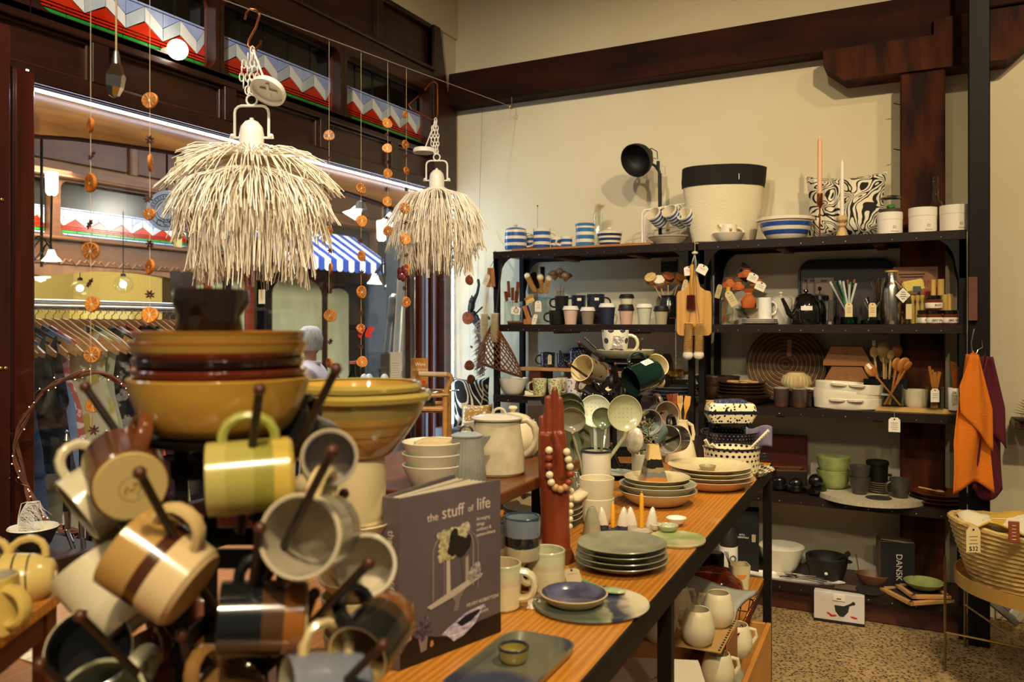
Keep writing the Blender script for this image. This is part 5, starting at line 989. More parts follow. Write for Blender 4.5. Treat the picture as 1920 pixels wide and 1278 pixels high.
p=S(1556,L2,4.37);k=wpx(1556,4.37);q=thing('chrome_canister','polished steel tumbler reflecting the shelf lights beside the straws','canister',p);O('tumbler',vg([(0,0),(11*k,0),(11.5*k,2*k),(12*k,44*k)],.0015),mat('c8c0b0',.1,1),q);O('rim',tube([(12*k*math.cos(2*PI*j/20),12*k*math.sin(2*PI*j/20),44*k)for j in range(20)],.0014,5,closed=True),CHROME,q)
# big dark tray leaning at the back
k=wpx(1590,4.6);q=thing('serving_tray','big dark tray with rounded corners leaning at the back of the second shelf','tray',S(1586,L2+.001,4.61),R(4));O('tray_base',X(prism([(x,z+62*k)for x,z in rrect(168*k,122*k,24*k,6)],.008,'xz'),Matrix.Rotation(R(-4),4,'X')),mat('24130e',.35),q);O('rim',X(tube([(x,-.006,z+62*k)for x,z in rrect(166*k,120*k,24*k,6)],.006,6,closed=True),Matrix.Rotation(R(-4),4,'X')),mat('2c1812',.35),q)
for i,(px,lab)in enumerate(((1513,'boxed item with a hang slot, hindmost beside the big tray'),(1524,'boxed item with a hang slot, middle one before the big tray'),(1545,'widest boxed item with a hang slot before the big tray'))):
    k=wpx(px,4.55-.02*i);q=thing('packet',lab,'packet',S(px,L2,4.555-.02*i),R(3),'boxed items before the tray');w=(18,20,34)[i];O('card',box(w*k,.006,88*k,(0,0,44*k),.001),mat('4a3a30',.6),q);O('printed_panel',box(w*.85*k,.001,34*k,(0,-.004,60*k)),mat('6a5a4a',.6),q);O('hang_slot',box(10*k,.001,3*k,(0,-.0042,82*k)),BLACK,q)
# straws
rs=random.Random(11)
for px,yq,r,h,lab,mats_,n,spread in((1592,4.37,15,14,'green based glass holding thick coloured glass straws',['c8d0c8','2c5a3c','241f1c','8a5a3a','b9c2b4','3f7a54'],16,26),(1632,4.36,17,8,'green glass tray with short metal straws and a paper tag',['b4a898','c8beae'],8,16),(1648,4.42,18,46,'glass tumbler holding tall shiny metal straws',['c4b8a4','d8ccb8'],18,12)):
    k=wpx(px,yq);p=S(px,L2,yq);q=thing('straw_holder',lab,'holder',p,FA);O('glass',lathe([(0,0),(r*k,0),(r*k,h*k),((r-1)*k,h*k),((r-1)*k,1.5*k),(0,1.5*k)],20),glass('8fc4a4')if h<20 else glass('f4f6f2'),q)
    tall=82 if n>8 else 50
    for i in range(n):
        t=(i+.5)/n-.5;x1=t*2*spread+(rs.uniform(-3,3)-8 if px==1592 else rs.uniform(-3,3));m_=mats_[i%len(mats_)]
        st_=thing('straw',(dict(zip(('c8d0c8','2c5a3c','241f1c','8a5a3a','b9c2b4','3f7a54','b4a898','c8beae','c4b8a4','d8ccb8'),('clear glass','dark green','black','brown','pale grey','green','dull steel','short steel','steel','bright steel')))[m_]+' straw standing in the '+lab.split(' holding')[0].split(' with')[0]),'straw',p,FA,'straws in the '+lab.split(' holding')[0].split(' with')[0]);O('tube',tube([(-t*r*1.1*k,rs.uniform(-.5,.5)*r*k,3*k),(x1*k,rs.uniform(-.6,.6)*r*k,(tall+rs.uniform(-8,6))*k)],(2.2 if px==1592 else 1.3)*k,7),mat(m_,.15,.0 if px==1592 else 1.0,coat=.4),st_)
    if h<20:tag(q,(-8*k if px==1592 else-5*k,-(r+3)*k,27*k),14*k,26*k,m=mat('e2cf9c',.8))
# steel bottle
p=S(1672,L2,4.36);k=wpx(1672,4.36);q=thing('steel_bottle','brushed steel drinking bottle with a wooden lid and a diamond tag','bottle',p,FA);O('body',lathe([(0,0),(15*k,0),(16*k,2*k),(16*k,66*k),(13*k,76*k),(9*k,82*k),(9*k,98*k),(0,98*k)],28),mat('c0b8aa',.25,1.0,bump=.03,bs=300,bstretch=(1,1,.02)),q);O('neck_rings',J(*[tube([(9.4*k*math.cos(2*PI*j/18),9.4*k*math.sin(2*PI*j/18),z*k)for j in range(18)],.001,4,closed=True)for z in(84,87,90,93)]),SILVER,q);O('lid',lathe([(0,98*k),(11.5*k,98*k),(11.5*k,101*k),(0,102*k)],20),mat('d0a048',.4),q)
t_=O('diamond_tag',X(box(20*k,.0012,20*k),Matrix.Translation((13*k,-17*k,54*k))@Matrix.Rotation(R(45),4,'Y')),mat('f0e8d8',.7),q);O('tag_border',X(prism(rrect(23*k,23*k,2*k),.0008,'xz'),Matrix.Translation((13*k,-16.8*k,54*k))@Matrix.Rotation(R(45),4,'Y')),INK,q);O('tag_print',J(*[box(w*k,.0004,1.2*k,(13*k,-17.9*k,(54+z)*k))for w,z in((7,6),(10,2),(11,-2),(6,-6))]),mat('8a8070',.8),q);O('cord',tube([(-9*k,0,84*k),(0,-10*k,82*k),(13*k,-16*k,66*k)],.0009,4),PAPER,q)
# cook book and bamboo goods
q=thing('recipe_book','cookbook with SALMON in red letters standing before the timber post','book',S(1716,L2,4.5),R(5));k=wpx(1716,4.5);O('cover',box(76*k,.014,108*k,(0,0,54*k),.002),mat('8a5a3c',.6,col2='96684a',vs=4),q)
text('SALMON',17*k,mat('8a2c16',.6),q,(-2*k,-.0078,76*k),(R(90),0,0),'title_lettering');O('subtitle_lines',J(box(44*k,.001,2*k,(-6*k,-.0078,94*k)),box(40*k,.001,2*k,(-6*k,-.0078,89*k))),INK,q);O('fish_tail_print',J(prism([(0,0),(8*k,6*k),(6*k,0),(8*k,-6*k)],.001,'xz')),INK,q,loc=(2*k,-.0078,58*k));O('tomato_print',X(lathe([(0,-.0005),(7*k,-.0005),(7*k,.0005),(0,.0005)],18),Matrix.Translation((20*k,-.0078,58*k))@Matrix.Rotation(R(90),4,'X')),mat('a8321c',.6),q)
p=S(1717,L2,4.37);k=wpx(1717,4.37);q=glass_jar('glass jar holding pale wooden brushes and a folded yellow cloth',p,18*k,52*k)
O('folded_cloth',X(box(36*k,20*k,22*k,(0,0,0),.008),Matrix.Translation((-4*k,0,72*k))@Matrix.Rotation(R(-10),4,'Y')),mat('d8c060',.85,bump=.3,bs=60),q);O('label_card',box(10*k,.002,28*k,(-11*k,-19*k,24*k)),mat('d8c48a',.8),q)
for i,(x,z)in enumerate(((-5,0),(3,1),(11,0))):O('wooden_handle',lathe([(0,1*k),(3.6*k,2*k),(3.6*k,34*k),(2.2*k,42*k),(4*k,48*k),(4*k,54*k),(0,55*k)],12),mat('d0aa5c',.5),q,loc=(x*k,-4*k,0))
O('steel_clip',box(14*k,.004,10*k,(2*k,-14*k,66*k),.001),CHROME,q)
p=S(1763,L2,4.42);k=wpx(1763,4.42);q=thing('bamboo_holder','bundle of pale bamboo tubes and tongs behind the small jars','bundle',p,FA);BAM=mat('cda656',.5,col2='dab66c',vs=6,stretch=(4,4,1))
for i,(x,y0,h,r)in enumerate(((-13,0,84,4.5),(3,4,85,6),(6,-6,56,5),(15,-6,57,5),(-7,2,50,4),(20,0,44,4),(-18,0,46,4),(-3,-4,48,5))):O('bamboo_tube',J(lathe([(0,0),(r*k,0),(r*k,h*k),(r*.7*k,h*k),(r*.7*k,h*.8*k),(0,h*.8*k)],14),*[tube([(r*1.04*k*math.cos(2*PI*j/12),r*1.04*k*math.sin(2*PI*j/12),h*.45*k)for j in range(12)],.0008,4,closed=True)]),BAM,q,loc=(x*k,y0*k,0))
for i,(px,yq,zo,lab,tx)in enumerate(((1733,4.37,0,'small dark jar of seasoned salt, partly behind its neighbour','SALT'),(1752,4.345,0,'small dark jar of seasoned salt under the stacked one','BBQ SALT'),(1783,4.34,0,'small dark jar of seasoned salt at the end of the shelf','BBQ SALT'),(1751,4.346,1,'dark jar stacked on top of the other small jars','REST'))):
    k=wpx(px,yq);h=27*k;p=S(px,L2+zo*27.6*wpx(1752,4.345),yq);q=thing('spice_jar',lab,'jar',p,FA,'small jars at the shelf end');r=14.6*k
    O('jar_body',lathe([(0,0),(r*.95,0),(r,1.5*k),(r,18*k),(r*.85,20*k),(0,20*k)],26),mat('6a3218',.2,coat=.4),q);O('lid',lathe([(0,20*k),(r*.95,20*k),(r*.95,26.5*k),(0,27*k)],26),EN,q);O('paper_label',lathe([(r*1.005,3*k),(r*1.012,3.2*k),(r*1.012,12.8*k),(r*1.005,13*k)],26),mat('efe6d4',.7),q);text(tx,5.4*k,INK,q,(0,-r*1.02,8*k),(R(90),0,0),'label_lettering')
p=yy(1824,560,4.21);k=kY(1824,4.21);q=O('wooden_block',box(15*k,.03,82*k,(0,0,0),.002),mat('5a3420',.5,col2='6a4028',vs=4),label='brown wooden block fixed to the black steel column',cat='block',loc=(p.x-.0,4.203,p.z),rot=(0,0,0))
q=thing('wire_stick','thin wire with a bead on its tip rising behind the blue striped jug','wire',S(1008,L1+.0172,4.5));O('stick',tube([(0,0,0),(0,0,H-(388-608)*kY(1008,4.5)-L1-.017)],.0009,5),STEEL,q);O('bead',ball(.005,(0,0,H-(386-608)*kY(1008,4.5)-L1-.017),n=8),STEEL,q)
p=yy(1255,498,4.672);q=thing('wall_meter','small dark box with a pale label on the wall behind the dish brushes','meter',p);O('housing',box(.1,.012,.075,(0,0,0),.003),mat('1c1a1a',.4),q);O('pale_label',box(.09,.001,.03,(0,-.0065,.04)),mat('a09a8c',.6),q)
# ================================================================ third shelf, window side
k=wpx(960,4.36);bowl('plain white bowl at the window end of the third shelf',S(961,L3,4.37),29*k,30*k,WHITEC,rb=15*k,p=.6)
O('coaster',lathe([(0,0),(18*k,0),(18*k,.003),(0,.003)],24),mat('d0b090',.7),label='small round coaster lying before the white bowl',cat='coaster',loc=S(1000,L3+.0002,4.315))
GFL=voro('d6d2a4','7c8440',95,.42,.3);OFL=voro('dccab0','a8683c',95,.36,.3)
for px,yq,h,m_,lab,a_ in((1012,4.36,31,GFL,'green floral mug next to the white bowl, handle towards it',PI),(1041,4.35,32,GFL,'green floral mug with its handle towards the spotted mug',0),(1052,4.47,32,OFL,'brown floral mug behind the two green floral mugs',0)):
    k=wpx(px,yq);mug(lab,S(px,L3,yq),14*k,h*k,m_,CREAM,None,FA+a_,rb=11.5*k,out=8*k)
k=wpx(1077);mug('lilac and cream mug with big brown spots',S(1076,L3,4.34),14.5*k,33*k,voro('d8d0cc','6a4a38',48,.24,.25),CREAM,WHITEC,FA,rb=12*k,out=10*k)
k=wpx(1080,4.46);mug('pale mug half hidden behind the lilac spotted mug',S(1084,L3,4.46),14*k,34*k,voro('e0d8c8','8a5a40',50,.2,.25),CREAM,None,FA,out=9*k)
q=O('price_card',X(box(.05,.0012,.03),Matrix.Rotation(R(-35),4,'X')),PAPER,label='small price card leaning between the white bowl and the floral mugs',cat='card',loc=S(992,L3+.0135,4.33),rot=(0,0,FA))
# little bamboo bench on the shelf
zb=L3+.16;q=thing('shelf_riser','low wooden bench shelf carrying the navy floral mugs and teapot','riser',(S(1130,0,4.5).x,4.50,L3));xl=S(985,0,4.5).x-q.location.x;xr=S(1290,0,4.5).x-q.location.x
O('plank',box(xr-xl,.17,.02,((xl+xr)/2,0,.15),.003),mat('a87844',.4,col2='bc8c54',vs=3,stretch=(1,8,8)),q)
for x in(1013,1240):
    xx0=S(x,0,4.5).x-q.location.x;O('end_panel',prism([(-.035,0),(.035,0),(.035,.2),(.028,.232),(.014,.25),(-.014,.25),(-.028,.232),(-.035,.2)],.02,'xz'),mat('3a1c14',.4),q,loc=(xx0,.1,0));O('foot_panel',box(.07,.15,.139,(xx0,0,.07)),mat('5a281a',.45),q)
NVF=voro('1b1f30','b9bcc4',110,.2,.2)
for px,h,r,lab,a_ in((1027,27,14,'navy floral mug on the little bench with a paper tag hanging from it',PI),(1056,26,12,'straight navy floral mug on the little bench beside the teapot',0)):
    k=wpx(px,4.5);q=mug(lab,S(px,zb+.0005,4.5),r*k,h*k,NVF,mat('1b1f30',.3),None,FA+a_,out=9*k)
    if px==1027:q2=tag(q,(-3*k,r*k*1.05,15*k),7*k,18*k,rot=(0,0,PI),m=mat('cdbf98',.8))
k=wpx(1082,4.5);teapot('navy floral teapot on the little bench behind the tiered mug stand',S(1087,zb+.0005,4.5),22*k,34*k,NVF,NVF,FA,sh=.8)
k=wpx(1210,4.5);o=O('wooden_box',box(26*k,.08,22*k,(0,0,11*k),.003),mat('7a4c2c',.5),label='small plain wooden box on the end of the little bench',cat='box',loc=S(1215,zb+.0005,4.5))
BG=mat('6d787c',.18,col2='5c666c',vs=14,coat=.4)
for i in range(4):
    k=wpx(1265,4.42);plate(('lowest big blue grey plate at the middle post of the third shelf','second big blue grey plate from the bottom by the middle post','third big blue grey plate, under the speckled one','top blue grey plate with tan speckles')[i],(S(1266,0,4.44).x,4.44,L3+.001+i*.018),(54-5*(i//2))*k,.022,BG if i<3 else mat('6d787c',.2,col2='b08a5c',vs=18,lo=.6,hi=.68),rb=32*k,grp='blue grey plates')
# ================================================================ third shelf, post side
DB=mat('3a2a20',.3,col2='4a382a',vs=20,coat=.2)
k=wpx(1335,4.48)
for i in range(2):bowl(('lower dark brown bowl by the middle post','upper dark brown bowl by the middle post')[i],(S(1345,0,4.5).x,4.5,L3+i*.05),42*k,.085,DB,rb=22*k,grp='dark bowls')
def scrub(label,loc,w,ball_=True,a=0):
    q=thing('scrub_brush',label,'brush',loc,a,'small brushes around the brown plates');O('wood_top',lathe([(0,.3*w),(w*.9,.3*w),(w,.42*w),(w*.8,.56*w),(0,.62*w)],16),LTW,q);O('bristles',lathe([(0,0),(w*1.05,0),(w*.85,.3*w),(0,.3*w)],18,wob=lambda a_,z,i:1+.07*math.sin(9*a_)),BRI,q);return q
zt=L3+.05+.085+.002
k=wpx(1390,4.37);pc=S(1391,0,4.375);BP=mat('4a382a',.32,col2='5a4633',vs=26,coat=.2);RIMB=None
bowl('wide dark brown bowl at the bottom of the brown plate stack',(pc.x,4.4,L3),52*k,.045,DB,rb=30*k,p=.8)
for i in range(5):
    plate(('lowest','second lowest','middle','second highest','top')[i]+' brown plate in the stack topped with little brushes',(pc.x,4.4,L3+.030+.0165*i),(48-(i>1)*3)*k,.021,BP,rb=30*k,grp='brown stacked plates')
zt=L3+.030+.0165*4+.008
for x,y,w,lab in((-17,-.02,12,'fan brush with pale bristles on the brown plates, facing forward'),(4,.02,13,'wooden topped brush in the middle of the brown plates'),(20,-.015,11,'coir pot scrubber at the edge of the brown plates')):
    q=scrub(lab,(pc.x+x*k,4.4+y,zt),w*k)
q=scrub('small brush standing in front of the brown plates near the post',S(1333,L3,4.33),11*k)
k=wpx(1475,4.58);q=thing('woven_tray','large round coiled straw tray leaning at the back of the third shelf','tray',S(1472,L3+.002,4.52),R(5));co=[]
rT=72*k;tm=Matrix.Rotation(R(-14),4,'X')@Matrix.Translation((0,0,rT+.004))
for i in range(19):
    r=rT*(i+.6)/19;co.append([(r*math.cos(a),.006*math.sin(a*9+i)*.2,r*math.sin(a))for a in[2*PI*j/48 for j in range(48)]])
ST1=mat('7c5c3c',.85,col2='96744c',vs=30,bump=.5,bs=200);ST2=mat('54402c',.85,col2='6a5238',vs=30,bump=.5,bs=200)
for i,c_ in enumerate(co):O('straw_coil',X(tube(c_,rT/40,6,closed=True),tm),ST1 if i%2 else ST2,q)
O('backing',X(X(lathe([(0,0),(rT*.97,0),(rT*.97,.003),(0,.003)],40),Matrix.Rotation(R(90),4,'X')),tm@Matrix.Translation((0,.008,0))),ST2,q);O('paper_tag',X(box(8*k,.001,32*k,(6*k,-.012,30*k)),tm),mat('b08a6a',.8),q)
k=wpx(1493,4.42);p=S(1493,L3,4.42);q=O('pot_riser',box(60*k,.1,26*k,(0,0,13*k),.004),mat('2a1a14',.5),label='dark block lifting the ribbed cream pot',cat='block',loc=p)
q=thing('ribbed_pot','round cream pot with carved ribs and a small mouth','pot',(p.x,p.y,L3+27*k));O('body',lathe([(0,0),(16*k,0),(24*k,8*k),(27*k,18*k),(24*k,28*k),(15*k,34*k),(14*k,36*k),(12*k,34*k),(12*k,28*k),(0,26*k)],72,wob=lambda a,z,i:1+(.03*math.cos(24*a)if 1<i<6 else 0)),mat('cdb886',.6,col2='b49c68',vs=12),q);O('mouth_ring',tube([(13.4*k*math.cos(2*PI*j/24),13.4*k*math.sin(2*PI*j/24),36*k)for j in range(24)],.003,6,closed=True),mat('8a5a34',.5),q)
BRZ=bands(.1,((0,'5c3c28'),(.2,'4a3a34'),(.93,'a09488')),.25,coat=.3)
for px,lab in((1465,'bronze glazed beaker before the straw tray'),(1499,'bronze glazed beaker nearest the white oven dishes')):
    k=wpx(px,4.33);O('beaker',vg([(0,0),(11*k,0),(13*k,3*k),(14*k,36*k)],.003),BRZ,label=lab,cat='cup',loc=S(px,L3,4.33),grp='bronze beakers')
# kraft boxes
for i in range(2):
    k=wpx(1587,4.52);q=thing('gift_box',('lower brown tapered gift box behind the oven dishes','upper brown tapered gift box behind the oven dishes')[i],'box',(S(1588,0,4.52).x,4.52,L3+.105+i*38*k),R(4),'tapered kraft boxes');KB=mat('84552c',.7,col2='925f32',vs=3)
    O('box_body',prism([(-41*k,0),(41*k,0),(41*k,7*k),(26*k,36*k),(-26*k,36*k),(-41*k,7*k)],.11,'xz'),KB,q);O('stamp_mark',J(box(8*k,.0006,1*k,(0,-.0553,22*k)),box(1*k,.0006,6*k,(0,-.0553,22*k)),box(6*k,.0006,1*k,(0,-.0553,15*k))),mat('6a4026',.7),q)
O('box_riser',box(.24,.13,.104,(0,0,.052),.004),mat('26160f',.6),label='dark block carrying the brown gift boxes',cat='block',loc=(S(1588,0,4.52).x,4.52,L3+.0005))
OV=mat('e2d8bc',.22,coat=.3)
for i in range(3):
    k=wpx(1585,4.34);sx=60*k;h=20*k;q=thing('oven_dish',('bottom oval cream oven dish of the stack of three','middle oval cream oven dish tilted on the stack','top oval cream oven dish of the stack of three')[i],'dish',(S(1586+(2,0,4)[i],0,4.37).x,4.38,L3+(.001,.040,.076)[i]),R(2),'oval oven dishes');q.rotation_euler=(0,(0,R(3),R(3))[i],R(2))
    O('dish',vg([(0,0),(sx*.92,0),(sx*.98,h*.12),(sx,h)],.005,40,None,1,.55),OV,q)
    for s in(-1,1):O('grip',X(lathe([(0,0),(14*k,0),(15*k,3*k),(0,4*k)],20,1,.5),Matrix.Translation((s*(sx+1*k)*(1 if i==1 else .25),0 if i==1 else-sx*.53,h*.8))),OV,q)
# wooden spoons
def spoon_geo(L,w,tilt=0):return J(tube([(0,0,0),(0,0,L*.72)],[.0045,.0055],8),ball(w,(0,0,L*.72+w*1.2),(1,.28,1.35),14))
def stuck(name,label,cat,base,topx,topy,yq,geo,m_,grp,a=0,sticker=False):
    """an implement of length L standing in a pot, its head at the given picture point"""
    t_=yy(topx,topy,yq);v=t_-base;q=thing(name,label,cat,mx=Matrix.Translation(base)@orient(v,(CT,ST,0)));props(q,grp=grp)
    O('shaft',geo(v.length),m_,q)
    if sticker:O('barcode_sticker',box(.016,.001,.028,(0,-.009,v.length*.93)),PAPER,q)
    return q
k=wpx(1660,4.5);pb_=S(1660,L3,4.5);q=thing('utensil_pot','square black pot full of pale wooden spoons','pot',pb_,R(3));w=36*k;h=56*k
O('pot_wall',J(box(2*w,.005,h,(0,-w*.8,h/2)),box(2*w,.005,h,(0,w*.8,h/2)),box(.005,1.6*w,h,(-w,0,h/2)),box(.005,1.6*w,h,(w,0,h/2))),EN,q);O('pot_base',box(2*w,1.6*w,.005,(0,0,.004)),EN,q)
PSP=[(1636,640,8,True,'narrow pale wooden spoon with a barcode, leaning to the gift boxes'),(1656,640,12,False,'round brown wooden spoon behind the others in the black pot'),(1661,655,13,True,'round pale wooden spoon with a barcode, facing forward'),(1672,645,7,False,'slim pale wooden spatula standing on the far side of the black pot'),(1685,640,10,False,'darker wooden spoon at the back edge of the black pot')]
for i,(x,y,wd,stk,lab)in enumerate(PSP):stuck('wooden_spoon',lab,'spoon',pb_+Vector(((x-1660)*.35*k,(i%3-1)*.02,.009)),x,y-6,4.46+.02*(i%3),lambda L,wd=wd:spoon_geo(L,wd*k),mat('c09a5e',.5,col2='cca86c',vs=8)if i!=4 else OLV,'pale spoons in the black pot',sticker=stk)
k=wpx(1672,4.35);pb_=S(1672,L3+.0225,4.36);q=glass_jar('wide glass jar holding olive wood spoons in front of the black pot',pb_,21*k,42*k)
OSP=[(1624,682,11,True,'olive wood spoon with a white barcode leaning far out of the glass jar'),(1684,667,9,False,'narrow dark olive wood spoon standing behind the ladle'),(1698,675,12,False,'deep olive wood spoon with its bowl facing forward'),(1712,668,6,False,'olive wood spatula leaning away behind the deep spoon'),(1716,664,6,False,'hindmost olive wood spatula leaning out of the glass jar')]
for i,(x,y,wd,stk,lab)in enumerate(OSP):stuck('wooden_spoon',lab,'spoon',pb_+Vector((-(x-1672)*.3*k,(i%3-1)*.012,.008)),x,y,4.34+.012*(i%3),lambda L,wd=wd:spoon_geo(L,wd*k),OLV,'olive wood spoons in the glass jar',sticker=stk)
o=O('serving_board',J(prism([(x*k,y*k)for x,y in((-46,-9),(-20,-12),(30,-14),(66,-8),(72,6),(40,14),(-10,10),(-46,9))],.02,'xy'),prism([(-46*k-x,y)for x,y in arc((0,0),0,0,1,1)]if 0 else[(-88*k,-5*k),(-46*k,-9*k),(-46*k,9*k),(-88*k,5*k)],.0195,'xy')),mat('c49a58',.5,col2='d4ac6a',vs=5,stretch=(1,5,5)),label='long pale wooden serving board under the jars on the third shelf',cat='board',loc=(S(1724,0,4.34).x,4.36,L3+.0105),rot=(0,0,0))
tg=thing('shelf_tag','white paper tag hanging from the front edge of the third shelf','tag',yy(1677,796,4.268),R(8));k=wpx(1677,4.27);tag(tg,(0,0,0),20*k,27*k,lines=4);O('string',tube([(0,0,11*k),(0,.004,22*k)],.0008,4),STRING,tg)
k=wpx(1716,4.38);bowl('plain pale bowl behind the glass jars on the serving board',S(1717,L3+.021,4.42),21*k,32*k,mat('c8bfa0',.3,coat=.2),rb=17*k,p=.4);O('saucer',lathe([(0,0),(21*k,0),(22*k,4*k),(0,4*k)],28),OV,label='pale round dish lying before the plain pale bowl',cat='dish',loc=S(1716,L3+.021,4.30))if 0 else None
def wood_bundle(label,px,yq,r,h,n,top,body,col_m,labs,seed):
    k=wpx(px,yq);p=S(px,L3+.021,yq);rr_=random.Random(seed)
    if body is None:q=glass_jar(label,p,r*k,h*k)
    else:q=thing('utensil_cup',label,'cup',p);O('cup_body',vg([(0,0),(r*.88*k,0),(r*.9*k,2*k),(r*k,h*k)],.003),body,q)
    for i in range(n):
        t=(i+.5)/n-.5;u=thing('wooden_utensil',labs[i],'utensil',mx=Matrix.Translation(p+Vector((-t*r*k*.6,(i%2-.5)*r*.7*k,.006)))@orient(Vector((CT*t*r*2.2*k,ST*t*r*2.2*k,top[i]*k)),(CT,ST,0)));L=top[i]*k*1.02
        O('shaft',box((4.6+i%3*1.6)*k,3*k,L,(0,0,L/2),.0015),col_m,u);props(u,grp='wooden utensils on the serving board')
    return q
q=wood_bundle('glass jar of reddish wooden spreaders with a paper tag',1752,4.33,16,42,5,(78,70,66,58,68),None,OLV,['tall wooden spreader at the edge of the tagged jar','wooden spreader beside the tall one in the tagged jar','thin wooden spreader in the middle of the tagged jar','shortest wooden spreader in the tagged jar','broad wooden spreader leaning to the white cup'],1);k=wpx(1752,4.33);tag(q,(1*k,-17*k,27*k),16*k,25*k,rot=(0,0,FA))
q=wood_bundle('white ceramic cup of dark wooden spatulas with a paper tag',1791,4.33,13,41,5,(88,86,72,64,78),WHITEC,TEAK,['dark wooden spatula leaning from the white cup to the tagged jar','broad dark spatula at the back of the white cup','thin dark wooden stick in the white cup','short dark wooden stick in the white cup','tall dark spatula nearest the orange towel'],2);k=wpx(1791,4.33);tag(q,(0,-13.5*k,24*k),13*k,24*k,rot=(0,0,FA),m=mat('e2d3a4',.8))
q=thing('leather_cloth','big dark brown wooden spoon standing at the back of the third shelf','spoon',S(1722,L3,4.6));k=wpx(1722,4.6);q.name='serving_spoon';O('bowl',ball(18*k,(0,0,122*k),(1,.3,1.0),16),mat('5c2a16',.4),q);O('handle',tube([(10*k,0,0),(4*k,0,108*k)],.006,8),mat('5c2a16',.4),q)
# ================================================================ fourth shelf
k=wpx(1563,4.42);GB=mat('7c8a4c',.25,col2='9aa262',vs=16,coat=.3)
pz=S(1632,0,4.37);zt=L4+.026
q=thing('round_tray','round speckled concrete tray carrying the green bowls and grey cups','tray',(pz.x,4.42,L4+.0005));rT=96*k*.96;O('slab',lathe([(0,0),(rT,0),(rT,.024),(0,.024)],48),mat('a89c80',.8,col2='b8ac90',vs=90,bump=.2,bs=120),q);O('dark_inlay',lathe([(0,.0242),(22*k,.0242),(22*k,.0252),(0,.0252)],28),mat('33302a',.6),q,loc=(15*k,-.12,0))
for i in range(2):bowl(('lower green bowl stacked on the concrete tray','upper green bowl with a dark inside on the concrete tray')[i],(S(1563,0,4.46).x,4.46,zt+i*25*k),31*k,34*k,GB,rb=18*k,p=.42,grp='green bowls')
GC=mat('3a362e',.35,col2='4a443a',vs=14,coat=.2)
k=wpx(1612,4.36)
for i in range(2):mug(('lower grey brown cup stacked before the black canister','upper grey brown cup stacked before the black canister')[i],(S(1612,0,4.36).x,4.36,zt+i*21*k),19*k,31*k,GC,None,None,FA,rb=13*k,hand=False,name='cup',grp='grey brown cups')
mug('single grey brown cup with a small handle on the concrete tray',S(1688,zt,4.36),19*k,34*k,GC,None,None,FA+PI,rb=13*k,out=8*k,name='cup')
for i in range(5):plate(('bottom','second','third','fourth','top')[i]+' small dark saucer stacked between the grey brown cups',(S(1650,0,4.45).x,4.45,zt+i*.0105),24*k,.011,mat('8a7a5c',.4),rb=15*k,grp='dark saucers')
k=wpx(1645,4.47);q=thing('black_canister','tall matt black lidded canister standing on the dark saucers','canister',(S(1645,0,4.45).x,4.45,zt+.055));O('body',lathe([(0,0),(18*k,0),(18.5*k,30*k),(0,30*k)],24),BLACK,q);O('lid',lathe([(0,30*k),(20*k,30*k),(20*k,36*k),(18*k,38*k),(0,39*k)],24),BLACK,q);O('ear',box(7*k,.02,4*k,(21*k,0,12*k),.002),BLACK,q)
k=wpx(1500,4.36);EB2=mat('100e0d',.12,coat=.6)
for px,r,yq,lab in((1493,16,4.38,'glossy black lidded bowl, lowest among the black ceramics'),(1530,17,4.36,'glossy round black pot next to the green bowls'),(1462,15,4.4,'glossy black dish nearest the display table leg')):
    q=thing('black_pot',lab,'pot',S(px,L4,yq),FA,'glossy black pots');O('pot_body',lathe([(0,0),(r*.7*k,0),(r*1.1*k,5*k),(r*1.15*k,12*k),(r*.5*k,16*k),(0,16*k)],26),EB2,q);O('round_lid',ball(r*.8*k,(0,0,(26 if px==1530 else 17)*k),(1,1,.95),18),EB2,q)
k=wpx(1478,4.45);q=thing('patterned_box','dark box with a gold grid pattern on its lid','box',S(1480,L4,4.47),R(20));O('box_body',box(56*k,.12,36*k,(0,0,18*k),.003),mat('18100c',.5),q);O('lid_pattern',J(*[X(box(34*k,.004,.0014),Matrix.Translation((x*k,0,36.6*k))@Matrix.Rotation(R(62),4,'Z'))for x in range(-18,19,6)],box(54*k,.006,.0014,(0,-.055,36.6*k)),box(54*k,.006,.0014,(0,.055,36.6*k))),mat('b8843c',.4,.5),q)
O('price_card',X(box(.022,.001,.045),Matrix.Rotation(R(-12),4,'X')),PAPER,label='white price card standing behind the glossy black pots',cat='card',loc=S(1504,L4+.058,4.41),rot=(0,0,FA))if 0 else None
for i in range(3):plate(('bottom','middle','top')[i]+' reddish wooden plate stacked under the orange towel',(S(1762,0,4.42).x-.0,4.43,L4+.001+i*.017),(54-i*3)*kY(1762,4.42),.02,mat('5c2a18',.4,col2='74381f',vs=6,stretch=(1,6,1),coat=.2),rb=34*kY(1762),grp='wooden plates',name='wooden_plate')
q=thing('serving_spoon','pale wooden spoon pair resting on the reddish wooden plates','spoon',(S(1762,0,4.40).x,4.40,L4+.063),R(-20));O('spoon_bowl',ball(.018,(0,0,0),(1.3,.8,.35),12),LTW,q);O('spoon_handle',tube([(-.02,0,0),(-.1,.01,.004)],.004,7),LTW,q)
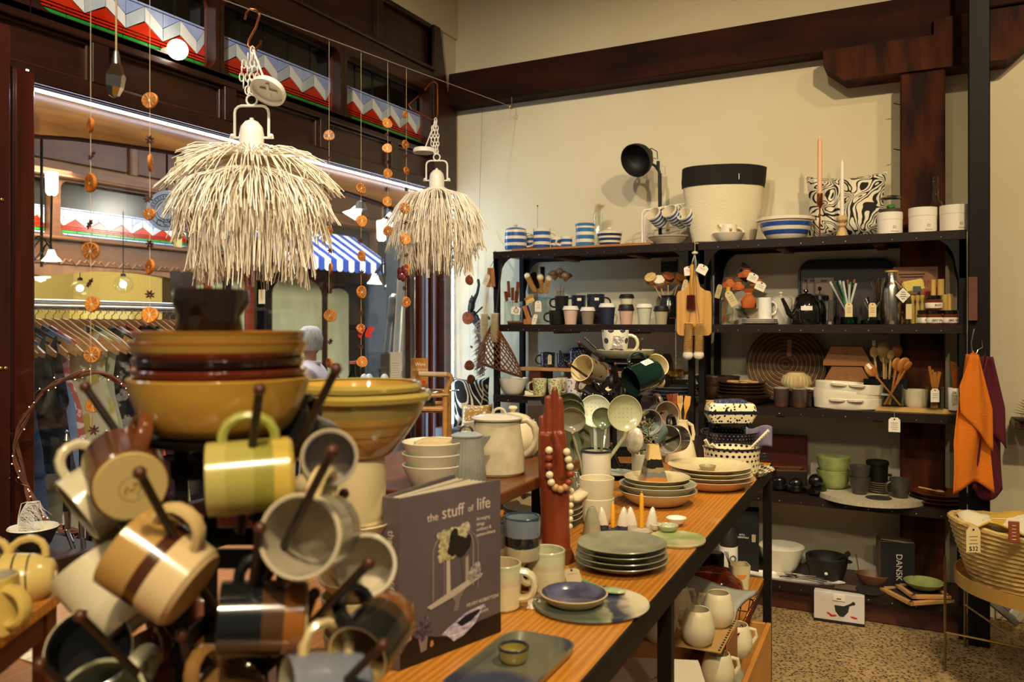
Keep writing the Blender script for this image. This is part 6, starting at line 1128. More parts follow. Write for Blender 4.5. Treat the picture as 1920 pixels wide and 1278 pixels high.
# ================================================================ bottom shelf and floor
k=wpx(1467,4.42);bowl('large white mixing bowl on the bottom shelf behind the table leg',S(1465,L5,4.46),42*k,48*k,mat('e4dec8',.2,coat=.3),rb=20*k,p=.6)
k=wpx(1552,4.42);q=thing('mortar','dark stone mortar with a side lip on the bottom shelf','mortar',S(1550,L5,4.44));O('bowl',vg([(0,0),(24*k,0),(30*k,4*k),(36*k,26*k),(38*k,42*k)],.012,36),mat('1e1b18',.55),q);O('white_dot',ball(3*k,(3*k,-35*k,18*k),(1,.3,1),8),PAPER,q);O('pour_lip',ball(7*k,(37*k,0,36*k),(1.2,.8,.5),10),mat('1e1b18',.55),q)
p=S(1550,L5,4.44);q=thing('pestle','dark stone pestle resting in the mortar','pestle',p);a_,b_=Vector((-6*k,-.01,22*k)),Vector(rel(yy(1592,1037,4.38),p));v=b_-a_;O('shaft',tube([tuple(a_+v*t)for t in(0,.15,.5,.85,.93,1)],[.013,.012,.007,.008,.013,.012],12),mat('1e1b18',.55),q)
k=wpx(1637,4.42);q=thing('spoon_bowl','rough wooden bowl shaped scoop with a thin upright handle','bowl',S(1637,L5,4.42));WB2=mat('5c3c26',.5,col2='6e4a30',vs=8);O('bowl',vg([(0,0),(14*k,0),(24*k,8*k),(30*k,22*k)],.005,28,None,1.05,.75),WB2,q);O('handle',tube([(-24*k,0,18*k),(-30*k,.01,55*k)],.003,6),WB2,q)
k=wpx(1675,4.45);q=thing('boxed_cookware','tall black and tan box with white vertical lettering on the bottom shelf','box',S(1678,L5,4.46),R(14));w,h=58*k,88*k;O('front_panel',box(w,.004,h,(-.0,-.06,h/2)),mat('14161a',.5),q);O('box_body',box(w,.116,h,(0,0,h/2+.0005),.002),mat('7c6a50',.7),q);O('lid_flap',X(box(w,.1,.003),Matrix.Translation((0,-.01,h+.004))@Matrix.Rotation(R(6),4,'Y')),mat('8a7658',.7),q);text('DANSK',15*k,mat('c8c2b4',.6),q,(2*k,-.0625,h*.48),(R(90),R(-90)*-1,0),'side_lettering');O('small_print',J(box(.001,.03,2*k,(w/2+.0008,-.01,h*.62)),box(.001,.015,8*k,(w/2+.0008,.01,h*.45))),INK,q)
k=wpx(1400,4.4);q=thing('black_box','tall black carton with small white lettering near the steel flask','box',S(1396,L5,4.42),R(10));w,h=52*k,112*k;O('carton',box(w,.12,h,(0,0,h/2),.002),mat('121110',.55),q)
for z in(.56,.1):text('KITA',4.6*k,PAPER,q,(-4*k,-.0605,h*z+5*k),(R(90),0,0),'carton_lettering');text('ESSENTIALS',4.2*k,PAPER,q,(-3*k,-.0605,h*z),(R(90),0,0),'carton_lettering')
O('sticker',box(7*k,.001,14*k,(17*k,-.0605,h*.56)),mat('a89878',.7),q)
k=wpx(1366,4.4);q=thing('steel_flask','steel drinking flask with a white printed sleeve on the bottom shelf','bottle',S(1366,L5,4.34),FA);O('body',lathe([(0,0),(16*k,0),(16*k,78*k),(9*k,90*k),(9*k,104*k),(0,104*k)],24),mat('2a2622',.4),q);O('sleeve',lathe([(16.2*k,8*k),(16.6*k,8.2*k),(16.6*k,46*k),(16.2*k,46.2*k)],26),PAPER,q);O('round_print',X(tube(arc((0,0,0),5*k,0,360,16,'xz'),1.4*k,6),Matrix.Translation((4*k,-16*k,26*k))),mat('5a5660',.6),q);O('cap',lathe([(0,92*k),(9.6*k,92*k),(9.6*k,108*k),(0,109*k)],18),SILVER,q)
k=wpx(1338,4.5);q=thing('white_frame','white framed panel leaning behind the steel flask','frame',S(1338,L5,4.56),R(3));q.name='picture_panel';q['label']='white panel leaning at the back behind the steel flask';q['category']='panel';O('panel',box(40*k,.012,110*k,(0,0,55*k)),mat('cfc4aa',.6),q);O('border',J(box(40*k,.016,3*k,(0,0,108*k)),box(3*k,.016,110*k,(18*k,0,55*k))),mat('e4dcc8',.5),q)
k=wpx(1500,4.32);q=thing('serving_platter','long white platter under the cutlery on the bottom shelf','platter',(S(1478,0,4.33).x,4.345,L5+.0005),R(4));O('platter',X(lathe([(0,0),(.9,0),(1,.5),(.96,.5),(.86,.12),(0,.1)],36),Matrix.Diagonal((100*k,.062,.022,1))),WHITEC,q);O('spout_end',ball(.02,(-92*k,0,.008),(1.4,1,.3),10),WHITEC,q)
zc=L5+.0125
for i in range(8):
    q=thing('cutlery',('steel fork nearest the front of the white platter','steel fork lying second on the white platter','steel table spoon with its bowl up on the platter','steel knife under the spoon on the platter','slim steel spoon at the back of the platter','steel fork tucked under the tea towel side','dark handled knife along the platter edge','slim steel knife across the platter middle')[i],'cutlery',(S(1480+(i%4)*4,0,4.33).x,4.315+i*.009,zc+(i%3)*.004),R(-4+i*1.6),'cutlery on the white platter')
    O('handle',tube([(.02,0,0),(.1,0,.004),(.17,0,0)],[.002,.003,.0045],8,flat=.5),CHROME if i!=6 else BLACK,q);O('head',ball(.018,(-.02,0,.005),(1.5,.8,.3),12)if i%3==2 else J(*[tube([(.02,0,0),(-.01,(j-1.5)*.005,.003),(-.045,(j-1.5)*.005,.0)],.0014,5)for j in range(4)])if i%3==0 else prism([(.03,-.004),(-.06,-.008),(-.07,.002),(.03,.004)],.0015,'xy'),CHROME,q)
k=wpx(1625,4.32);O('slate_disc',lathe([(0,0),(26*k,0),(26*k,.005),(0,.005)],32),mat('24211e',.7),label='flat dark slate disc lying before the wooden scoop',cat='coaster',loc=S(1632,L5+.0003,4.325))
O('slate_square',box(.1,.07,.005,(0,0,.0025)),mat('5c5040',.7),label='flat grey brown square mat beside the slate disc',cat='mat',loc=S(1585,L5+.0003,4.325),rot=(0,0,R(4)))
for i in range(2):
    k=wpx(1725,4.33);q=thing('framed_slate',('larger bamboo framed slate board sticking out of the bottom shelf','smaller bamboo framed slate board under the green dish')[i],'board',(S(1718+12*i,0,4.33).x,4.335,L5+.0005+i*.021),R(38-12*i));s=(.115,.09)[i]
    for j in range(4):O('frame_strip',X(box(2*s,.02,.018,(0,-s+.01,.009),.002),Matrix.Rotation(PI/2*j,4,'Z')),mat('b8864c',.5,col2='c89a5e',vs=5,stretch=(1,6,6)),q)
    O('slate',box(2*s-.03,2*s-.03,.01,(0,0,.006)),mat('25221f',.7),q)
k=wpx(1732,4.34);bowl('shallow green glazed dish on the bamboo framed boards',S(1732,L5+.0425,4.345),35*k,13*k,GB,rb=20*k,p=.75)
k=wpx(1573,4.24);p=yy(1573,1143,4.235);q=thing('mortar_carton','carton printed with a dark mortar and red chillies standing on the floor','box',(p.x,4.235,0),R(3));w,h=88*k,52*k;zc=.012
O('carton',box(w,.1,h,(0,.05,h/2+zc),.002),mat('c9c0b8',.6),q);O('dark_base',box(w*1.01,.104,.014,(0,.05,.007),.001),mat('17120f',.6),q);fy=-.0008
O('mortar_print',J(prism([(-12*k,8*k),(14*k,8*k),(12*k,-2*k),(4*k,-12*k),(-3*k,-12*k),(-10*k,-3*k)],.001,'xz'),X(box(18*k,.001,4*k),Matrix.Translation((14*k,0,11*k))@Matrix.Rotation(R(-30),4,'Y')),ball(3.4*k,(21*k,0,15*k),(1,.15,1),8)),mat('20211f',.6),q,loc=(4*k,fy,26*k));[O('chilli_print',X(ball(4*k,(0,0,0),(1.6,.12,.5),8),Matrix.Translation((x*k,fy,z*k))@Matrix.Rotation(R(a),4,'Y')),mat('b02a1c',.5),q)for x,z,a in((-16,16,30),(-10,14,-10),(26,15,10))];O('hang_tab',box(22*k,.004,12*k,(0,-.003,h-3*k),.001),mat('d8d0c0',.6),q);O('tab_print',box(8*k,.0006,2*k,(0,-.0054,h-5*k)),INK,q)
# ================================================================ towels, tray table, wall shelf
p=yy(1828,664,4.10);tq=thing('towel_hook','thin wire hook on the steel column holding two towels','hook',p);O('wire',J(tube([(.0,.1,.11),(-.012,.06,.05),(-.01,.01,.012),(.004,0,0),(.012,.01,.02)],.0022,6),tube([(.03,.1,.06),(.03,.04,.03),(.012,.01,.02)],.0018,6)),SILVER,tq);O('clip_peg',J(box(.012,.012,.03,(-.012,-.01,-.008),.002),box(.012,.012,.026,(.002,-.012,-.006),.002)),OLV,tq)
def towel(label,px,yq,c,top,L,w0,w1,sh,seed,pts=None):
    k=kY(px,yq);v=yy(px,top,yq);q=thing('hand_towel',label,'towel',v,FA,'towels on the column hook');rr_=random.Random(seed);m_=mat(c,.9,bump=.5,bs=260,bstretch=(.08,.08,1.6))
    def fn(u,t):
        w=w0+(w1-w0)*min(1,(t*1.6))**.8;x=(u-.5)*2*w+sh*t
        y=.022*math.sin(u*9+seed+t*2.5)*(1-.5*t)+.012*math.sin(u*4+t*6);return(x*k,y,-L*k*t*(1-.05*math.sin(u*5+seed)))
    O('hanging_cloth',grid(26,30,fn),m_,q,solid=.004)
    def fold(u,t):
        w=w0+(w1*.85-w0)*min(1,t*1.8);x=(u-.5)*2*w+sh*t+2;ln=L*(.42+.3*u*(1 if seed%2 else .8));return(x*k,-.026+.012*math.sin(u*8+2+seed),-ln*k*t)
    O('folded_flap',grid(18,16,fold),m_,q,solid=.004);O('hem_loop',tube([(0,0,-.004),(.004,-.006,.014),(.008,0,-.002)],.003,5),m_,q);return q
towel('burgundy knitted towel hanging behind the orange one',1845,4.13,'5e1a2a',668,258,6,30,5,2)
towel('orange knitted towel hanging from the steel column hook',1822,4.06,'e07a14',664,252,6,36,3,5)
# tray table
TC=Vector((.40,3.72,0));zt=.455;q=thing('tray_table','round brass rimmed tray table on thin crossed legs','table',TC);RT=.345
O('tray',lathe([(0,zt-.012),(RT*.97,zt-.012),(RT*.97,zt-.006),(0,zt-.006)],48),mat('a07a38',.4,.3),q);O('rim',lathe([(RT*.975,zt-.024),(RT,zt-.024),(RT,zt+.026),(RT*.985,zt+.026),(RT*.975,zt-.018)],56),mat('d0aa5c',.42,.55),q)
LG=[(-.385,.135),(-.27,-.26),(.36,-.22),(.28,.3)]
fl=[rel((hz(1772,1256,0)),TC),rel(hz(1809,1212,0),TC)]
for i,(x,y)in enumerate(((fl[0][0],fl[0][1]),(fl[1][0],fl[1][1]),(.30,-.26),(.33,.16))):O('leg',tube([(x,y,0),(x,y,zt+(.02 if i==0 else-.02))],.0055,8),mat('8a7650',.35,.9),q)
x0,y0=fl[0][0],fl[0][1];x1,y1=fl[1][0],fl[1][1]
O('cross_bar',tube([(x0,y0,.16),(.33,.16,.12)],.0045,7),BRASS,q);O('cross_bar',tube([(x1,y1,.19),(.30,-.26,.03)],.0045,7),BRASS,q)
# basket of cloths
bc=Vector((.445,3.70,zt-.005));q=thing('woven_basket','wide braided straw basket with a leather tab on the brass tray','basket',bc,R(8));BW=mat('b0904e',.8,col2='cdb070',vs=26,stretch=(1,1,2),bump=.9,bs=70);n=13
for i in range(n):
    t=i/(n-1);rx_,ry_=.325+.08*t**.8,.20+.05*t;z=.012+.215*t;pts=[(rx_*math.cos(a),ry_*math.sin(a),z+.018*t*math.cos(2*a))for a in[2*PI*j/64 for j in range(64)]]
    O('braid_row',tube(pts,[.0108+.0028*(j%2)for j in range(64)],7,closed=True),BW,q)
O('basket_floor',lathe([(0,.002),(.28,.002),(.28,.008),(0,.008)],40,1,.7),BW,q);O('inner_lining',lathe([(.26,.01),(.38,.21)],48,1,.63),BW,q)
tq_=tag(q,rel(yy(1825,1011,3.43),bc),.052,.092,name='price_tag',rot=(0,0,R(22)),m=mat('d9c48a',.8),lines=3);fx=Matrix.Rotation(-R(8),3,'Z')@(dz(1825,1011,2.92)-bc);tq_.location=fx;text('$32',.022,INK,tq_,(0,-.0012,-.033),(R(90),0,0),'price_lettering')
lt=Matrix.Rotation(-R(8),3,'Z')@(dz(1901,997,2.83)-bc);O('leather_tab',box(.034,.006,.075,tuple(lt),.002),mat('8a4420',.5),q);O('tab_stitching',J(*[box(.012,.001,.0015,(lt.x,lt.y-.0035,lt.z-.025+.012*j))for j in range(5)]),PAPER,q)
rr=random.Random(9)
def cloth(label,c,w,d,zoff,a,seed,c2=None):
    g=grid(16,14,lambda u,v:((u-.5)*w,(v-.5)*d,.03*math.sin(u*7+seed)*math.cos(v*5+seed)+.02*math.sin(v*9+u*4+seed)-.09*max(0,abs(u-.5)*2-.75)))
    return O('folded_cloth',g,mat(c,.9,col2=c2,vs=7,lo=.5,hi=.52,bump=.3,bs=160)if c2 else mat(c,.9,bump=.3,bs=160),label=label,cat='cloth',loc=(bc.x+zoff[0],bc.y+zoff[1],bc.z+zoff[2]),rot=(0,0,R(a)),solid=.006,grp='cloths in the straw basket')
cloth('yellow and white printed cloth draped over the basket edge','c8a23c',.34,.3,(-.19,-.03,.235),14,1,'d8cfb0');cloth('beige linen cloth lying in the middle of the basket','c8b080',.44,.32,(.10,.02,.255),-6,3);cloth('white folded cloth at the back of the basket','e2d8c2',.24,.2,(.02,.11,.268),30,5)
O('white_card',X(box(.13,.05,.0012),Matrix.Rotation(R(-12),4,'X')),PAPER,label='white printed card lying on the beige linen cloth',cat='card',loc=tuple(dz(1890,972,2.88)),rot=(0,0,R(20)))
# power bar below
p=yy(1858,1128,4.45);q=thing('power_bar','grey power bar with plugs leaning under the brass tray table','power bar',p,FA);kq=kY(1858,4.45);bar=Matrix.Rotation(R(40),4,'Y');O('housing',X(box(124*kq,.04,11*kq,(0,0,0),.003),bar),mat('8c8878',.5),q)
for i,(x,c)in enumerate(((8,'15120f'),(24,'8a8c88'),(44,'d0cab8'))):O('plug',X(J(box(18*kq,.035,18*kq,(x*kq,0,14*kq),.006),tube([(x*kq,0,22*kq),(x*kq+.02,0,36*kq),(x*kq+.05,.02,44*kq)],.004,6)),bar),mat(c,.5),q)
O('wall_bracket',tube([(0,.02,0),(0,.22,0)],.006,6),STEEL,q)
# wall shelf with fanned book
p=yy(1903,810,4.42);q=thing('wall_shelf','small dark wooden wall shelf at the edge of the view','shelf',(p.x,4.4,1.0));O('board',box(.7,.24,.035,(.35,.155,-.018),.004),mat('4a2a18',.45),q);O('bracket',box(.02,.2,.1,(.2,.17,-.085),.003),STEEL,q)
q=thing('fanned_book','open book standing with its white pages fanned on the wall shelf','book',(p.x+.13,4.5,1.001),R(10));O('cover',X(box(.24,.16,.004,(0,0,.003)),Matrix()),BLACK,q)
for i in range(22):
    a=R(8+i*7.5);O('page',tube([(0,0,.006),(-.06*math.cos(a),0,.006+.05*math.sin(a)+.01),(-.125*math.cos(a),0,.02+.105*math.sin(a))],.0016,4,flat=40),PAPER,q)
# ================================================================ DISPLAY TABLE
ZT=.885;TB=Vector((-.60,3.44,0));TA=R(2.57)
PINE=mat('a8691f',.38,col2='bd8032',vs=2.6,wave=7.5,stretch=(9,.45,9),coat=.25,bump=.05,bs=20,bstretch=(12,.6,12),lo=.1,hi=1.0)
q=thing('display_table','long pine topped display table with a black steel frame covered in ceramics','table',TB,TA)
O('tabletop',box(1.1,3.2,.03,(-.555,-1.6,ZT-.0155),.002),PINE,q)
O('apron',J(box(.006,3.21,.052,(-.003,-1.6,ZT-.028)),box(1.11,.006,.052,(-.555,.002,ZT-.028)),box(.006,3.21,.052,(-1.107,-1.6,ZT-.028))),BLACK,q)
for x in(-.018,-1.09):
    for y in(-.016,-1.655,-3.15):O('leg',box(.032,.032,ZT-.03,(x,y,(ZT-.03)/2),.002),BLACK,q)
ZS=.42
O('lower_shelf',box(1.05,3.1,.028,(-.555,-1.58,ZS-.0145),.002),PINE,q);O('shelf_rail',J(box(.006,3.1,.05,(-.033,-1.58,ZS-.032)),box(1.06,.006,.05,(-.555,-.034,ZS-.032))),BLACK,q)
TR=Matrix.Translation(TB)@Matrix.Rotation(TA,4,'Z')
tp=lambda px,py:hz(px,py,ZT)
def tk(py,z=ZT):return hZ(py,z)/F
# ---- riser carrying the teapots
RZ=1.088
rl_=hz(968,908,RZ);q=thing('wooden_riser','low stained wooden riser with black legs carrying the stoneware teapots','riser',(rl_.x+.01,rl_.y,0),TA)
O('top',box(.52,.56,.026,(-.26,.11,RZ-.0135),.003),mat('55290f',.4,col2='6c3a18',vs=3,stretch=(8,1,8),coat=.2),q)
for x in(-.11,-.5):
    for y in(-.14,.36):O('leg',box(.03,.03,RZ-.028-ZT,(x,y,ZT+(RZ-.028-ZT)/2),.002),BLACK,q)
STW=mat('c2b596',.3,col2='b0a282',vs=30,coat=.2);STG=mat('8f9086',.3,col2='7c7d74',vs=20,coat=.2)
k=tk(885,RZ);p=hz(932,886,RZ);p.z=RZ+.0006;q=thing('teapot','pale speckled stoneware teapot with a loop lid on the wooden riser','teapot',p,FA);h=100*k
O('body',vg([(0,0),(50*k,0),(54*k,5*k),(52*k,30*k),(46*k,70*k),(42*k,h),],.004,36),STW,q);l=O('lid',lathe([(0,h),(47*k,h),(48*k,h+3*k),(30*k,h+8*k),(0,h+10*k)],36),mat('cdc6b2',.2,coat=.3),q)
O('loop_handle',tube(arc((4*k,0,h+8*k),12*k,0,180,10,'xz'),2.4*k,8),STW,l);O('handle',tube([(40*k,0,96*k),(56*k,0,98*k),(69*k,0,86*k),(73*k,0,66*k),(68*k,0,48*k),(56*k,0,36*k),(49*k,0,32*k)],[6*k,6*k,6*k,5.5*k,5.5*k,5.5*k,5*k],10),STW,q)
O('spout',loft([[(-42*k+x,y*s,z)for x,y,z in((0,-14*k,96*k),(0,14*k,96*k),(0,10*k,56*k),(0,-10*k,56*k))]if i==0 else[(-62*k,-5*k,94*k),(-62*k,5*k,94*k),(-60*k,4*k,88*k),(-60*k,-4*k,88*k)]for i,s in((0,1),(1,1))]),STW,q)
k2_=hZ(850,RZ)/F;p=hz(962,853,RZ);p.z=RZ+.0006;q=thing('teapot','round glossy cream teapot with a knob lid at the back of the riser','teapot',p,FA+R(20));kk=hZ(853,RZ)/F;GCR=mat('d8cba6',.15,col2='cfc096',vs=30,coat=.5)
O('body',vg([(0,0),(38*kk,0),(50*kk,14*kk),(54*kk,36*kk),(44*kk,62*kk),(30*kk,70*kk)],.004,36),GCR,q);l=O('lid',lathe([(28*kk,69*kk),(33*kk,70*kk),(26*kk,75*kk),(8*kk,80*kk),(0,80*kk)],30),GCR,q);O('knob',lathe([(0,79*kk),(5*kk,79*kk),(4*kk,83*kk),(9*kk,88*kk),(7*kk,92*kk),(0,93*kk)],18),GCR,l)
O('handle',tube([(-34*kk,0,58*kk),(-56*kk,0,68*kk),(-74*kk,0,62*kk),(-80*kk,0,40*kk),(-64*kk,0,22*kk),(-50*kk,0,22*kk)],5*kk,10),GCR,q);O('spout',tube([(46*kk,0,26*kk),(64*kk,0,40*kk),(76*kk,0,60*kk)],[12*kk,9*kk,6*kk],10),GCR,q);O('tag_string',tube([(54*kk,-.03,36*kk),(56*kk,-.06,0),(60*kk,-.07,-60*kk)],.0012,5),mat('6a2a18',.6),q)
k=hZ(905,RZ)/F;p=hz(876,908,RZ);p.z=RZ+.0006;q=thing('lidded_jug','grey fluted stoneware jug with a dark loop lid','jug',p,FA);h=88*k
O('body',lathe([(0,0),(34*k,0),(36*k,6*k),(32*k,50*k),(28*k,h),(0,h)],96,wob=lambda a,z,i:1+.014*math.cos(32*a)),STG,q);l=O('lid',lathe([(0,h),(29*k,h+1*k),(30*k,h+4*k),(18*k,h+9*k),(0,h+11*k)],30),mat('9aa3a6',.25,coat=.3),q);O('loop_handle',tube(arc((-2*k,0,h+8*k),12*k,0,180,10,'xz'),2.2*k,8),mat('2c2a28',.3),l)
O('pour_lip',loft([[(24*k,-12*k,h),(24*k,12*k,h),(26*k,8*k,h-26*k),(26*k,-8*k,h-26*k)],[(44*k,-3*k,h+2*k),(44*k,3*k,h+2*k),(42*k,2*k,h-3*k),(42*k,-2*k,h-3*k)]]),STG,q)
# nested ribbed bowls with a napkin
p=hz(812,925,RZ-.02);k=hZ(925,RZ-.02)/F
PB=mat('cfc8b0',.35,coat=.15)
O('bowl_stand',lathe([(0,0),(42*k,0),(42*k,p.z-ZT-.002),(0,p.z-ZT-.002)],24),mat('5a2c14',.5),label='round wooden block under the nested ribbed bowls',cat='block',loc=(p.x,p.y,ZT+.0006))
for i in range(3):bowl(('bottom pale ribbed bowl of three nested beside the striped mixing bowls','middle pale ribbed bowl of three nested beside the striped mixing bowls','top pale ribbed bowl of three nested, holding a linen napkin')[i],(p.x,p.y,p.z+i*21*k),58*k,56*k,PB,rb=22*k,p=.62,n=80,wob=lambda a,z,i_:1+.006*math.cos(40*a),grp='nested ribbed bowls')
o=O('napkin',grid(14,10,lambda u,v:((u-.5)*76*k,(v-.5)*60*k,8*k*math.sin(u*4)+22*k*max(0,u-.62)+3*k*math.sin(v*7))),mat('b8a47c',.95,bump=.9,bs=130),label='waffle weave linen napkin lying in the top ribbed bowl',cat='napkin',loc=(p.x-.0,p.y,p.z+42*k+46*k),rot=(R(6),R(-4),FA),solid=.006)
# ---- stacked yellow mixing bowls with their pots below
Zb=1.36;k=Zb/F;p=dz(668,852,Zb);YB=bands(92*k,((0,'a8783a'),(.34,'bb8f46'),(.44,'8a6630'),(.47,'bd9850'),(.62,'a37838'),(.70,'b8954c'),(.84,'9c8f50')),.15,.05,30,.5);YI=mat('c09a4a',.12,col2='b48a3c',vs=10,coat=.5)
wv=lambda a,z,i:1+(.014*math.sin(6*a+1)+.008*math.sin(11*a)if z>60*k else 0)
h=92*k
def ybowl(label,loc,r,hh):
    q=thing('mixing_bowl',label,'bowl',loc);rb=r*.44
    O('body',lathe([(0,0),(rb,0),(rb*1.15,hh*.06),(r*.70,hh*.34),(r*.88,hh*.64),(r*.965,hh*.9),(r,hh)],64,wob=wv),YB,q)
    O('rolled_rim',lathe([(r*.955,hh*.86),(r*1.02,hh*.89),(r*1.035,hh*.96),(r*1.0,hh*1.02),(r*.96,hh)],64,wob=wv),mat('98904e',.15,col2='a98e42',vs=9,coat=.5),q)
    O('lining',lathe([(r*.99,hh*1.01),(r*.94,hh*.9),(r*.85,hh*.62),(r*.66,hh*.34),(rb,hh*.08),(0,hh*.06)],64,wob=wv),YI,q);return q
ybowl('large honey coloured stoneware mixing bowl with a green wavy rim',p,138*k,118*k)
ybowl('second honey coloured mixing bowl nested inside the large one',(p.x-.004,p.y+.002,p.z+22*k),122*k,112*k)
# pale pots and plates stacked under it
PC=mat('d6c496',.4,coat=.15);zc=ZT+.0005;kk=k
for i,(r,hh,lab)in enumerate(((62,.055,'wide cream pot at the foot of the stack under the mixing bowls'),(66,.060,'cream bowl second from the foot of the stack under the mixing bowls'))):
    bowl(lab,(p.x,p.y,zc),r*k,hh,PC,rb=46*k,p=.5,grp='pale pots under the mixing bowls');zc+=hh*.995
for i in range(4):
    plate(('lowest','second','third','highest')[i]+' cream plate in the stack under the mixing bowls',(p.x,p.y,zc),(72-i*2)*k,.03,PC,rb=42*k,grp='cream plates under the mixing bowls');zc+=.0305
hh=p.z-zc-.001
q=thing('cream_pot','straight sided cream pot directly under the mixing bowls','pot',(p.x,p.y,zc));O('pot_body',vg([(0,0),(48*k,0),(54*k,hh*.15),(56*k,hh*.8),(54*k,hh)],.004,36),PC,q);O('foot_ring',lathe([(46*k,0),(50*k,0),(50*k,.004),(46*k,.004)],30),PC,q)
# ---- the book
bl,br=hz(750,1257,ZT),hz(939,1184,ZT);v=br-bl;Wb=v.length;Hb=.281
mxb=Matrix.Translation((bl.x,bl.y,ZT+.0004))@Matrix.Rotation(math.atan2(v.y,v.x),4,'Z')
q=thing('lifestyle_book','hardback book with a mauve cover showing a glass dome, standing upright before the mug stand','book',mx=mxb)
CV=mat('564a4a',.4,col2='62575a',vs=3,coat=.2);sw=.03
O('front_cover',box(Wb,.003,Hb,(Wb/2,.0015,Hb/2),.0008),CV,q)
def spun(a):return Matrix.Rotation(R(a),4,'Z')
O('spine',X(box(.034,.003,Hb,(-.017,.0,Hb/2),.0008),spun(-72)),CV,q)
e=spun(-72)@Vector((-.034,0,0))
O('back_cover',X(box(Wb*.98,.003,Hb,(Wb*.49,0,Hb/2),.0008),Matrix.Translation(e)@spun(17)),CV,q)
for i in range(9):
    t=i/8;O('page_block',X(box(Wb*.95,.0022,Hb-.012,(Wb*.475,0,Hb/2),0),Matrix.Translation((e.x*(.1+.8*t),.004+e.y*(.1+.8*t)*.9,0))@spun(2.5+12*t)),mat('cfc3a8',.8)if i!=6 else mat('8a8a80',.7),q)
TX=mat('c9b6a4',.6);fy=-.0004
def bt(s,sz,x,z,al='LEFT',sx=1):text(s,sz,TX,q,(x*Wb,fy,z*Hb),(R(90),0,0),'cover_lettering',sx,al,.0002)
bt('the',.019,.245,.845);bt('stuff',.030,.385,.856);bt('of',.016,.645,.85);bt('life',.030,.735,.862)
for i,s in enumerate(('Arranging','things','ordinary &','extraordinary')):bt(s,.0085,.735,.772-i*.034)
bt('HILARY ROBERTSON',.0085,.63,.245);bt('with photographs by',.0055,.635,.203);bt('ANNA WILLIAMS',.007,.635,.175)
text('the stuff of life',.018,TX,q,tuple(spun(-72)@Vector((-.017,-.0022,Hb*.62))),(R(90),R(90),R(-72)),'spine_lettering',1,'CENTER',.0002)
def pr_(name,pts,c,yo=-.0006,**kw):return O(name,prism([(x*Wb,z*Hb)for x,z in pts],.0003,'xz'),mat(c,.45,**kw),q,loc=(0,yo,0))
pr_('dark_table_print',[(.0,.0),(1,.0),(1,.13),(.72,.12),(.42,.10),(.0,.2)],'19120f',-.0003)
dm=[(.30,.34),(.30,.62)]+[(.5-.2*math.cos(R(a)),.62+.13*math.sin(R(a)))for a in range(0,181,15)]+[(.70,.36)]
O('dome_outline_print',tube([(x*Wb,0,z*Hb)for x,z in dm],.0013,5,flat=.3),mat('8c8076',.4),q,loc=(0,-.0008,0));O('dome_outline_print',tube([(x*Wb*.86+.035,0,z*Hb-.006)for x,z in dm],.0005,5,flat=.3),mat('a09488',.4),q,loc=(0,-.0008,0))
rb2=random.Random(12)
def blobs(name,n,cx,cz,rx_,rz_,r,c,c2):return O(name,J(*[X(ball(r*rb2.uniform(.6,1.2),(0,0,0),(1,.07,rb2.uniform(.7,1.6)),7),Matrix.Translation(((cx+rx_*rb2.uniform(-1,1))*Wb,-.0008-rb2.random()*.0004,(cz+rz_*rb2.uniform(-1,1))*Hb))@Matrix.Rotation(rb2.uniform(0,3),4,'Y'))for _ in range(n)]),mat(c,.5,col2=c2,vs=160),q,kind='stuff')
blobs('dark_foliage_print',20,.55,.66,.1,.06,.012,'1c1712','2a221a');blobs('flower_print',70,.43,.66,.07,.08,.006,'c0b48a','868658');blobs('flower_print',40,.56,.71,.08,.04,.006,'cfc4a4','948c68')
pr_('column_print',[(.43,.36),(.47,.36),(.46,.64),(.43,.64)],'b8aa90');pr_('column_print',[(.62,.38),(.655,.385),(.65,.56),(.62,.55)],'9c907a');pr_('stem_print',[(.60,.38),(.615,.38),(.575,.58),(.568,.58)],'5a4a3a',-.0008)
pr_('cake_stand_print',[(.24,.315),(.28,.295),(.5,.33),(.78,.40),(.80,.42),(.74,.425),(.45,.365)],'b3a695',-.0009);pr_('stand_foot_print',[(.47,.34),(.62,.36),(.56,.30),(.55,.24),(.50,.235),(.52,.29)],'7a6e66');blobs('pine_cone_print',26,.72,.45,.05,.035,.006,'b4aaa0','6a6058')
pr_('purple_bowl_print',[(.38,.12),(.44,.10),(.5,.055),(.6,.07),(.72,.12),(.82,.22),(.72,.215),(.6,.20),(.52,.17),(.45,.15)],'8478a0',-.0009,col2='d8cfd8',vs=70,stretch=(1,1,3));pr_('bowl_inside_print',[(.53,.16),(.62,.19),(.75,.20),(.78,.19),(.68,.145),(.58,.13)],'1c1420',-.0011)
blobs('succulent_print',30,.20,.195,.06,.035,.008,'6a5a66','2c222c');pr_('pot_print',[(.16,.15),(.255,.165),(.235,.065),(.185,.06)],'7c6e64',-.0009);pr_('leaf_print',[(.10,.28),(.12,.33),(.115,.38),(.09,.34)],'9a7a4a',-.0009);pr_('leaf_print',[(.04,.22),(.07,.27),(.06,.30),(.03,.26)],'6c6270',-.0009);pr_('twig_print',[(.0,.10),(.012,.10),(.02,.30),(.012,.30)],'8a8464',-.0009);pr_('egg_print',[(.27,.075),(.29,.07),(.305,.085),(.295,.11),(.275,.105)],'b07a4a',-.001);pr_('paper_print',[(.0,.12),(.1,.16),(.1,.2),(.0,.17)],'9a8e86',-.0009)
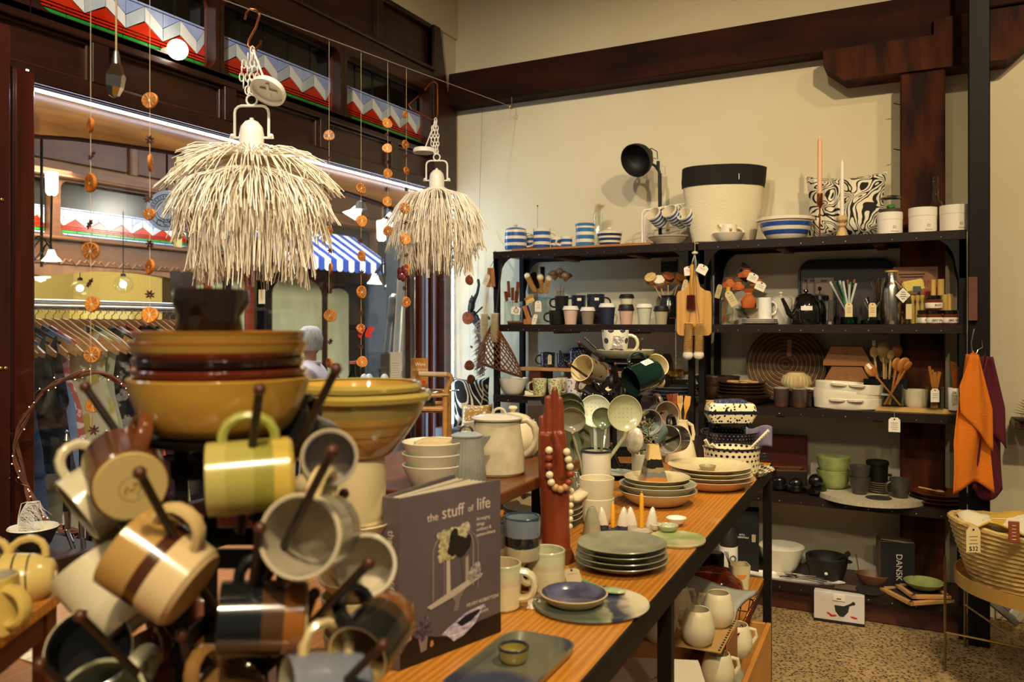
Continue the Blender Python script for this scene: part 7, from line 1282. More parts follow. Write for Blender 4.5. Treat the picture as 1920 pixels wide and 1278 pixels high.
# ---- foreground tray and little bowl
q=thing('serving_tray','long green and navy glazed tray with rounded corners at the table edge','tray',mx=Matrix.Translation((tp(960,1262)+Vector((0,0,.0006))))@Matrix.Rotation(FA+R(-26),4,'Z'));k=tk(1232)
def rtray(w,h,hh,t=.004):
    a=rrect(w*.9,h*.9,.03,6);b_=rrect(w,h,.04,6);c=rrect(w-2*t,h-2*t,.038,6);d=rrect(w*.88,h*.88,.03,6)
    return loft([[(x,y,0)for x,y in a],[(x,y,hh)for x,y in b_],[(x,y,hh)for x,y in c],[(x,y,t)for x,y in d]])
TRM=mat('5f5e4c',.3,col2='34384e',vs=4.5,lo=.46,hi=.56,coat=.4)
O('tray_body',rtray(.135,.27,.017),bands(.25,((0,'3a3c50'),(.3,'66644f'),(.9,'5a5a44')),.3,.18,12,.4,None,1)if 0 else TRM,q)
k=tk(1240);bowl('tiny dark glazed dip bowl standing on the long tray',tp(963,1244)+Vector((0,0,.0056)),29*k,27*k,bands(27*k,((0,'8a7a3c'),(.85,'2a2a36')),.2,.04,60,.4),rb=22*k,p=.35)
# ---- flat ink plate with bowl and spoon
k=tk(1138);p=tp(1107,1136);INKP=mat('4f5548',.3,col2='cdbf9c',vs=6.5,lo=.44,hi=.56,coat=.3)
def flat_plate(label,p,rx_,ry_,m,a):return O('flat_plate',lathe([(0,0),(rx_*.96,0),(rx_,.005),(rx_*.985,.009),(rx_*.9,.006),(0,.006)],48,1,ry_/rx_,lambda t,z,i:1+.012*math.sin(3*t+1)),m,label=label,cat='plate',loc=(p.x,p.y,ZT+.0005),rot=(0,0,a))
m_=mat('50564a',.28,coat=.3);nt=m_.node_tree;N=nt.nodes;tc=N.new('ShaderNodeTexCoord');sp_=N.new('ShaderNodeSeparateXYZ');nz=N.new('ShaderNodeTexNoise');nz.inputs['Scale'].default_value=26;nz.inputs['Detail'].default_value=6;ad=N.new('ShaderNodeMath');ad.operation='MULTIPLY_ADD';ad.inputs[1].default_value=.05
nt.links.new(tc.outputs['Object'],sp_.inputs[0]);nt.links.new(tc.outputs['Object'],nz.inputs['Vector']);nt.links.new(nz.outputs['Fac'],ad.inputs[0]);nt.links.new(sp_.outputs[0],ad.inputs[2]);cr=N.new('ShaderNodeValToRGB');e_=cr.color_ramp.elements
mr=N.new('ShaderNodeMapRange');mr.inputs[1].default_value=-.12;mr.inputs[2].default_value=.17;nt.links.new(ad.outputs[0],mr.inputs[0]);nt.links.new(mr.outputs[0],cr.inputs[0])
e_[0].position=0;e_[0].color=lin('555a4a');e_[1].position=1;e_[1].color=lin('d8cfb4')
for pos,c in((.52,'5c6452'),(.60,'9a9878'),(.63,'2c2c44'),(.70,'34344e'),(.78,'cbbfa0')):x_=e_.new(pos);x_.color=lin(c)
nt.links.new(cr.outputs[0],N['Principled BSDF'].inputs['Base Color'])
flat_plate('flat oval plate splashed grey, ink blue and cream at the table edge',p,110*k,100*k,m_,FA)
k=tk(1140);q=thing('bowl','shallow inky blue bowl with a pale rim on the splashed oval plate','bowl',tp(1076,1136)+Vector((0,0,.0075)));O('clay_body',lathe([(0,0),(44*k,0),(56*k,8*k),(64*k,19*k),(61*k,20*k)],40),mat('b99f78',.5),q);O('blue_lining',lathe([(61.5*k,20*k),(54*k,10*k),(44*k,4*k),(0,3*k)],40),mat('1e2238',.2,col2='6c6c8a',vs=9,coat=.6),q)
q=thing('ceramic_spoon','pale green ceramic spoon resting on the splashed oval plate','spoon',tp(1150,1118)+Vector((0,0,.013)),FA+R(160));k=tk(1118);O('spoon_bowl',J(ball(24*k,(0,0,0),(1,.62,.22),18)),mat('7fa070',.2,col2='c8c6a4',vs=24,coat=.4),q);O('spoon_handle',tube([(20*k,0,1*k),(42*k,-4*k,6*k),(62*k,-10*k,9*k)],[3*k,3.4*k,4.4*k],8),mat('6f8a5c',.3,coat=.3),q)
# ---- plate stack in front
k=tk(1058);p=tp(1165,1062);SG=mat('8c8c74',.28,col2='7c7d68',vs=18,coat=.3)
for i in range(4):
    plate(('lowest sage plate of the front stack, with a bare clay rim','second sage plate in the front stack','third sage plate in the front stack','top sage plate of the front stack, glazed and empty')[i],(p.x,p.y,ZT+.0006+i*.0125),(85-(i>1)*3)*k,.02,bands(.02,((0,'b49a78'),(.55,'8c8c74')),.3,.1,30,.3)if i==0 else SG,rb=52*k,grp='sage plates in the front stack',wob=lambda a,z,i_:1+.015*math.sin(2*a)+.008*math.sin(5*a))
# ---- candle holders, green plate, pinch bowls
p=tp(1270,1014);k=tk(1014);flat_plate('flat pale green plate carrying three little pinch bowls',p,52*k,56*k,mat('8a9a5c',.3,col2='c6bd92',vs=9,lo=.42,hi=.62,coat=.3),FA)
for px,py,r,c,lab in((1229,998,11,'d8cfb4','smallest pale pinch bowl beside the yellow candle'),(1252,1000,20,'a8ae8a','grey green pinch bowl nearest the plate stack'),(1268,986,19,'e6dfca','white pinch bowl farthest back on the pale green plate')):
    bowl(lab,tp(px,py)+Vector((0,0,.0075)),r*tk(py),11*tk(py),mat(c,.2,coat=.4),rb=r*.55*tk(py),p=.6,w=.0025,wob=lambda a,z,i:1+.04*math.sin(2*a),grp='pinch bowls')
HB=lambda h,c1,c2:bands(h,((0,c1),(.25,c2)),.15,.25,26,.5)
k=tk(1000);q=O('cone_vase',lathe([(0,0),(17*k,0),(18*k,3*k),(10*k,42*k),(6*k,51*k),(4*k,52*k),(4*k,44*k),(0,42*k)],24,1,.8),mat('8a8a6a',.3,col2='a89c80',vs=20,coat=.3),label='small grey green cone shaped vase behind the plate stack',cat='vase',loc=tp(1110,1002)+Vector((0,0,.0006)),rot=(0,R(0),FA))
for(px,py,c1,c2,lab,lb2)in((1149,996,'2c2e44','cfc6b0','ceramic two horned candle holder dipped in dark blue','short yellow candle in the dark blue dipped holder'),(1203,996,'b8b09a','d4ccb8','ceramic two horned candle holder in pale grey','taller yellow candle in the pale grey horned holder')):
    p=tp(px,py)+Vector((0,0,.0006));k=tk(py)*1.2;q=thing('horn_candle_holder',lab,'candle holder',p,FA)
    for s in(-1,1):O('horn',X(lathe([(0,0),(8.5*k,0),(9.5*k,8*k),(7*k,24*k),(3*k,36*k),(0,39*k)],16,1,.8),Matrix.Translation((s*15*k,0,0))@Matrix.Rotation(R(s*4),4,'Y')),HB(40*k,c1,c2),q)
    O('foot',lathe([(0,0),(22*k,0),(20*k,5*k),(0,6*k)],22,1,.5),mat(c1,.25,coat=.3),q);c_=thing('candle',lb2,'candle',(p.x,p.y,p.z+6.4*k),FA);hh=(34,50)[px>1180]*k;O('wax',lathe([(0,0),(3.6*k,0),(3.4*k,hh),(1.5*k,hh+3*k),(0,hh+3*k)],12),mat('d89a1c',.45,sss=.1),c_);O('wick',tube([(0,0,hh+2*k),(.0005,0,hh+7*k)],.0006,5),PAPER,c_)
# ---- bowl and plate stack with the pyramid vase
k=tk(950);p=tp(1233,944);CB2=mat('c4b58c',.3,col2='b8a880',vs=20,coat=.25)
for i in range(2):bowl(('deep cream bowl at the bottom of the stack with the pyramid vase','grey rimmed bowl second in the stack with the pyramid vase')[i],(p.x,p.y,ZT+.0006+i*.020),(75-i)*k,.045,CB2 if i==0 else mat('a8a68e',.3,coat=.25),rb=38*k,p=.62,grp='bowls under the pyramid vase')
for i in range(2):plate(('lower','upper')[i]+' beige plate right under the pyramid vase',(p.x-.002,p.y,ZT+.052+i*.0135),(62+i)*k,.021,CB2,rb=40*k,grp='plates under the pyramid vase')
p2=Vector((p.x-8*k,p.y-.005,ZT+.052+.0135+.0055));h=70*k
sq=lambda w,z,c:[(x,y,z)for x,y in rrect(w*2,w*2,w*c,3)]
O('pyramid_vase',loft([sq(22*k,0,.2),sq(22*k,3*k,.2),sq(14*k,42*k,.3),sq(10*k,h,.5),sq(8*k,h,.5),sq(10*k,44*k,.3)]),bands(h,((0,'a86c2c'),(.16,'6c6a62'),(.28,'8c7c5c'),(.4,'1e1a16'),(.62,'d6b978')),.18,.18,40,.5),label='small pyramid vase glazed cream, black and amber on the plates',cat='vase',loc=p2,rot=(0,0,FA+R(10)))
# ---- broad plates at the back
k=tk(915);p=tp(1334,912)
bowl('shallow pink beige bowl at the bottom of the broad plate stack',(p.x,p.y,ZT+.0006),81*k,.035,mat('b8926a',.35,coat=.2),rb=50*k,p=.6)
for i in range(3):plate(('lower','middle','top')[i]+' broad speckled cream plate in the back stack',(p.x-.004*i,p.y,ZT+.026+i*.0145),(76+(i==2)*2)*k,.022,mat('cbbb90',.32,col2='c0ae84',vs=60,coat=.2),rb=48*k,grp='broad plates in the back stack')
bowl('tiny olive sauce dish lying on the broad plate stack',(p.x-.006,p.y-.03,ZT+.026+.029+.006),16*k,9*k,mat('8e8258',.25,coat=.4),rb=10*k,p=.6,w=.002)
# ---- cream pots behind the hand, plates and napkins
k=tk(980);p=tp(1119,978);RIBB=mat('d0c4a2',.4,coat=.1)
for i in range(2):bowl(('lower straight cream ribbed pot behind the horn candle holders','upper straight cream ribbed pot behind the horn candle holders')[i],(p.x,p.y,ZT+.0006+i*37*k),33*k,46*k,RIBB,rb=26*k,p=.3,n=80,wob=lambda a,z,i_:1+(.007*math.cos(40*a)if i_>3 else 0),grp='cream ribbed pots')
k=tk(985);p=tp(1018,980)
for i in range(3):plate(('lower','middle','top')[i]+' brown rimmed clay plate behind the wooden hand',(p.x,p.y,ZT+.0006+i*.014),76*k,.024,mat('9c7a4c',.35,col2='b09a74',vs=12,coat=.2)if i<2 else mat('b39a6c',.35,col2='8a7d64',vs=4,coat=.2),rb=46*k,grp='clay plates behind the wooden hand')
for i,(dx,c,lab)in enumerate(((-8,'dcd4bc','white folded napkin behind the wooden hand'),(40,'c9b890','ribbed cream napkin folded on the clay plates'))):
    O('napkin',grid(12,10,lambda u,v:((u-.5)*66*k,(v-.5)*60*k,12*k*math.sin(u*5+i)+10*k*math.sin(v*5)+(26*k*u if i else 6*k))),mat(c,.95,bump=.5,bs=140,bstretch=(1,.1,1)),label=lab,cat='napkin',loc=(p.x+CT*dx*k,p.y+ST*dx*k,ZT+.062),rot=(0,R(10),FA+R(20*i)),solid=.012)
O('saucer',lathe([(0,0),(20*k,0),(26*k,5*k),(20*k,6*k),(0,4*k)],26),mat('c0b08c',.4),label='pale dish on a dark bowl beyond the corner of the book',cat='dish',loc=tp(930,952)+Vector((0,0,.0305)));bowl('dark bowl under the pale dish beyond the corner of the book',tp(930,952)+Vector((0,0,.0006)),24*k,.03,mat('2a241c',.4),rb=18*k)
# ---- tumblers and mugs by the book
def tumbler(label,px,py,z,r,h,st,grp=None):k=hZ(py,z)/F;p=hz(px,py,z);return O('tumbler',vg([(0,0),(r*.9*k,0),(r*.94*k,2*k),(r*k,h*k)],.004),bands(h*k,st,.2,.14,16,.5),label=label,cat='cup',loc=(p.x,p.y,z+.0006),grp=grp)
B1=((0,'c9bb94'),(.32,'12151c'),(.55,'74808a'),(.95,'2c3a4c'))
tumbler('lower dark tumbler of the stacked pair beside the wooden hand',976,1085,ZT,32,62,((0,'1a1712'),(.5,'8a7c5c')),'tumblers by the book')
k=tk(1085);tumbler('upper blue, black and cream tumbler beside the wooden hand',979,1046,ZT+63*k,35,78,B1,'tumblers by the book')
tumbler('lower brown tumbler half behind the corner of the book',930,1098,ZT,21,48,((0,'2a241c'),(.5,'8a7c5c')),'tumblers by the book');k=tk(1098);tumbler('upper grey brown tumbler half behind the corner of the book',927,1044,ZT+50*k,22,62,((0,'b9a880'),(.3,'6a5c4c'),(.75,'4a4a4c')),'tumblers by the book')
GG=lambda h:bands(h,((0,'d2c49a'),(.55,'c8b896'),(.68,'c4c49c'),(.9,'b8bb98')),.2,.12,20,.5)
k=tk(1106);h=74*k;mug('green and cream glazed mug with a big handle in front of the wooden hand',tp(1024,1104)+Vector((0,0,.0006)),36*k,h,GG(h),None,None,FA+R(205),rb=35*k,out=22*k,th=.0075)
k=tk(1140);h=84*k;mug('pale green mug partly hidden by the book, its handle towards the blue bowl',tp(940,1138)+Vector((0,0,.0006)),38*k,h,GG(h),mat('c4b088',.3,coat=.3),None,FA+R(-8),rb=36*k,out=26*k,th=.008)
for i,(px,py,a,c,lab)in enumerate(((1074,1096,20,'a89a78','grey paper gift tag with twine lying beside the green and cream mug'),(1006,1136,-10,'e6dcc8','white scalloped gift tag peeking from under the splashed plate'))):
    q=thing('gift_tag',lab,'tag',tp(px,py)+Vector((0,0,.004 if i else .02)),FA+R(a));tt=tag(q,(0,0,0),.036,.032,rot=(R(-72 if i else-40),0,0),m=mat(c,.85),lines=1);O('twine',tube([(-.0,.01,.002),(-.03,.012,-.002),(-.045,.0,-.001),(-.03,-.01,-.002)],.0009,5),STRING,q)
# ---- wooden hand with beads
hb=tp(1041,1052)+Vector((0,0,.0006));k=tk(1052);q=thing('wooden_hand','tall reddish wooden hand sculpture standing upright with beads round its wrist','sculpture',hb,FA)
HWD=mat('6c2a14',.38,col2='843a1c',vs=4,stretch=(5,5,.7),coat=.25);K=lambda*a:tuple(x*k for x in a)
def capsule(a,b_,ra,rb_):return J(tube([a,b_],[ra,rb_],14),ball(ra,a,n=14),ball(rb_,b_,n=14))
hand_g=J(tube([K(2,0,2),K(0,0,90),K(-2,0,160),K(-4,0,205)],[27*k,27*k,29*k,28*k],20,flat=.7),tube([K(-4,0,195),K(-6,0,240)],[29*k,26*k],18,flat=.62),ball(27*k,K(-4,0,200),(1,.64,1.2),16),
           capsule(K(-24,2,225),K(-25,4,268),7.6*k,6*k),capsule(K(-13,0,230),K(-14,1,305),8*k,6.4*k),capsule(K(-1,-1,230),K(-1,-1,320),8.4*k,6.6*k),capsule(K(10,0,230),K(9,0,303),8*k,6.2*k),capsule(K(10,-16,165),K(5,-22,215),9*k,7.5*k),capsule(K(5,-22,215),K(-2,-20,242),7.5*k,6*k))
hd3=O('hand_body',hand_g,HWD,q);md=hd3.modifiers.new('remesh','REMESH');md.mode='VOXEL';md.voxel_size=.0028;md.use_smooth_shade=True;sm_=hd3.modifiers.new('smooth','SMOOTH');sm_.iterations=3
O('knot_base',lathe([(0,0),(34*k,0),(34*k,10*k),(29*k,26*k),(0,27*k)],20,wob=lambda a,z,i:1+.08*math.sin(3*a+i)),mat('4a2010',.5,col2='6a3418',vs=14,bump=.4,bs=40),q)
q=thing('bead_bracelet','string of cream, brown and tan wooden beads draped over the wooden hand','beads',hb,FA);bc_=['d8c8a0','8a3c1c','b48a54']
bp=[(-13,212),(-13,198),(-13,183),(-12,167),(-9,153),(-1,143),(8,140),(18,143),(24,152),(27,167),(26,181),(23,194),(20,208)]
bcol=[0,1,1,0,0,2,2,2,1,1,0,0,0]
for(x,z),c in zip(bp,bcol):
    yf=-27-2*(c==0);O('bead',ball(7.2*k,(x*k,yf*k if x<14 else(-22)*k,z*k),n=14),mat(bc_[c],.45,coat=.1),q)
for j in range(6):O('bead',ball(6.4*k,((30-j*.6)*k,(6-j)*k,(130-j*13)*k),n=12),mat('d8c8a0',.5),q)
O('thread',tube([(x*k,-27*k if x<14 else-22*k,z*k)for x,z in bp]+[(28*k,0,150*k),(30*k,6*k,130*k),(27*k,2*k,66*k)],.001,5),STRING,q)
# ---- books behind the hand
p=tp(1082,948);k=tk(948);q=thing('home_book','green cloth book with white title lettering leaning behind the wooden hand','book',mx=Matrix.Translation(p+Vector((0,0,.0015)))@Matrix.Rotation(FA+R(8),4,'Z')@Matrix.Rotation(R(-9),4,'X')@Matrix.Rotation(R(-5),4,'Y'))
O('cover',box(96*k,.016,150*k,(-8*k,0,75*k),.001),mat('6c6a48',.6,col2='7c7a58',vs=9,stretch=(14,1,.5)),q);O('slat_lines',J(*[box(.8*k,.0006,148*k,(x*k,-.0083,75*k))for x in range(-50,40,9)]),mat('4c4a30',.7),q)
text('NATURAL',15*k,PAPER,q,(38*k,-.0086,56*k),(R(90),0,0),'title_lettering',.8,'RIGHT');text('HOME',15*k,PAPER,q,(36*k,-.0086,38*k),(R(90),0,0),'title_lettering',.8,'RIGHT')
q=thing('dark_book','dark book with a pale spine title standing by the cream teapot','book',(tp(1004,930)+Vector((0,0,.0005))),FA);k=tk(930);O('cover',box(26*k,.16,170*k,(0,.08,85*k+.001),.001),mat('2c2018',.5),q);text('THE NATURAL',9*k,PAPER,q,(-6*k,-.0008,118*k),(R(90),R(90),0),'spine_lettering',.9)
# ---- enamel pot of ladles
k=tk(958);p=tp(1118,956);q=thing('enamel_pot','tall white enamel pot with a navy rim full of ladles and strainers','pot',p+Vector((0,0,.0006)));h=112*k
O('pot_body',vg([(0,0),(27*k,0),(29*k,3*k),(27*k,h)],.002,32),mat('d8ceb4',.2,col2='ddd4bc',vs=8,coat=.4),q);O('navy_rim',tube([(27*k*math.cos(2*PI*j/32),27*k*math.sin(2*PI*j/32),h)for j in range(32)],2.2*k,6,closed=True),mat('1c2030',.25,coat=.4),q)
ZP=hZ(956,ZT)
def ladle(label,px,py,r,c,zoff,face,holes=False,deep=.55,c2=None,bx=0):
    hd_=dz(px,py,ZP+zoff);b0=p+Vector((CT*bx*k,ST*bx*k,.012));q_=thing('ladle',label,'utensil',p,0,'enamel utensils in the white pot');m_=mat(c,.2,coat=.5);hl=Vector(rel(hd_,p));f=face.normalized();rr_=r*ZP/F
    up=(Vector((0,0,1))-f*f.z).normalized()
    prf=[(rr_*math.sin(R(a)),rr_*deep*(1-math.cos(R(a))))for a in(0,20,40,60,78,90)]+[(rr_*.96,rr_*deep*1.0)]+[(rr_*.97*math.sin(R(a)),rr_*deep*(1-math.cos(R(a)))+.0015)for a in(78,60,40,20,0)]
    O('ladle_bowl',X(lathe(prf,28),Matrix.Translation(hl-f*rr_*deep)@orient(f,up)),m_,q_)
    if holes:O('drain_holes',J(*[X(lathe([(0,0),(.0013,0),(.0013,.0012),(0,.0012)],7),Matrix.Translation(hl-f*(rr_*deep*(math.sqrt(max(0,1-(i*i+j*j)/16.0))-.04))+orient(f,up).to_3x3()@Vector((i*rr_/4.1,j*rr_/4.1,0)))@orient(f,up))for i in range(-3,4)for j in range(-3,4)if i*i+j*j<12]),mat('4a5040',.6),q_)
    e0=hl-up*rr_-f*.0;bb=Vector(rel(b0,p));O('ladle_handle',tube([tuple(hl-up*rr_*.98),tuple(hl-up*rr_*1.25+f*-.006),tuple(hl.lerp(bb,.5)-f*.004),tuple(bb)],[4*k,3.6*k,3.6*k,3*k],8,flat=.8),m_,q_);return q_
GR='5d6c50'
ladle('darkest green ladle at the back, leaning to the teapots',1069,760,27,'52634a',.04,cd(-.25,-.35,-.8));ladle('middle green ladle leaning to the teapots',1071,772,26,'5c6c52',.0,cd(-.2,-.35,-.85),bx=-6);ladle('grey green ladle in front, closest to the wooden hand',1073,787,25,'8a8468',-.04,cd(-.15,-.3,-.9),bx=-14)
ladle('white enamel strainer ladle with round holes',1116,770,31,'cfd2b8',.03,cd(-.15,.1,-1),True,.35);ladle('white enamel ladle half hidden behind the small green one',1137,778,20,'d8d8c0',.05,cd(.1,-.2,-1),bx=2);ladle('small green ladle in the middle of the pot',1130,783,20,'6c7656',-.01,cd(-.1,-.1,-1),bx=6);ladle('large pale green strainer ladle leaning away from the hand',1172,774,34,'a2a27c',-.02,cd(.2,.1,-1),True,.35,bx=-8)
# ---- tumbler with the mottled spoon and a sprig
k=tk(925);p=tp(1210,926);q=thing('stoneware_beaker','pale stoneware beaker holding a mottled spoon and a dried sprig','cup',p+Vector((0,0,.0006)));O('beaker_body',vg([(0,0),(23*k,0),(24*k,3*k),(26*k,76*k)],.003,30),mat('b4ac8e',.3,col2='8f927c',vs=16,coat=.3),q)
Z_=hZ(926,ZT);q2=thing('mottled_spoon','large mottled grey ceramic spoon standing bowl up in the stoneware beaker','spoon',p);O('spoon_bowl',X(ball(17*k,(0,0,0),(1.0,.5,1.5),18),Matrix.Translation(rel(dz(1190,826,Z_-.02),p))@Matrix.Rotation(R(8),4,'Y')),mat('a59c84',.25,col2='c8bea4',vs=60,coat=.5),q2);O('spoon_handle',tube([rel(dz(1184,792,Z_),p),rel(dz(1190,815,Z_),p),(0,0,.01)],[2.6*k,3*k,3*k],8),WHITEC,q2)
q3=thing('dried_sprig','dried heather sprig bending out of the stoneware beaker','sprig',p);rs=random.Random(21);path=[rel(dz(x,y,Z_),p)for x,y in((1217,870),(1219,830),(1214,800),(1198,786),(1180,784),(1160,785))];O('stem',tube([(.01,0,.012)]+path,.0014,5),mat('5c5030',.8),q3)
O('twigs',J(*[tube([path[1+i%4],tuple(Vector(path[1+i%4])+Vector((rs.uniform(-1,1),rs.uniform(-1,1),rs.uniform(-.3,1.2)))*.03)],[.0013,.0007],4)for i in range(60)]),mat('6a6a3c',.8),q3,kind='stuff')
O('blossoms',J(*[ball(.0038,tuple(Vector(path[1+i%5])+Vector((rs.uniform(-1,1),rs.uniform(-1,1),rs.uniform(-.5,1)))*.024),n=5)for i in range(120)]),mat('6a6a44',.8,col2='8a6a6a',vs=90),q3,kind='stuff')
# ---- white cone pitcher with spatulas
k=tk(873);p=tp(1277,868);q=thing('cone_pitcher','white cone shaped ceramic pitcher holding wooden spatulas','pitcher',p+Vector((0,0,.0006)),FA);O('pitcher_body',lathe([(0,0),(30*k,0),(31*k,4*k),(24*k,36*k),(14*k,66*k),(12*k,78*k),(13*k,82*k),(11*k,83*k),(10.5*k,78*k),(12*k,66*k),(22*k,36*k),(0,8*k)],40),mat('ddd0ac',.35,coat=.15),q);O('pitcher_handle',tube([(11*k,0,78*k),(21*k,0,72*k),(24*k,0,56*k),(22*k,0,44*k)],3.4*k,8),mat('cbb98a',.4),q)
Z_=hZ(868,ZT);fork=lambda L:J(tube([(0,0,0),(0,0,L*.78)],.0032,8),*[X(box(.0046,.003,L*.13,(0,0,0),.001),Matrix.Translation(((j-1.5)*.0058,0,L*.93)))for j in range(4)],prism([(-.003,L*.74),(.003,L*.74),(.0115,L*.87),(-.0115,L*.87)],.003,'xz'))
spat=lambda L:J(tube([(0,0,0),(0,0,L*.74)],.0034,8),prism([(-.003,L*.7),(.003,L*.7),(.013,L*.86),(.012,L),(-.012,L),(-.013,L*.86)],.0035,'xz'))
for px,py,g_,m_,lab,dzv in((1254,738,fork,mat('7e3a1a',.45),'reddish slotted wooden spatula nearest the mug stand',0),(1266,737,fork,mat('8a3e1a',.45),'second reddish slotted spatula at the back of the pitcher',.03),(1275,741,fork,mat('c9a468',.5),'pale slotted wooden spatula in the middle of the pitcher',-.01),(1290,742,spat,mat('c08a34',.45),'golden plain wooden spatula leaning to the shelf post',.0)):
    b0=p+Vector((CT*(1277-px)*.25*k,ST*(1277-px)*.25*k,.03));stuck('wooden_spatula',lab,'spatula',b0,px,py,0,g_,m_,'spatulas in the cone pitcher')if 0 else None
    t_=dz(px,py,Z_+dzv);v_=t_-b0;qq=thing('wooden_spatula',lab,'spatula',mx=Matrix.Translation(b0)@orient(v_,(CT,ST,0)),grp='spatulas in the cone pitcher');O('spatula_body',g_(v_.length),m_,qq)
bk=dz(1312,852,Z_+.15);bowl('dark rolled bowl behind the cone pitcher by the shelf post',(bk.x,bk.y,ZT+.0006),22*k,.085,mat('3a332c',.35,coat=.2),rb=20*k,p=.5)
# ---- polka dot ware at the far corner
PD,PDK='d8caa0','17171f';k=tk(892);p=tp(1372,886)
pl_=plate('polka dot plate under the casserole, hanging over the table corner',(p.x+.028,p.y-.01,ZT+.0006),66*k,.024,dots(PD,PDK,34,.3),rb=46*k)
q=thing('casserole','cream polka dot casserole with dark rims holding white spoons','casserole',(p.x,p.y,ZT+.0085),FA);rC=54*k;hC=46*k
O('casserole_body',lathe([(0,0),(rC*.86,0),(rC*.93,hC*.12),(rC*.98,hC)],48),dots(PD,PDK,30,.27),q);O('inside',lathe([(rC*.97,hC),(rC*.92,hC*.14),(0,hC*.1)],48),dots(PD,PDK,30,.27),q);O('dark_rim',tube([(rC*.98*math.cos(2*PI*j/40),rC*.98*math.sin(2*PI*j/40),hC)for j in range(40)],2*k,6,closed=True),mat(PDK,.2,coat=.4),q)
O('grip',J(tube([(rC*.94,-16*k,hC*.55),(rC*1.22,-12*k,hC*.62),(rC*1.22,12*k,hC*.62),(rC*.94,16*k,hC*.55)],4*k,8)),mat(PDK,.2,coat=.4),q)
for i,(x1,y1,lab,x0)in enumerate(((1322,824,'white dotted ceramic spoon leaning to the cone pitcher in the casserole',1345),(1334,832,'second white ceramic spoon crossing behind the first in the casserole',1366),(1442,806,'white ceramic spoon leaning far out towards the purple cloth',1384))):
    Zs=hZ(886,ZT);a_,b_=dz(x0,862,Zs),dz(x1,y1,Zs-.02);v_=b_-a_;qq=thing('ceramic_spoon',lab,'spoon',mx=Matrix.Translation(a_)@orient(v_,(CT,ST,0)));L=v_.length;O('spoon_handle',tube([(0,0,0),(0,0,L*.6),(0,0,L)],[.003,.005,.007],10,flat=.6),mat('dcd0b0',.2,coat=.4),qq);O('dot_row',J(*[ball(.0018,(0,-.0042-.001*j/6,L*(.45+.07*j)),(1,.4,1),6)for j in range(8)]),mat(PDK,.3),qq);O('spoon_bowl',ball(.012,(0,0,-.004),(1,.4,1.3),10),mat('dcd0b0',.2,coat=.4),qq)
# wire stand with dark bowl and butter dish
Zs=hZ(870,ZT)+.02;ps_=dz(1362,862,Zs);k=Zs/F;q=thing('dish_rack','black metal two tier stand holding the polka dot butter dish','stand',(ps_.x,ps_.y+.06,ZT+.0005),FA)
zr1,zr2=(H-(842-608)*k)-ZT,(H-(796-608)*k)-ZT
for s in(-1,1):O('side_wire',tube([(s*46*k,-.03,0),(s*40*k,0,zr1),(s*36*k,.02,zr2),(s*30*k,.02,zr2)],.004,7),BLACK,q)
O('tier_ring',tube([(44*k*math.cos(2*PI*j/30),44*k*math.sin(2*PI*j/30),zr1)for j in range(30)],.003,6,closed=True),BLACK,q);O('tier_plate',box(72*k,.1,.004,(0,.02,zr2)),BLACK,q)
bc2=q.location;bowl('dark scalloped bowl with tiny dots on the lower tier of the black stand',(bc2.x,bc2.y,ZT+zr1+.0035-.012),55*k,36*k,dots('191a24','7a7a80',44,.18),rb=32*k,p=.55,wob=lambda a,z,i:1+(.02*math.cos(24*a)if i in(7,8)else 0))
q=thing('butter_dish','rectangular polka dot butter dish with a blue patterned lid top','dish',(bc2.x,bc2.y+.01,ZT+zr2+.0035),FA);w2,d2=46*k,.05
O('dish_base',loft([[(x,y,z)for x,y in rrect(2*w2*s,2*d2*s,.02*s,5)]for z,s in((0,.84),(14*k,1.0),(17*k,1.02))]),voro(PD,PDK,78,.34),q);O('dark_band',loft([[(x,y,z)for x,y in rrect(2*w2*s,2*d2*s,.02,5)]for z,s in((17*k,1.04),(23*k,1.04))]),mat(PDK,.2,coat=.4),q);O('lid',loft([[(x,y,z)for x,y in rrect(2*w2*s,2*d2*s,.018,5)]for z,s in((23*k,1.0),(34*k,.94),(37*k,.86))]),voro(PD,PDK,78,.34),q);O('lid_top',loft([[(x,y,z)for x,y in rrect(2*w2*s,2*d2*s,.016,5)]for z,s in((36.5*k,.66),(42*k,.62),(44*k,.5))]),voro('26304e','a8b0c4',200,.2),q)
O('purple_cloth',grid(10,8,lambda u,v:((u-.5)*.1,.02*math.sin(u*5),-.085*v-.01*math.sin(u*6))),mat('6a6478',.95,bump=.4,bs=160),label='grey purple cloth corner hanging behind the polka dot ware',cat='cloth',loc=(bc2.x+.11,bc2.y+.03,ZT+.145),rot=(0,0,FA),solid=.004)
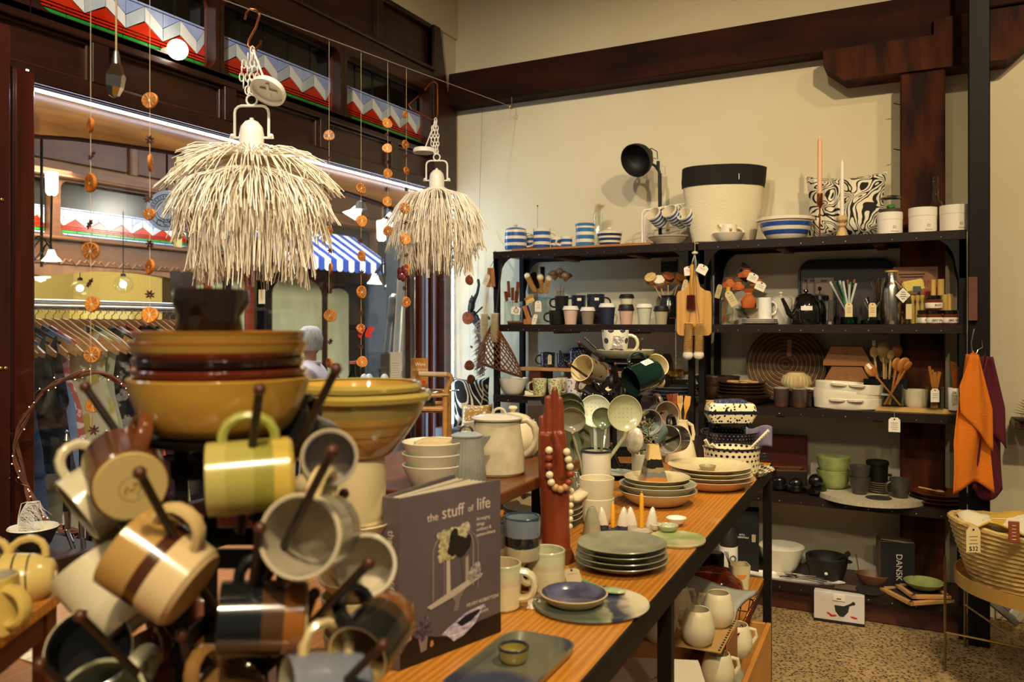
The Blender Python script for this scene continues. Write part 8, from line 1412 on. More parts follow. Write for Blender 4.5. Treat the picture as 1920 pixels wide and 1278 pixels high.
# ================================================================ on the shelf below the tabletop
z0=ZS+.0006
def lk(py,z):return hZ(py,z)/F
OM=mat('d8cda8',.45,coat=.1)
q=thing('mug_gift_box','brown cardboard gift box with a striped card tray under the round cream mugs','box',(hz(1312,1205,.555).x+.01,hz(1312,1205,.555).y+.05,z0),TA);O('carton',box(.14,.30,.128,(-.16,0.06,.066),.002),KRAFT,q);O('sleeve',box(.003,.17,.118,(.052,.09,.061)),mat('a0662e',.7),q);O('tray_card',box(.13,.27,.003,(-.012,.05,.1298)),mat('b08a50',.8),q);[O('card_stripe',box(.006,.011,.0006,(.046,-.07+j*.02,.1317)),INK,q)for j in range(13)]
z1=z0+.1315
for px,py,lab,r,a_ in((1309,1207,'round cream mug nearest, on the gift box below the tabletop',.047,160),(1347,1172,'round cream mug right behind the nearest one',.047,150),(1268,1158,'round cream mug with its handle showing, behind the steel table leg',.046,10),(1236,1200,'round cream mug mostly hidden by the steel table leg',.047,170)):
    v=hz(px,py,z1);k=lk(py,z1);q=thing('round_mug',lab,'mug',(v.x,v.y,z1),FA+R(a_),'round cream mugs below the tabletop');O('mug_body',vg([(0,0),(.026,0),(.040,.012),(r,.038),(r*.97,.058),(r*.82,.085),(r*.70,.098)],.003,32),OM,q);O('mug_handle',tube([(r*.78,0,.085),(r*1.18,0,.084),(r*1.32,0,.062),(r*1.2,0,.042),(r*.96,0,.036)],.0055,8),OM,q)
for dy_,lab in((-.085,'cream mug of the lower layer in front of the cardboard sleeve'),(.155,'cream mug of the lower layer behind the cardboard sleeve')):
    v=hz(1341,1296,z0);q=thing('round_mug',lab,'mug',(v.x,v.y+.03+(.25 if dy_>0 else 0),z0),FA,'round cream mugs below the tabletop');O('mug_body',vg([(0,0),(.026,0),(.040,.012),(.047,.04),(.045,.06),(.038,.085),(.033,.098)],.003,32),OM,q);O('mug_handle',tube([(.037,0,.085),(.056,0,.08),(.06,0,.06),(.045,0,.036)],.0055,8),OM,q)
v=hz(1236,1262,.58)
for i in range(2):
    q=thing('white_book',('lower white catalogue lying flat below the tabletop','upper white catalogue with grey lettering lying below the tabletop')[i],'book',(v.x-.01,v.y,z0+i*.079),FA+R(-14+8*i));O('cover',box(.235,.20,.076,(0,0,.0385),.002),mat('cfc6b0',.75),q);O('page_edges',box(.232,.196,.066,(.003,-.003,.0385)),PAPER,q)
    if i:text('Project Design',.014,mat('6a6258',.7),q,(.01,-.0,.0767),(0,0,R(62)),'cover_lettering')
# copper wire basket with cloths
v=hz(1412,1160,.5);q=thing('wire_basket','copper wire basket with folded grey linen below the tabletop','basket',(v.x-.17,v.y,z0),TA);w2,d2,h2=.15,.17,.085;wires=[tube([(x,y,h2)for x,y in rrect(2*w2,2*d2,.03,4)],.0034,6,closed=True),tube([(x*.9,y*.9,.004)for x,y in rrect(2*w2,2*d2,.03,4)],.0025,6,closed=True),tube([(x*.95,y*.95,h2*.5)for x,y in rrect(2*w2,2*d2,.03,4)],.002,5,closed=True)]
for j in range(-6,7):
    y=d2*j/6.6;wires.append(tube([(w2,y,h2),(w2*.9,y*.9,.004),(-w2*.9,y*.9,.004),(-w2,y,h2)],.0018,5))
for j in range(-5,6):
    x=w2*j/5.6;wires.append(tube([(x,d2,h2),(x*.9,d2*.9,.004),(x*.9,-d2*.9,.004),(x,-d2,h2)],.0018,5))
O('wire_frame',J(*wires),COPPER,q);O('rim_beads',J(*[ball(.0048,(w2,d2*j/9,h2),n=6)for j in range(-9,10)]),COPPER,q)
bl_=q.location
for i,(c,lab,zz_,a)in enumerate((('a59a86','pinkish folded cloth at the bottom of the copper basket',.02,4),('9a9c94','blue grey folded linen draped over the copper basket',.125,-6))):O('folded_linen',grid(12,10,lambda u,v_:((u-.5)*(.21+.06*i),(v_-.5)*(.24+.06*i),.012*math.sin(u*5+i)+.01*math.sin(v_*4)-(.05*max(0,.2-v_)*5 if i else 0))),mat(c,.95,bump=.4,bs=160),label=lab,cat='cloth',loc=(bl_.x+.015,bl_.y-.02,z0+zz_+.015),rot=(0,0,TA+R(a)),solid=.014)
p=hz(1340,1096,.44);q=thing('amber_bowl','translucent amber red glass bowl turned over at the end of the lower shelf','bowl',(p.x-.02,p.y+.03,z0),R(20));O('glass_shell',lathe([(.125,.002),(.118,.036),(.09,.062),(.04,.074),(0,.076)],36),mat('8a2c0c',.12,col2='3a140c',vs=5,coat=.6),q);O('rim',tube([(.124*math.cos(2*PI*j/36),.124*math.sin(2*PI*j/36),.004)for j in range(36)],.004,6,closed=True),mat('a0461a',.3),q)
O('rubber_bands',J(*[tube([(.03*math.cos(a)*(1+.2*j),.02*math.sin(a),.006+.003*j)for a in[2*PI*t/20 for t in range(20)]],.003,5,closed=True)for j in range(3)]),mat('b8561c',.5),label='loose orange rubber loops lying before the amber bowl',cat='band',loc=(hz(1372,1112,z0).x-.02,hz(1372,1112,z0).y-.09,z0),kind='stuff')if 0 else None
p=hz(1396,1104,z0);k=lk(1104,z0);q=thing('tealight_holder','pale square ceramic tealight holder with a half moon opening','holder',(p.x-.02,p.y,z0),FA);w2=17*k;hq=46*k
O('holder_wall',loft([[(x,y,z)for x,y in rrect(2*w2*s,2*w2*s,.012,4)]for z,s in((0,.86),(hq,1.05),(hq,.95),(hq*.15,.8))]),mat('c0b58c',.3,coat=.3),q);O('half_moon',prism([(9*k*math.cos(R(a)),9*k*math.sin(R(a))*.9)for a in range(180,361,20)],.001,'xz'),mat('c87a2c',.5),q,loc=(0,-w2*.985,hq*.66));O('incense_sticks',J(*[tube([(-w2*.5+i*.004,0,.01),(-w2*1.3-i*.006,0,hq*1.5)],.0016,5)for i in range(3)]),mat('4a2a1a',.6),q)
for i,(px,py,lab)in enumerate(((1327,1082,'black screw lid jar at the back of the lower shelf'),(1353,1082,'black screw lid jar beside the ceramic tealight holder'))):
    p=hz(px,py,z0);k=lk(py,z0);q=thing('black_jar',lab,'jar',(p.x-.03,p.y+.02,z0),0,'black jars on the lower shelf');O('jar_body',lathe([(0,0),(16*k,0),(16*k,26*k),(0,26*k)],24),mat('17130f',.35),q);O('lid',lathe([(0,27*k),(15*k,27*k),(16*k,29*k),(16*k,41*k),(14*k,43*k),(0,43*k)],24,wob=lambda a,z,i_:1+.02*math.cos(20*a)),BLACK,q);O('lid_label',lathe([(0,43.2*k),(12*k,43.2*k),(12*k,43.6*k),(0,43.6*k)],22),mat('8f8878',.5),q)
for i in range(3):p=hz(1302,1098,z0);plate(('bottom','middle','top')[i]+' black plate in the stack on the lower shelf',(p.x-.12,p.y+.02,z0+i*.013),.085,.018,BLACK,rb=.05,grp='black plates on the lower shelf')
# plywood crate on the floor
q=thing('plywood_crate','open plywood crate on the floor under the display table','crate',TB,TA);PLY=mat('b87c38',.5,col2='cc9248',vs=3,stretch=(3,.8,3))
O('side_panel',box(.018,1.3,.30,(.012,-.85,.152),.002),PLY,q);O('side_panel',box(.018,1.3,.30,(-.42,-.85,.152),.002),PLY,q);O('end_panel',box(.41,.018,.30,(-.204,-.21,.152),.002),PLY,q);O('end_panel',box(.41,.018,.30,(-.204,-1.49,.152),.002),PLY,q);O('crate_floor',box(.41,1.26,.012,(-.204,-.85,.010)),PLY,q)
for i,(x,y,c,s,lab)in enumerate(((-.09,-.42,'b8b090',(.07,.09,.10),'pale green cushioned bag in the plywood crate'),(-.10,-.72,'cfc09a',(.06,.08,.09),'cream crumpled cloth bag in the plywood crate'),(-.08,-1.0,'8a6a4a',(.07,.1,.07),'brown cloth bundle in the plywood crate'),(-.22,-.56,'26201c',(.06,.09,.10),'dark rolled bag in the plywood crate'))):
    pw=TR@Vector((x,y,.017));O('cloth_bag',lathe([(0,0),(.8,0),(1,.5),(.8,1.3),(.3,1.9),(.35,2.05),(0,2.0)],22,wob=lambda a,z,i_:1+.1*math.sin(4*a+z*3+i)+.05*math.sin(9*a)),mat(c,.9,bump=.4,bs=60),label=lab,cat='bag',loc=pw,grp=None).scale=s
# ================================================================ MUG STANDS
KNOB=mat('4a2415',.4,coat=.2)
def mug_stand(name,label,c,ztop,arms,tray=False,levels=(.08,.19,.30,.40)):
    """c: base centre on the table; arms: list of (root height, tip point in the world)"""
    t=thing(name,label,'mug stand',c,FA);toL=lambda v:tuple(Matrix.Rotation(-FA,3,'Z')@(Vector(v)-Vector(c)))
    s=.045
    for x,y in((-s,-s),(s,-s),(s,s),(-s,s)):O('upright',box(.016,.006,ztop-.004,(x,y,(ztop-.004)/2+.002),.001),BLACK,t)
    for z in levels:O('hoop',J(box(2*s+.02,.006,.022,(0,-s-.004,z)),box(2*s+.02,.006,.022,(0,s+.004,z)),box(.006,2*s,.022,(-s-.01,0,z)),box(.006,2*s,.022,(s+.01,0,z))),BLACK,t)
    O('top_plate',lathe([(0,ztop-.008),(.10,ztop-.008),(.105,ztop),(0,ztop)],36),BLACK,t)
    O('base',lathe([(0,0),(.14,0),(.145,.012),(.138,.012),(.134,.006),(0,.006)],40),BLACK,t)
    for i,(zr,tip)in enumerate(arms):
        e=Vector(toL(tip));r=Vector((e.x,e.y,0));r=r.normalized()*.05;a=Vector((r.x,r.y,zr));m=a+(e-a)*.25+Vector((0,0,-.004))
        ar=O('arm',tube([tuple(a*.7+Vector((0,0,zr*.3))),tuple(a),tuple(m),tuple(e)],[.0055,.0055,.0048,.0045],10),mat('23140e',.45,coat=.1),t);O('knob',ball(.0065,tuple(e),n=12),KNOB,ar)
    return t
c1=dz(440,1517,.97);c1.z=ZT+.0006
ZM=.95
top1=H-(815-608)/F*.95-ZT
A1=[(.32,dz(160,725,.93)),(.33,dz(487,730,.80)),(.34,dz(630,692,.86)),(.24,dz(623,845,.76)),(.24,dz(262,886,.76)),(.20,dz(645,925,.98)),(.10,dz(150,1154,.80)),(.16,dz(692,1055,.80)),(.03,dz(75,1245,.82)),(.06,dz(718,1208,.78)),(.17,dz(488,990,.80)),(.07,dz(590,1112,.86)),(.07,dz(340,1190,.84)),(.15,dz(183,975,1.02))]
mug_stand('mug_stand','black iron mug stand nearest the camera, loaded with stoneware mugs',c1,top1,A1)
fg='mugs on the nearest mug stand'
def hung(label,px,py,Z,mouth,hdir,r,h,m,mi,hm=None,rb=None,foot=None,out=None,z0=.22,th=.0062,grp=fg,n=36):
    ctr=dz(px,py,Z);M_=Matrix.Translation(ctr)@orient(cd(*mouth),cd(*hdir))@Matrix.Translation((0,0,-h/2))
    return mug(label,None,r,h,m,mi,hm,0,rb,grp,M_,foot,out,n=n,z0=z0,th=th)
GW=mat('d3c7a6',.2,col2='c5bc9c',vs=18,coat=.4);GIN=mat('aaa088',.15,coat=.5,col2='b9ae94',vs=10);TAN=mat('c5a468',.25,coat=.3);BRN=mat('4a2a16',.15,col2='6a4228',vs=12,coat=.6);FOOT=mat('b9a066',.55)
h=.086;q=hung('brown glazed mug showing its pale stamped base to the camera',236,888,.88,(-.60,.18,.95),(.3,.92,.05),.040,.082,BRN,GIN,mat('6a3a1c',.15,coat=.6),foot=FOOT,rb=.039)
O('base_stamp',J(tube([(.013*math.cos(2*PI*j/24)-.002,.013*math.sin(2*PI*j/24)+.002,-.0017)for j in range(24)],.0004,4,closed=True),tube([(-.002+x,.002+y,-.0017)for x,y in((-.007,-.004),(-.004,-.007),(.001,-.006),(-.002,-.001),(.003,.002),(.006,-.002),(.007,.003),(.003,.007),(-.003,.006),(-.006,.008))],.0012,5,flat=.3)),mat('8a7038',.6),q)
hung('pale grey mug hanging behind the stamped one',196,922,.97,(-.55,-.45,-.5),(.5,.6,.5),.042,.07,GW,GIN)
YM=bands(h,((0,'c2a648'),(.24,'8f8a3a'),(.46,'a3994c'),(.78,'b2a45c')),.22,.05,16,.35)
hung('yellow and olive banded mug hanging on its side under the top bowls',471,892,.86,(-.955,-.04,-.30),(.06,1,.02),.0385,h,YM,mat('c9b978',.2,coat=.4),mat('9c9a48',.22,coat=.3),rb=.0385,out=.026,z0=.2)
hung('small mug turned with its grey inside to the camera',619,856,.90,(.20,.14,-1),(-.72,-.68,.1),.0305,.06,mat('c8b48c',.25,coat=.3),mat('9a9184',.15,coat=.5))
h=.084;hung('largest pale mug facing the camera with a wide cream rim',588,998,.85,(-.10,.16,-1),(.14,.97,-.1),.0425,h,bands(h,((0,'8c8a78'),(.35,'5a4a34'),(.42,'a8a088'),(.9,'d8c8a0')),.2,.06,20,.4),mat('b4a890',.15,col2='c4b89c',vs=7,coat=.5),mat('d8c08c',.25,coat=.3),out=.024)
hung('white mug facing the camera just before the mauve book',684,1057,.93,(.2,.25,-1),(-.7,.65,.2),.0345,.07,mat('d6cab0',.2,coat=.4),mat('cfc4ac',.12,coat=.6))
h=.088;DKB=bands(h,((0,'c2ac7c'),(.03,'8c5520'),(.27,'4a321e'),(.52,'15181a')),.16,.04,40,.5);hung('black and brown banded mug hanging on its side in the middle',495,1158,.86,(-.965,.06,-.26),(-.1,.99,.05),.0385,h,DKB,mat('c4ac78',.25,coat=.3),mat('121314',.3,coat=.3),rb=.0385,out=.028)
h=.08;hung('black and brown mug with a pale inside tilted to the camera near the book',704,1188,.87,(-.30,-.2,-.92),(-.6,.72,-.1),.0345,h,bands(h,((0,'7a4a20'),(.28,'3c2c1e'),(.5,'1a1b1a')),.18,.05,40,.5),mat('a88a50',.2,col2='bc9f66',vs=8,coat=.4),mat('141414',.3,coat=.3))
h=.082;hung('tan, brown and cream banded mug tilted with its base to the right',300,1062,.84,(-.80,.52,.06),(.62,.76,-.3),.046,h,bands(h,((0,'d2b888'),(.42,'4a2614'),(.58,'b08a4c')),.18,.02,16,.5),GIN,mat('c8ac74',.25,coat=.3),rb=.044,foot=mat('b89a68',.5))
q=hung('round cream mug with a brown square sticker on its base',200,1110,.92,(-.62,.72,.1),(.3,.3,.9),.042,.082,GW,GIN,foot=mat('d0c09a',.4),rb=.034,n=36)
O('square_sticker',box(.03,.03,.0006,(.002,0,-.0019)),mat('6a4a30',.6),q);O('sticker_print',box(.014,.008,.0004,(.002,0,-.0024)),INK,q)
hung('cream mug with a black glazed inside at the lower edge',172,1222,.90,(.42,.48,-1),(.75,.60,.2),.043,.075,GW,mat('14120f',.12,coat=.6))
hung('pale green mug with its rim up at the bottom edge',205,1342,.86,(.05,.62,-.75),(.35,.8,.4),.048,.075,mat('b9b494',.22,coat=.4),mat('9a9a7c',.15,coat=.5),out=.026)
h=.08;hung('blue grey mug lying sideways at the bottom edge of the view',612,1300,.84,(-.88,.08,-.47),(-.2,.97,.1),.042,h,mat('7e828c',.25,col2='6e727e',vs=9,coat=.4),mat('97947c',.15,coat=.5),mat('c0aa78',.25,coat=.3),out=.03)
hung('brown faceted mug deep inside the nearest stand',345,1168,1.04,(-.72,-.25,-.62),(-.3,.9,.2),.034,.072,mat('5c3422',.2,col2='6e4430',vs=9,coat=.5),mat('b09a6c',.2,coat=.4),n=8)
hung('small brown mug half hidden low inside the nearest stand',292,1248,1.02,(-.5,.5,.6),(-.2,.9,.3),.033,.066,mat('5a3826',.25,coat=.4),GIN)
hung('black mug showing its dark back below the yellow bowl edge',574,818,.98,(.3,-.35,.88),(-.1,.95,.2),.030,.064,mat('151515',.25,coat=.4),BLACK)
hung('brown mug with a glossy handle loop at the bottom of the stand',415,1322,.88,(-.3,-.4,-.86),(-.05,1,0),.038,.078,mat('7a5a34',.15,coat=.6),GIN,mat('8a6434',.15,coat=.6),out=.036)
hung('clear grey glazed mug low behind the banded mug handle',258,1006,1.0,(-.5,-.1,-.86),(.8,.5,.2),.036,.07,mat('8a8270',.2,coat=.5),GIN)
# ---- bowls piled on the nearest stand
zt1=ZT+top1+.0008;cc=(c1.x,c1.y);kk=.97/F
cb=dz(414,760,.95);
def pile(label,r,z,h,m,rb,p=.5,name='bowl'):return bowl(label,(cb.x,cb.y,z),r,h,m,rb=rb,name=name,p=p,n=48,w=.004,grp='bowls piled on the nearest stand')
GY=mat('bb9238',.16,col2='a87c34',vs=7,coat=.6,stretch=(1,1,2));BR2=lambda h:bands(h,((0,'2a1510'),(.3,'6a2a14'),(.62,'a8823a'),(.9,'8a5a24')),.15,.02,20,.6)
pile('honey yellow pasta bowl at the bottom of the pile on the nearest stand',.102,zt1,.066,GY,.062,.42)
z=zt1+.050;pile('reddish brown bowl second in the pile on the nearest stand',.098,z,.026,mat('6a2414',.15,coat=.6),.075,.5);z+=.0145
pile('dark brown bowl in the middle of the pile on the nearest stand',.096,z,.024,mat('241410',.15,coat=.6),.076,.5);z+=.0155
pile('amber and brown rimmed bowl high in the pile on the nearest stand',.099,z,.028,BR2(.028),.080,.5);z+=.013
pile('topmost amber bowl of the pile on the nearest stand',.096,z,.026,BR2(.026),.08,.5);z+=.0045
cbl=dz(385,600,.95);q=thing('ruffled_cup','black glazed cup with a wavy rim and a tan foot on top of the pile','cup',(cb.x-.012,cb.y-.006,z),FA);r=.042
O('cup_body',vg([(0,.008),(r*.8,.008),(r*.92,.02),(r*.84,.04),(r,.055),(r*.97,.07)],.004,44,lambda a,z_,i:1+(.05*math.sin(3*a+.5)+.03*math.sin(7*a)if z_>.05 else 0)),mat('1a110c',.12,col2='2a1a10',vs=6,coat=.7),q);O('tan_foot',lathe([(0,0),(r*.74,0),(r*.84,.009),(0,.011)],36),TAN,q)
# ---- second stand near the far end
c2=dz(1172,886,hZ(886,ZT));c2.z=ZT+.0006;Z2=hZ(886,ZT);k=Z2/F
top2=H-(674-608)*k-ZT
A2=[(.42,dz(1097,634,Z2+.05)),(.41,dz(1086,642,Z2-.05)),(.42,dz(1204,636,Z2)),(.30,dz(1067,682,Z2-.08)),(.30,dz(1237,686,Z2)),(.28,dz(1154,682,Z2-.12)),(.28,dz(1143,692,Z2-.1)),(.17,dz(1243,772,Z2-.12)),(.08,dz(1274,817,Z2-.14)),(.03,dz(1146,832,Z2-.14))]
mug_stand('mug_stand','dark iron mug stand at the far end of the table by the shelves',c2,top2,A2)
g2='mugs on the far mug stand'
p=dz(1150,668,Z2);plate_c=(c2.x,c2.y,ZT+top2+.0008);o=[(0,0),(30*k,0),(44*k,4*k),(52*k,13*k),(54*k,18*k)]
O('serving_bowl',vg(o,.004,40),mat('94917c',.3,col2='a39f88',vs=60,coat=.3),label='wide speckled grey serving bowl on top of the far mug stand',cat='bowl',loc=plate_c)
q=mug('pale mug with big dark spots standing in the serving bowl',(c2.x-CT*18*k,c2.y-ST*18*k,plate_c[2]+.0055),26*k,52*k,dots('cdc8b0','3a3e42',7,.27,.2),mat('c9c4ac',.2,coat=.4),mat('b9b28c',.2,coat=.4),FA+R(-14),rb=19*k,out=16*k,th=.007);O('foil_tag',X(box(19*k,.002,23*k),Matrix.Translation((8*k,-26.5*k,30*k))@Matrix.Rotation(R(8),4,'Y')),mat('cfc4bc',.25,.7,bump=1,bs=70),q)
hung('cream lined mug with a dark dotted outside facing the window',1106,696,Z2-.05,(-.66,.30,-.69),(-.3,-.9,.2),.052,.10,voro('6a5c44','1c1712',40,.32,.3),mat('cbb98c',.3,coat=.3),grp=g2)
q=hung('dark green glossy mug with a barcode sticker on the far stand',1207,706,Z2-.16,(-.86,-.30,-.42),(-.1,.95,.2),.056,.118,mat('061814',.1,col2='0a241e',vs=6,coat=.7),mat('16241f',.15,coat=.5),grp=g2,out=.034);O('barcode_sticker',X(box(.03,.0006,.038,(0,-.0565,.045)),Matrix.Rotation(R(52),4,'Z')),PAPER,q);O('barcode_lines',X(J(*[box(.001,.0004,.02,(-.009+j*.003,-.057,.045))for j in range(7)]),Matrix.Rotation(R(52),4,'Z')),INK,q)
hung('cream mug behind the dark green one on the far stand',1224,692,Z2+.05,(.3,.45,-.84),(.1,-.9,.3),.046,.09,mat('c9ba84',.25,coat=.3),mat('cdbf8c',.2,coat=.4),grp=g2)
hung('black mug with cream spots in the middle of the far stand',1148,738,Z2-.06,(.2,.55,.8),(0,1,-.1),.05,.09,voro('141414','c9b68c',26,.34,.15,coat=.6),BLACK,BLACK,grp=g2,out=.03)
hung('black mug with tiny white dots beside the strainer ladles',1122,748,Z2-.12,(-.5,.3,.8),(-.4,.8,.2),.046,.085,voro('101010','d8d4cc',60,.12,.15,coat=.6),BLACK,grp=g2)
hung('grey mug facing the camera above the dried sprig',1212,790,Z2-.2,(.15,.08,-1),(-.6,.6,.3),.046,.085,mat('4a4440',.3,coat=.3),mat('8c8272',.2,coat=.4),grp=g2)
hung('pinkish grey mug right behind the grey one',1242,778,Z2-.04,(.25,.18,-.95),(-.3,.9,.2),.05,.085,mat('5a4c44',.3,coat=.3),mat('a3917c',.2,coat=.4),grp=g2)
hung('black mug with a pale grey inside turned to the cone pitcher',1262,822,Z2-.16,(-.55,.1,-.83),(-.1,.95,.1),.052,.10,mat('141414',.25,coat=.4),mat('a89e8c',.2,coat=.4),grp=g2)
hung('grey green mug with a cut leaf pattern hanging low on the far stand',1228,812,Z2-.2,(-.7,-.5,-.4),(-.2,.9,.3),.036,.075,mat('4c5c58',.25,col2='5c6c64',vs=6,coat=.4),mat('141414',.3),grp=g2)
p=dz(1168,856,Z2-.06);q=O('side_plate',vg([(0,0),(16*k,0),(30*k,3*k),(33*k,5*k)],.003,30),mat('b4b49c',.3,coat=.3),label='pale green side plate lying at the foot of the far mug stand',cat='plate',loc=(c2.x+.01,c2.y-.12,ZT+.0135))
# ================================================================ left end of the table: striped cups on a small riser, price sheet
rzz=1.078;a_,b_=hz(126,1098,rzz),hz(-20,1204,rzz);v=a_-b_;ang=math.atan2(v.y,v.x);L=v.length
q=thing('small_riser','narrow pine riser in the near corner of the table carrying striped cups','riser',mx=Matrix.Translation((b_.x,b_.y,0))@Matrix.Rotation(ang,4,'Z'))
O('top',box(L,.20,.018,(L/2,.10,rzz-.0095),.002),PINE,q);O('front_rail',box(L,.014,.04,(L/2,.02,rzz-.04),.002),mat('5a2c14',.45),q)
for x in(.03,L-.03):
    for y in(.02,.17):O('leg',box(.02,.02,rzz-.02-ZT,(x,y,ZT+(rzz-.02-ZT)/2+.0005),.002),mat('5a2c14',.45),q)
SC_=lambda h:bands(h,((0,'cdb46c'),(.36,'1c1a18'),(.39,'cdb46c'),(.58,'1c1a18'),(.61,'cdb46c'),(.80,'1c1a18'),(.83,'cdb46c')),.2,0,14,.5)
rC=.0375
base=dz(105,1078,1.12);ax=cd(-.93,-.05,-.30);md_=orient(ax,cd(.2,1,.25))
for i,(off,lab)in enumerate(((0,'cream cup with thin black stripes lying in front of the nested row'),(.034,'second striped cup nested behind the first on the small riser'),(.068,'last striped cup of the nested row at the edge of the view'))):
    hC=.078;bl3=[(0,0),(.017,0),(.024,.004),(.033,.026),(rC,.055),(rC+.0005,hC)];q=thing('striped_cup',lab,'cup',mx=Matrix.Translation(base+ax*off)@md_);props(q,grp='nested striped cups');O('cup_body',vg(bl3,.0035,36),SC_(hC),q)
    if i==0:O('cup_handle',handle_geo(.030,hC,.0052,.024,.15,.72),mat('c6ad68',.22,coat=.4),q);O('base_mark',lathe([(0,-.0006),(.007,-.0006),(.007,.0004),(0,.0004)],20),PAPER,q)
    else:O('cup_handle',handle_geo(.034,hC,.0052,.024,.3,.85),mat('c6ad68',.22,coat=.4),q)
q=hung('cream cup standing at the very edge of the view before the striped ones',-22,1138,1.0,(-.1,1,0),(.9,-.2,-.3),.036,.07,mat('c8ae5c',.25,coat=.4),GIN,grp=None,out=.026)
p=hz(82,1212,ZT+.001);q=thing('price_sheet','white ruled paper sheet lying on the table under the small riser','paper',p,FA+R(-28));O('sheet',box(.16,.10,.0012,(0,0,.0006)),PAPER,q);O('ruled_lines',J(*[box(.0012,.098,.0003,(-.06+j*.03,0,.0014))for j in range(5)]),mat('6a6258',.7),q)
p=hz(205,1130,ZT+.05);O('cream_block',loft([[(x,y,0)for x,y in rrect(.09,.07,.01,3)],[(x,y,.07)for x,y in rrect(.08,.06,.01,3)]]),mat('c8b07c',.5),label='pale square ceramic block behind the paper sheet',cat='block',loc=(p.x,p.y,ZT+.0006),rot=(0,0,FA+.4))
# ================================================================ rattan trolley with bottles by the window
T0=dz(845,702,4.35);ZTc=1.115;k=4.35/F;RT_=mat('a8743a',.5,col2='bc8a4c',vs=10,stretch=(4,4,4))
TLx=cd(1,0,0);q=thing('rattan_trolley','rattan drinks trolley with a wrapped handle standing by the window','trolley',(T0.x,T0.y,0),FA);W_=.62
O('handle_bar',tube([(-.17,0,1.186),(-.02,0,1.182)],.014,10),mat('cbb48c',.7,col2='b8a078',vs=60,stretch=(8,1,1)),q)
O('handle_bend',tube([(-.02,0,1.182),(.0,0,1.176),(.004,0,1.16),(-.016,0,1.12),(-.03,0,1.06),(-.03,0,.6),(-.03,0,.03)],.015,10),RT_,q);O('rear_leg',tube([(-.03,.28,1.1),(-.03,.28,.03)],.015,10),RT_,q)
for x in(-W_,):O('front_leg',tube([(x,0,1.1),(x,0,.03)],.015,10),RT_,q);O('front_leg',tube([(x,.28,1.1),(x,.28,.03)],.015,10),RT_,q)
O('tier',J(box(W_-.03,.28,.012,(-W_/2-.03,.14,.985)),tube([(x-W_/2-.03,y+.14,1.0)for x,y in rrect(W_-.02,.30,.02,3)],.014,8,closed=True)),RT_,q);O('upper_rail',tube([(x-W_/2-.03,y+.14,1.072)for x,y in rrect(W_-.02,.30,.02,3)],.012,8,closed=True),RT_,q);O('lower_tier',box(W_-.03,.28,.012,(-W_/2-.03,.14,.4)),RT_,q);O('knot_wrap',tube([(-.03,-.006,1.07+.016*math.cos(a))if 0 else(-.03+.018*math.cos(a),.018*math.sin(a),1.075)for a in[2*PI*j/14 for j in range(14)]],.006,6,closed=True),mat('c49a5c',.7),q)
for x in(-.03,-W_):
    for y in(0,.28):O('caster',ball(.026,(x,y,.026),(.6,1,1),10),STEEL,q)
tw=lambda px,d=0:(lambda v:Vector((v.x,v.y,.9925)))(dz(px,700,4.42+d));zT=.9925
FB=mat('6a5a48',.2,col2='a89a8a',vs=12)
for i,(px,c,lab,tall,w)in enumerate(((630,'c9c4c0','clear glass bottle with a pink cap next to the seated person',97,19),(661,'a3b8a0','green tinted glass bottle with a pink cap in the window',99,24),(671,'d0ccc4','glass bottle with a pink cap half behind the green one',102,14))):
    v=tw(px,.10 if i==2 else 0);kq=4.42/F;hh=(H-(692-tall*.1-608)/1e9);z1_=H-(682+(i==0)*4-608)*kq;q=thing('glass_bottle',lab,'bottle',v,0,'capped bottles on the trolley');ht=z1_-zT
    O('bottle_glass',lathe([(0,0),(w*kq,0),(w*kq,ht*.36),(w*.8*kq,ht*.55),(5*kq,ht*.78),(5*kq,ht)],22),glass(c),q);O('liquid',lathe([(0,.004),(w*.92*kq,.004),(w*.92*kq,ht*.36),(w*.7*kq,ht*.5),(0,ht*.5)],20),mat('c9d2c2',.1,trans=.6),q);O('cap',lathe([(0,ht),(6.5*kq,ht),(6.5*kq,ht+5*kq),(0,ht+5.5*kq)],16),mat('a8624a',.4),q)
stn=thing('trolley_block','dark block on the trolley lifting the acrylic frames and the carafe','block',tw(742,.03),FA);hb_=H-(735-608)*4.45/F-zT;O('block_body',box(.42,.14,hb_,(0,0,hb_/2+.0005),.004),mat('2a1c16',.5),stn)
zB=zT+hb_+.001
for i,(px,w,lab,c)in enumerate(((700,24,'clear acrylic sign holder, first of the row in the window',None),(722,20,'clear acrylic sign holder holding a mirrored card','8a8480'),(742,24,'cream menu card with fine lines standing in the window','d8cdb4'))):
    v=dz(px,700,4.44+.012*i);kq=4.44/F;q=thing('sign_holder',lab,'sign holder',(v.x,v.y,zB),FA+R(14-6*i),'acrylic holders in the window');ht=(H-(660-608)*kq)-zB;O('acrylic_sheet',box(w*kq,.004,ht,(0,0,ht/2)),glass('eef0ee')if i<2 else mat(c,.7),q);O('acrylic_foot',box(w*kq,.05,.004,(0,.0,.002)),glass('eef0ee'),q)
    if i==1:O('card',box(w*.8*kq,.002,ht*.9,(0,.004,ht*.5)),mat(c,.2,.5),q)
    if i==2:O('menu_lines',J(*[box(w*.5*kq,.0006,.002,(0,-.0024,ht*(.3+.06*j)))for j in range(8)]),mat('8a8070',.7),q)
v=dz(768,700,4.40);kq=4.40/F;q=thing('carafe','clear glass carafe with a pinched waist in the window','carafe',(v.x,v.y,zB));ht=(H-(656-608)*kq)-zB;O('carafe_glass',lathe([(0,0),(20*kq,0),(22*kq,ht*.1),(18*kq,ht*.4),(10*kq,ht*.66),(9*kq,ht*.8),(13*kq,ht),(12.4*kq,ht),(8.4*kq,ht*.8),(17*kq,ht*.4),(0,ht*.05)],26),GLASS,q)
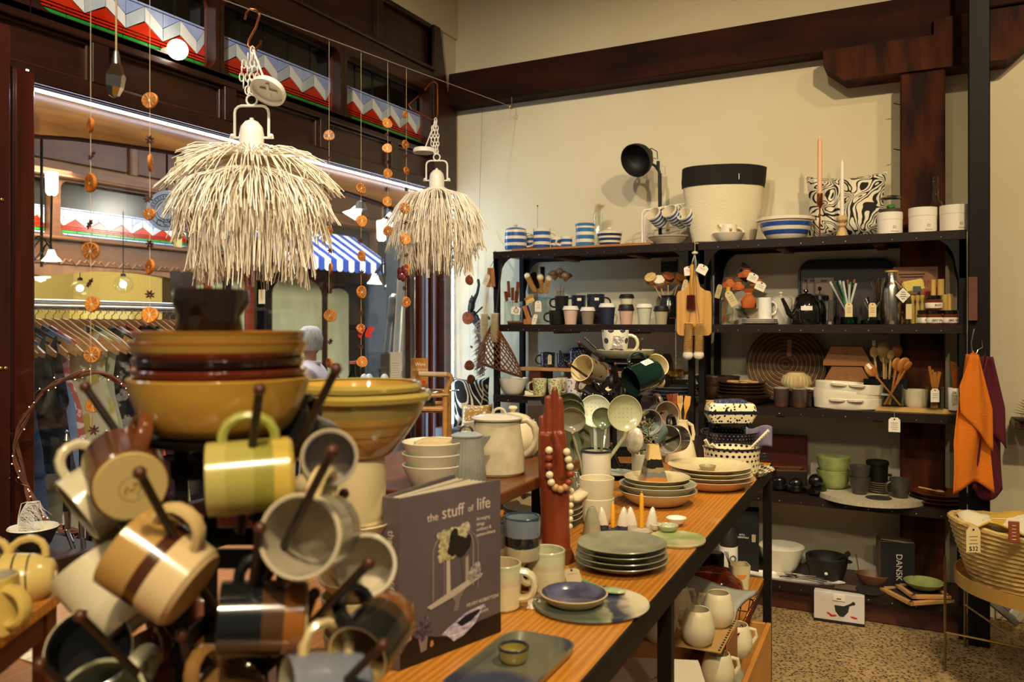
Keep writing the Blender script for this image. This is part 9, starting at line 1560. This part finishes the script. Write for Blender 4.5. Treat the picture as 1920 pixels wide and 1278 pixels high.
v=dz(786,700,4.46);q=thing('cocktail_book','amber cocktail book standing at the end of the trolley','book',(v.x,v.y,zB),FA+R(6));ht=(H-(672-608)*kq)-zB;O('cover',box(32*kq,.014,ht,(0,0,ht/2),.001),mat('9a5c1c',.5,col2='c98a2c',vs=16),q);O('drink_print',J(ball(5*kq,(2*kq,-.007,ht*.22),(1,.1,1.2),10),ball(4*kq,(9*kq,-.007,ht*.3),(1,.1,1),10)),mat('c8401c',.4),q);text('Wine',9*kq,PAPER,q,(2*kq,-.0076,ht*.82),(R(90),0,0),'title_lettering');text('COCKTAILS',5.4*kq,PAPER,q,(1*kq,-.0076,ht*.66),(R(90),0,0),'title_lettering')
for px,lab,c in((692,'white egg shaped ornament in front of the acrylic holders','dfe2e4'),(683,'second white egg ornament nearest the bottles','d2d8dc'),(721,'white egg ornament before the mirrored card','e6e0d8')):
    v=dz(px,700,4.34);O('egg_ornament',ball(.026,(0,0,.034),(.9,.9,1.3),16),mat(c,.2,coat=.3),label=lab,cat='ornament',loc=(v.x,v.y,H-(712-608)*4.34/F-.034))
    O('egg_stand',lathe([(0,0),(.02,0),(.008,.02),(.012,H-(712-608)*4.34/F-.034-zT+.004),(0,H-(712-608)*4.34/F-.034-zT+.004)],14),SILVER,label='slim stand under the '+lab.split(' in front')[0].split(' nearest')[0].split(' before')[0]+(' nearest the acrylic' if px==692 else ' nearest the bottles' if px==683 else ' before the mirror'),cat='stand',loc=(v.x,v.y,zT))
v=dz(822,742,4.30);q=thing('wire_whisk','steel wire whisk lying on the rail of the rattan trolley','whisk',(T0.x-.09,T0.y+.06,1.087),FA);O('whisk_wires',J(*[tube([(0,0,.0),(-.07,.02*math.cos(a),.012*math.sin(a)),(-.1,0,0),(-.07,-.02*math.cos(a),-.012*math.sin(a)),(0,0,0)],.0012,5)for a in(0,.8,1.6,2.4)]),CHROME,q);O('whisk_handle',tube([(0,0,0),(.09,0,.004)],.005,8),SILVER,q)
# ================================================================ lettering as meshes
dg=bpy.context.evaluated_depsgraph_get()
for o in[o for o in bpy.data.objects if o.type=='FONT']:
    me=bpy.data.meshes.new_from_object(o.evaluated_get(dg));me.materials.clear();me.materials.append(o.data.materials[0])
    nm=o.name.split('.')[0];o.name='font';n=bpy.data.objects.new(nm,me);COL.objects.link(n);n.parent=o.parent;n.matrix_local=o.matrix_local.copy()
    bpy.data.objects.remove(o)
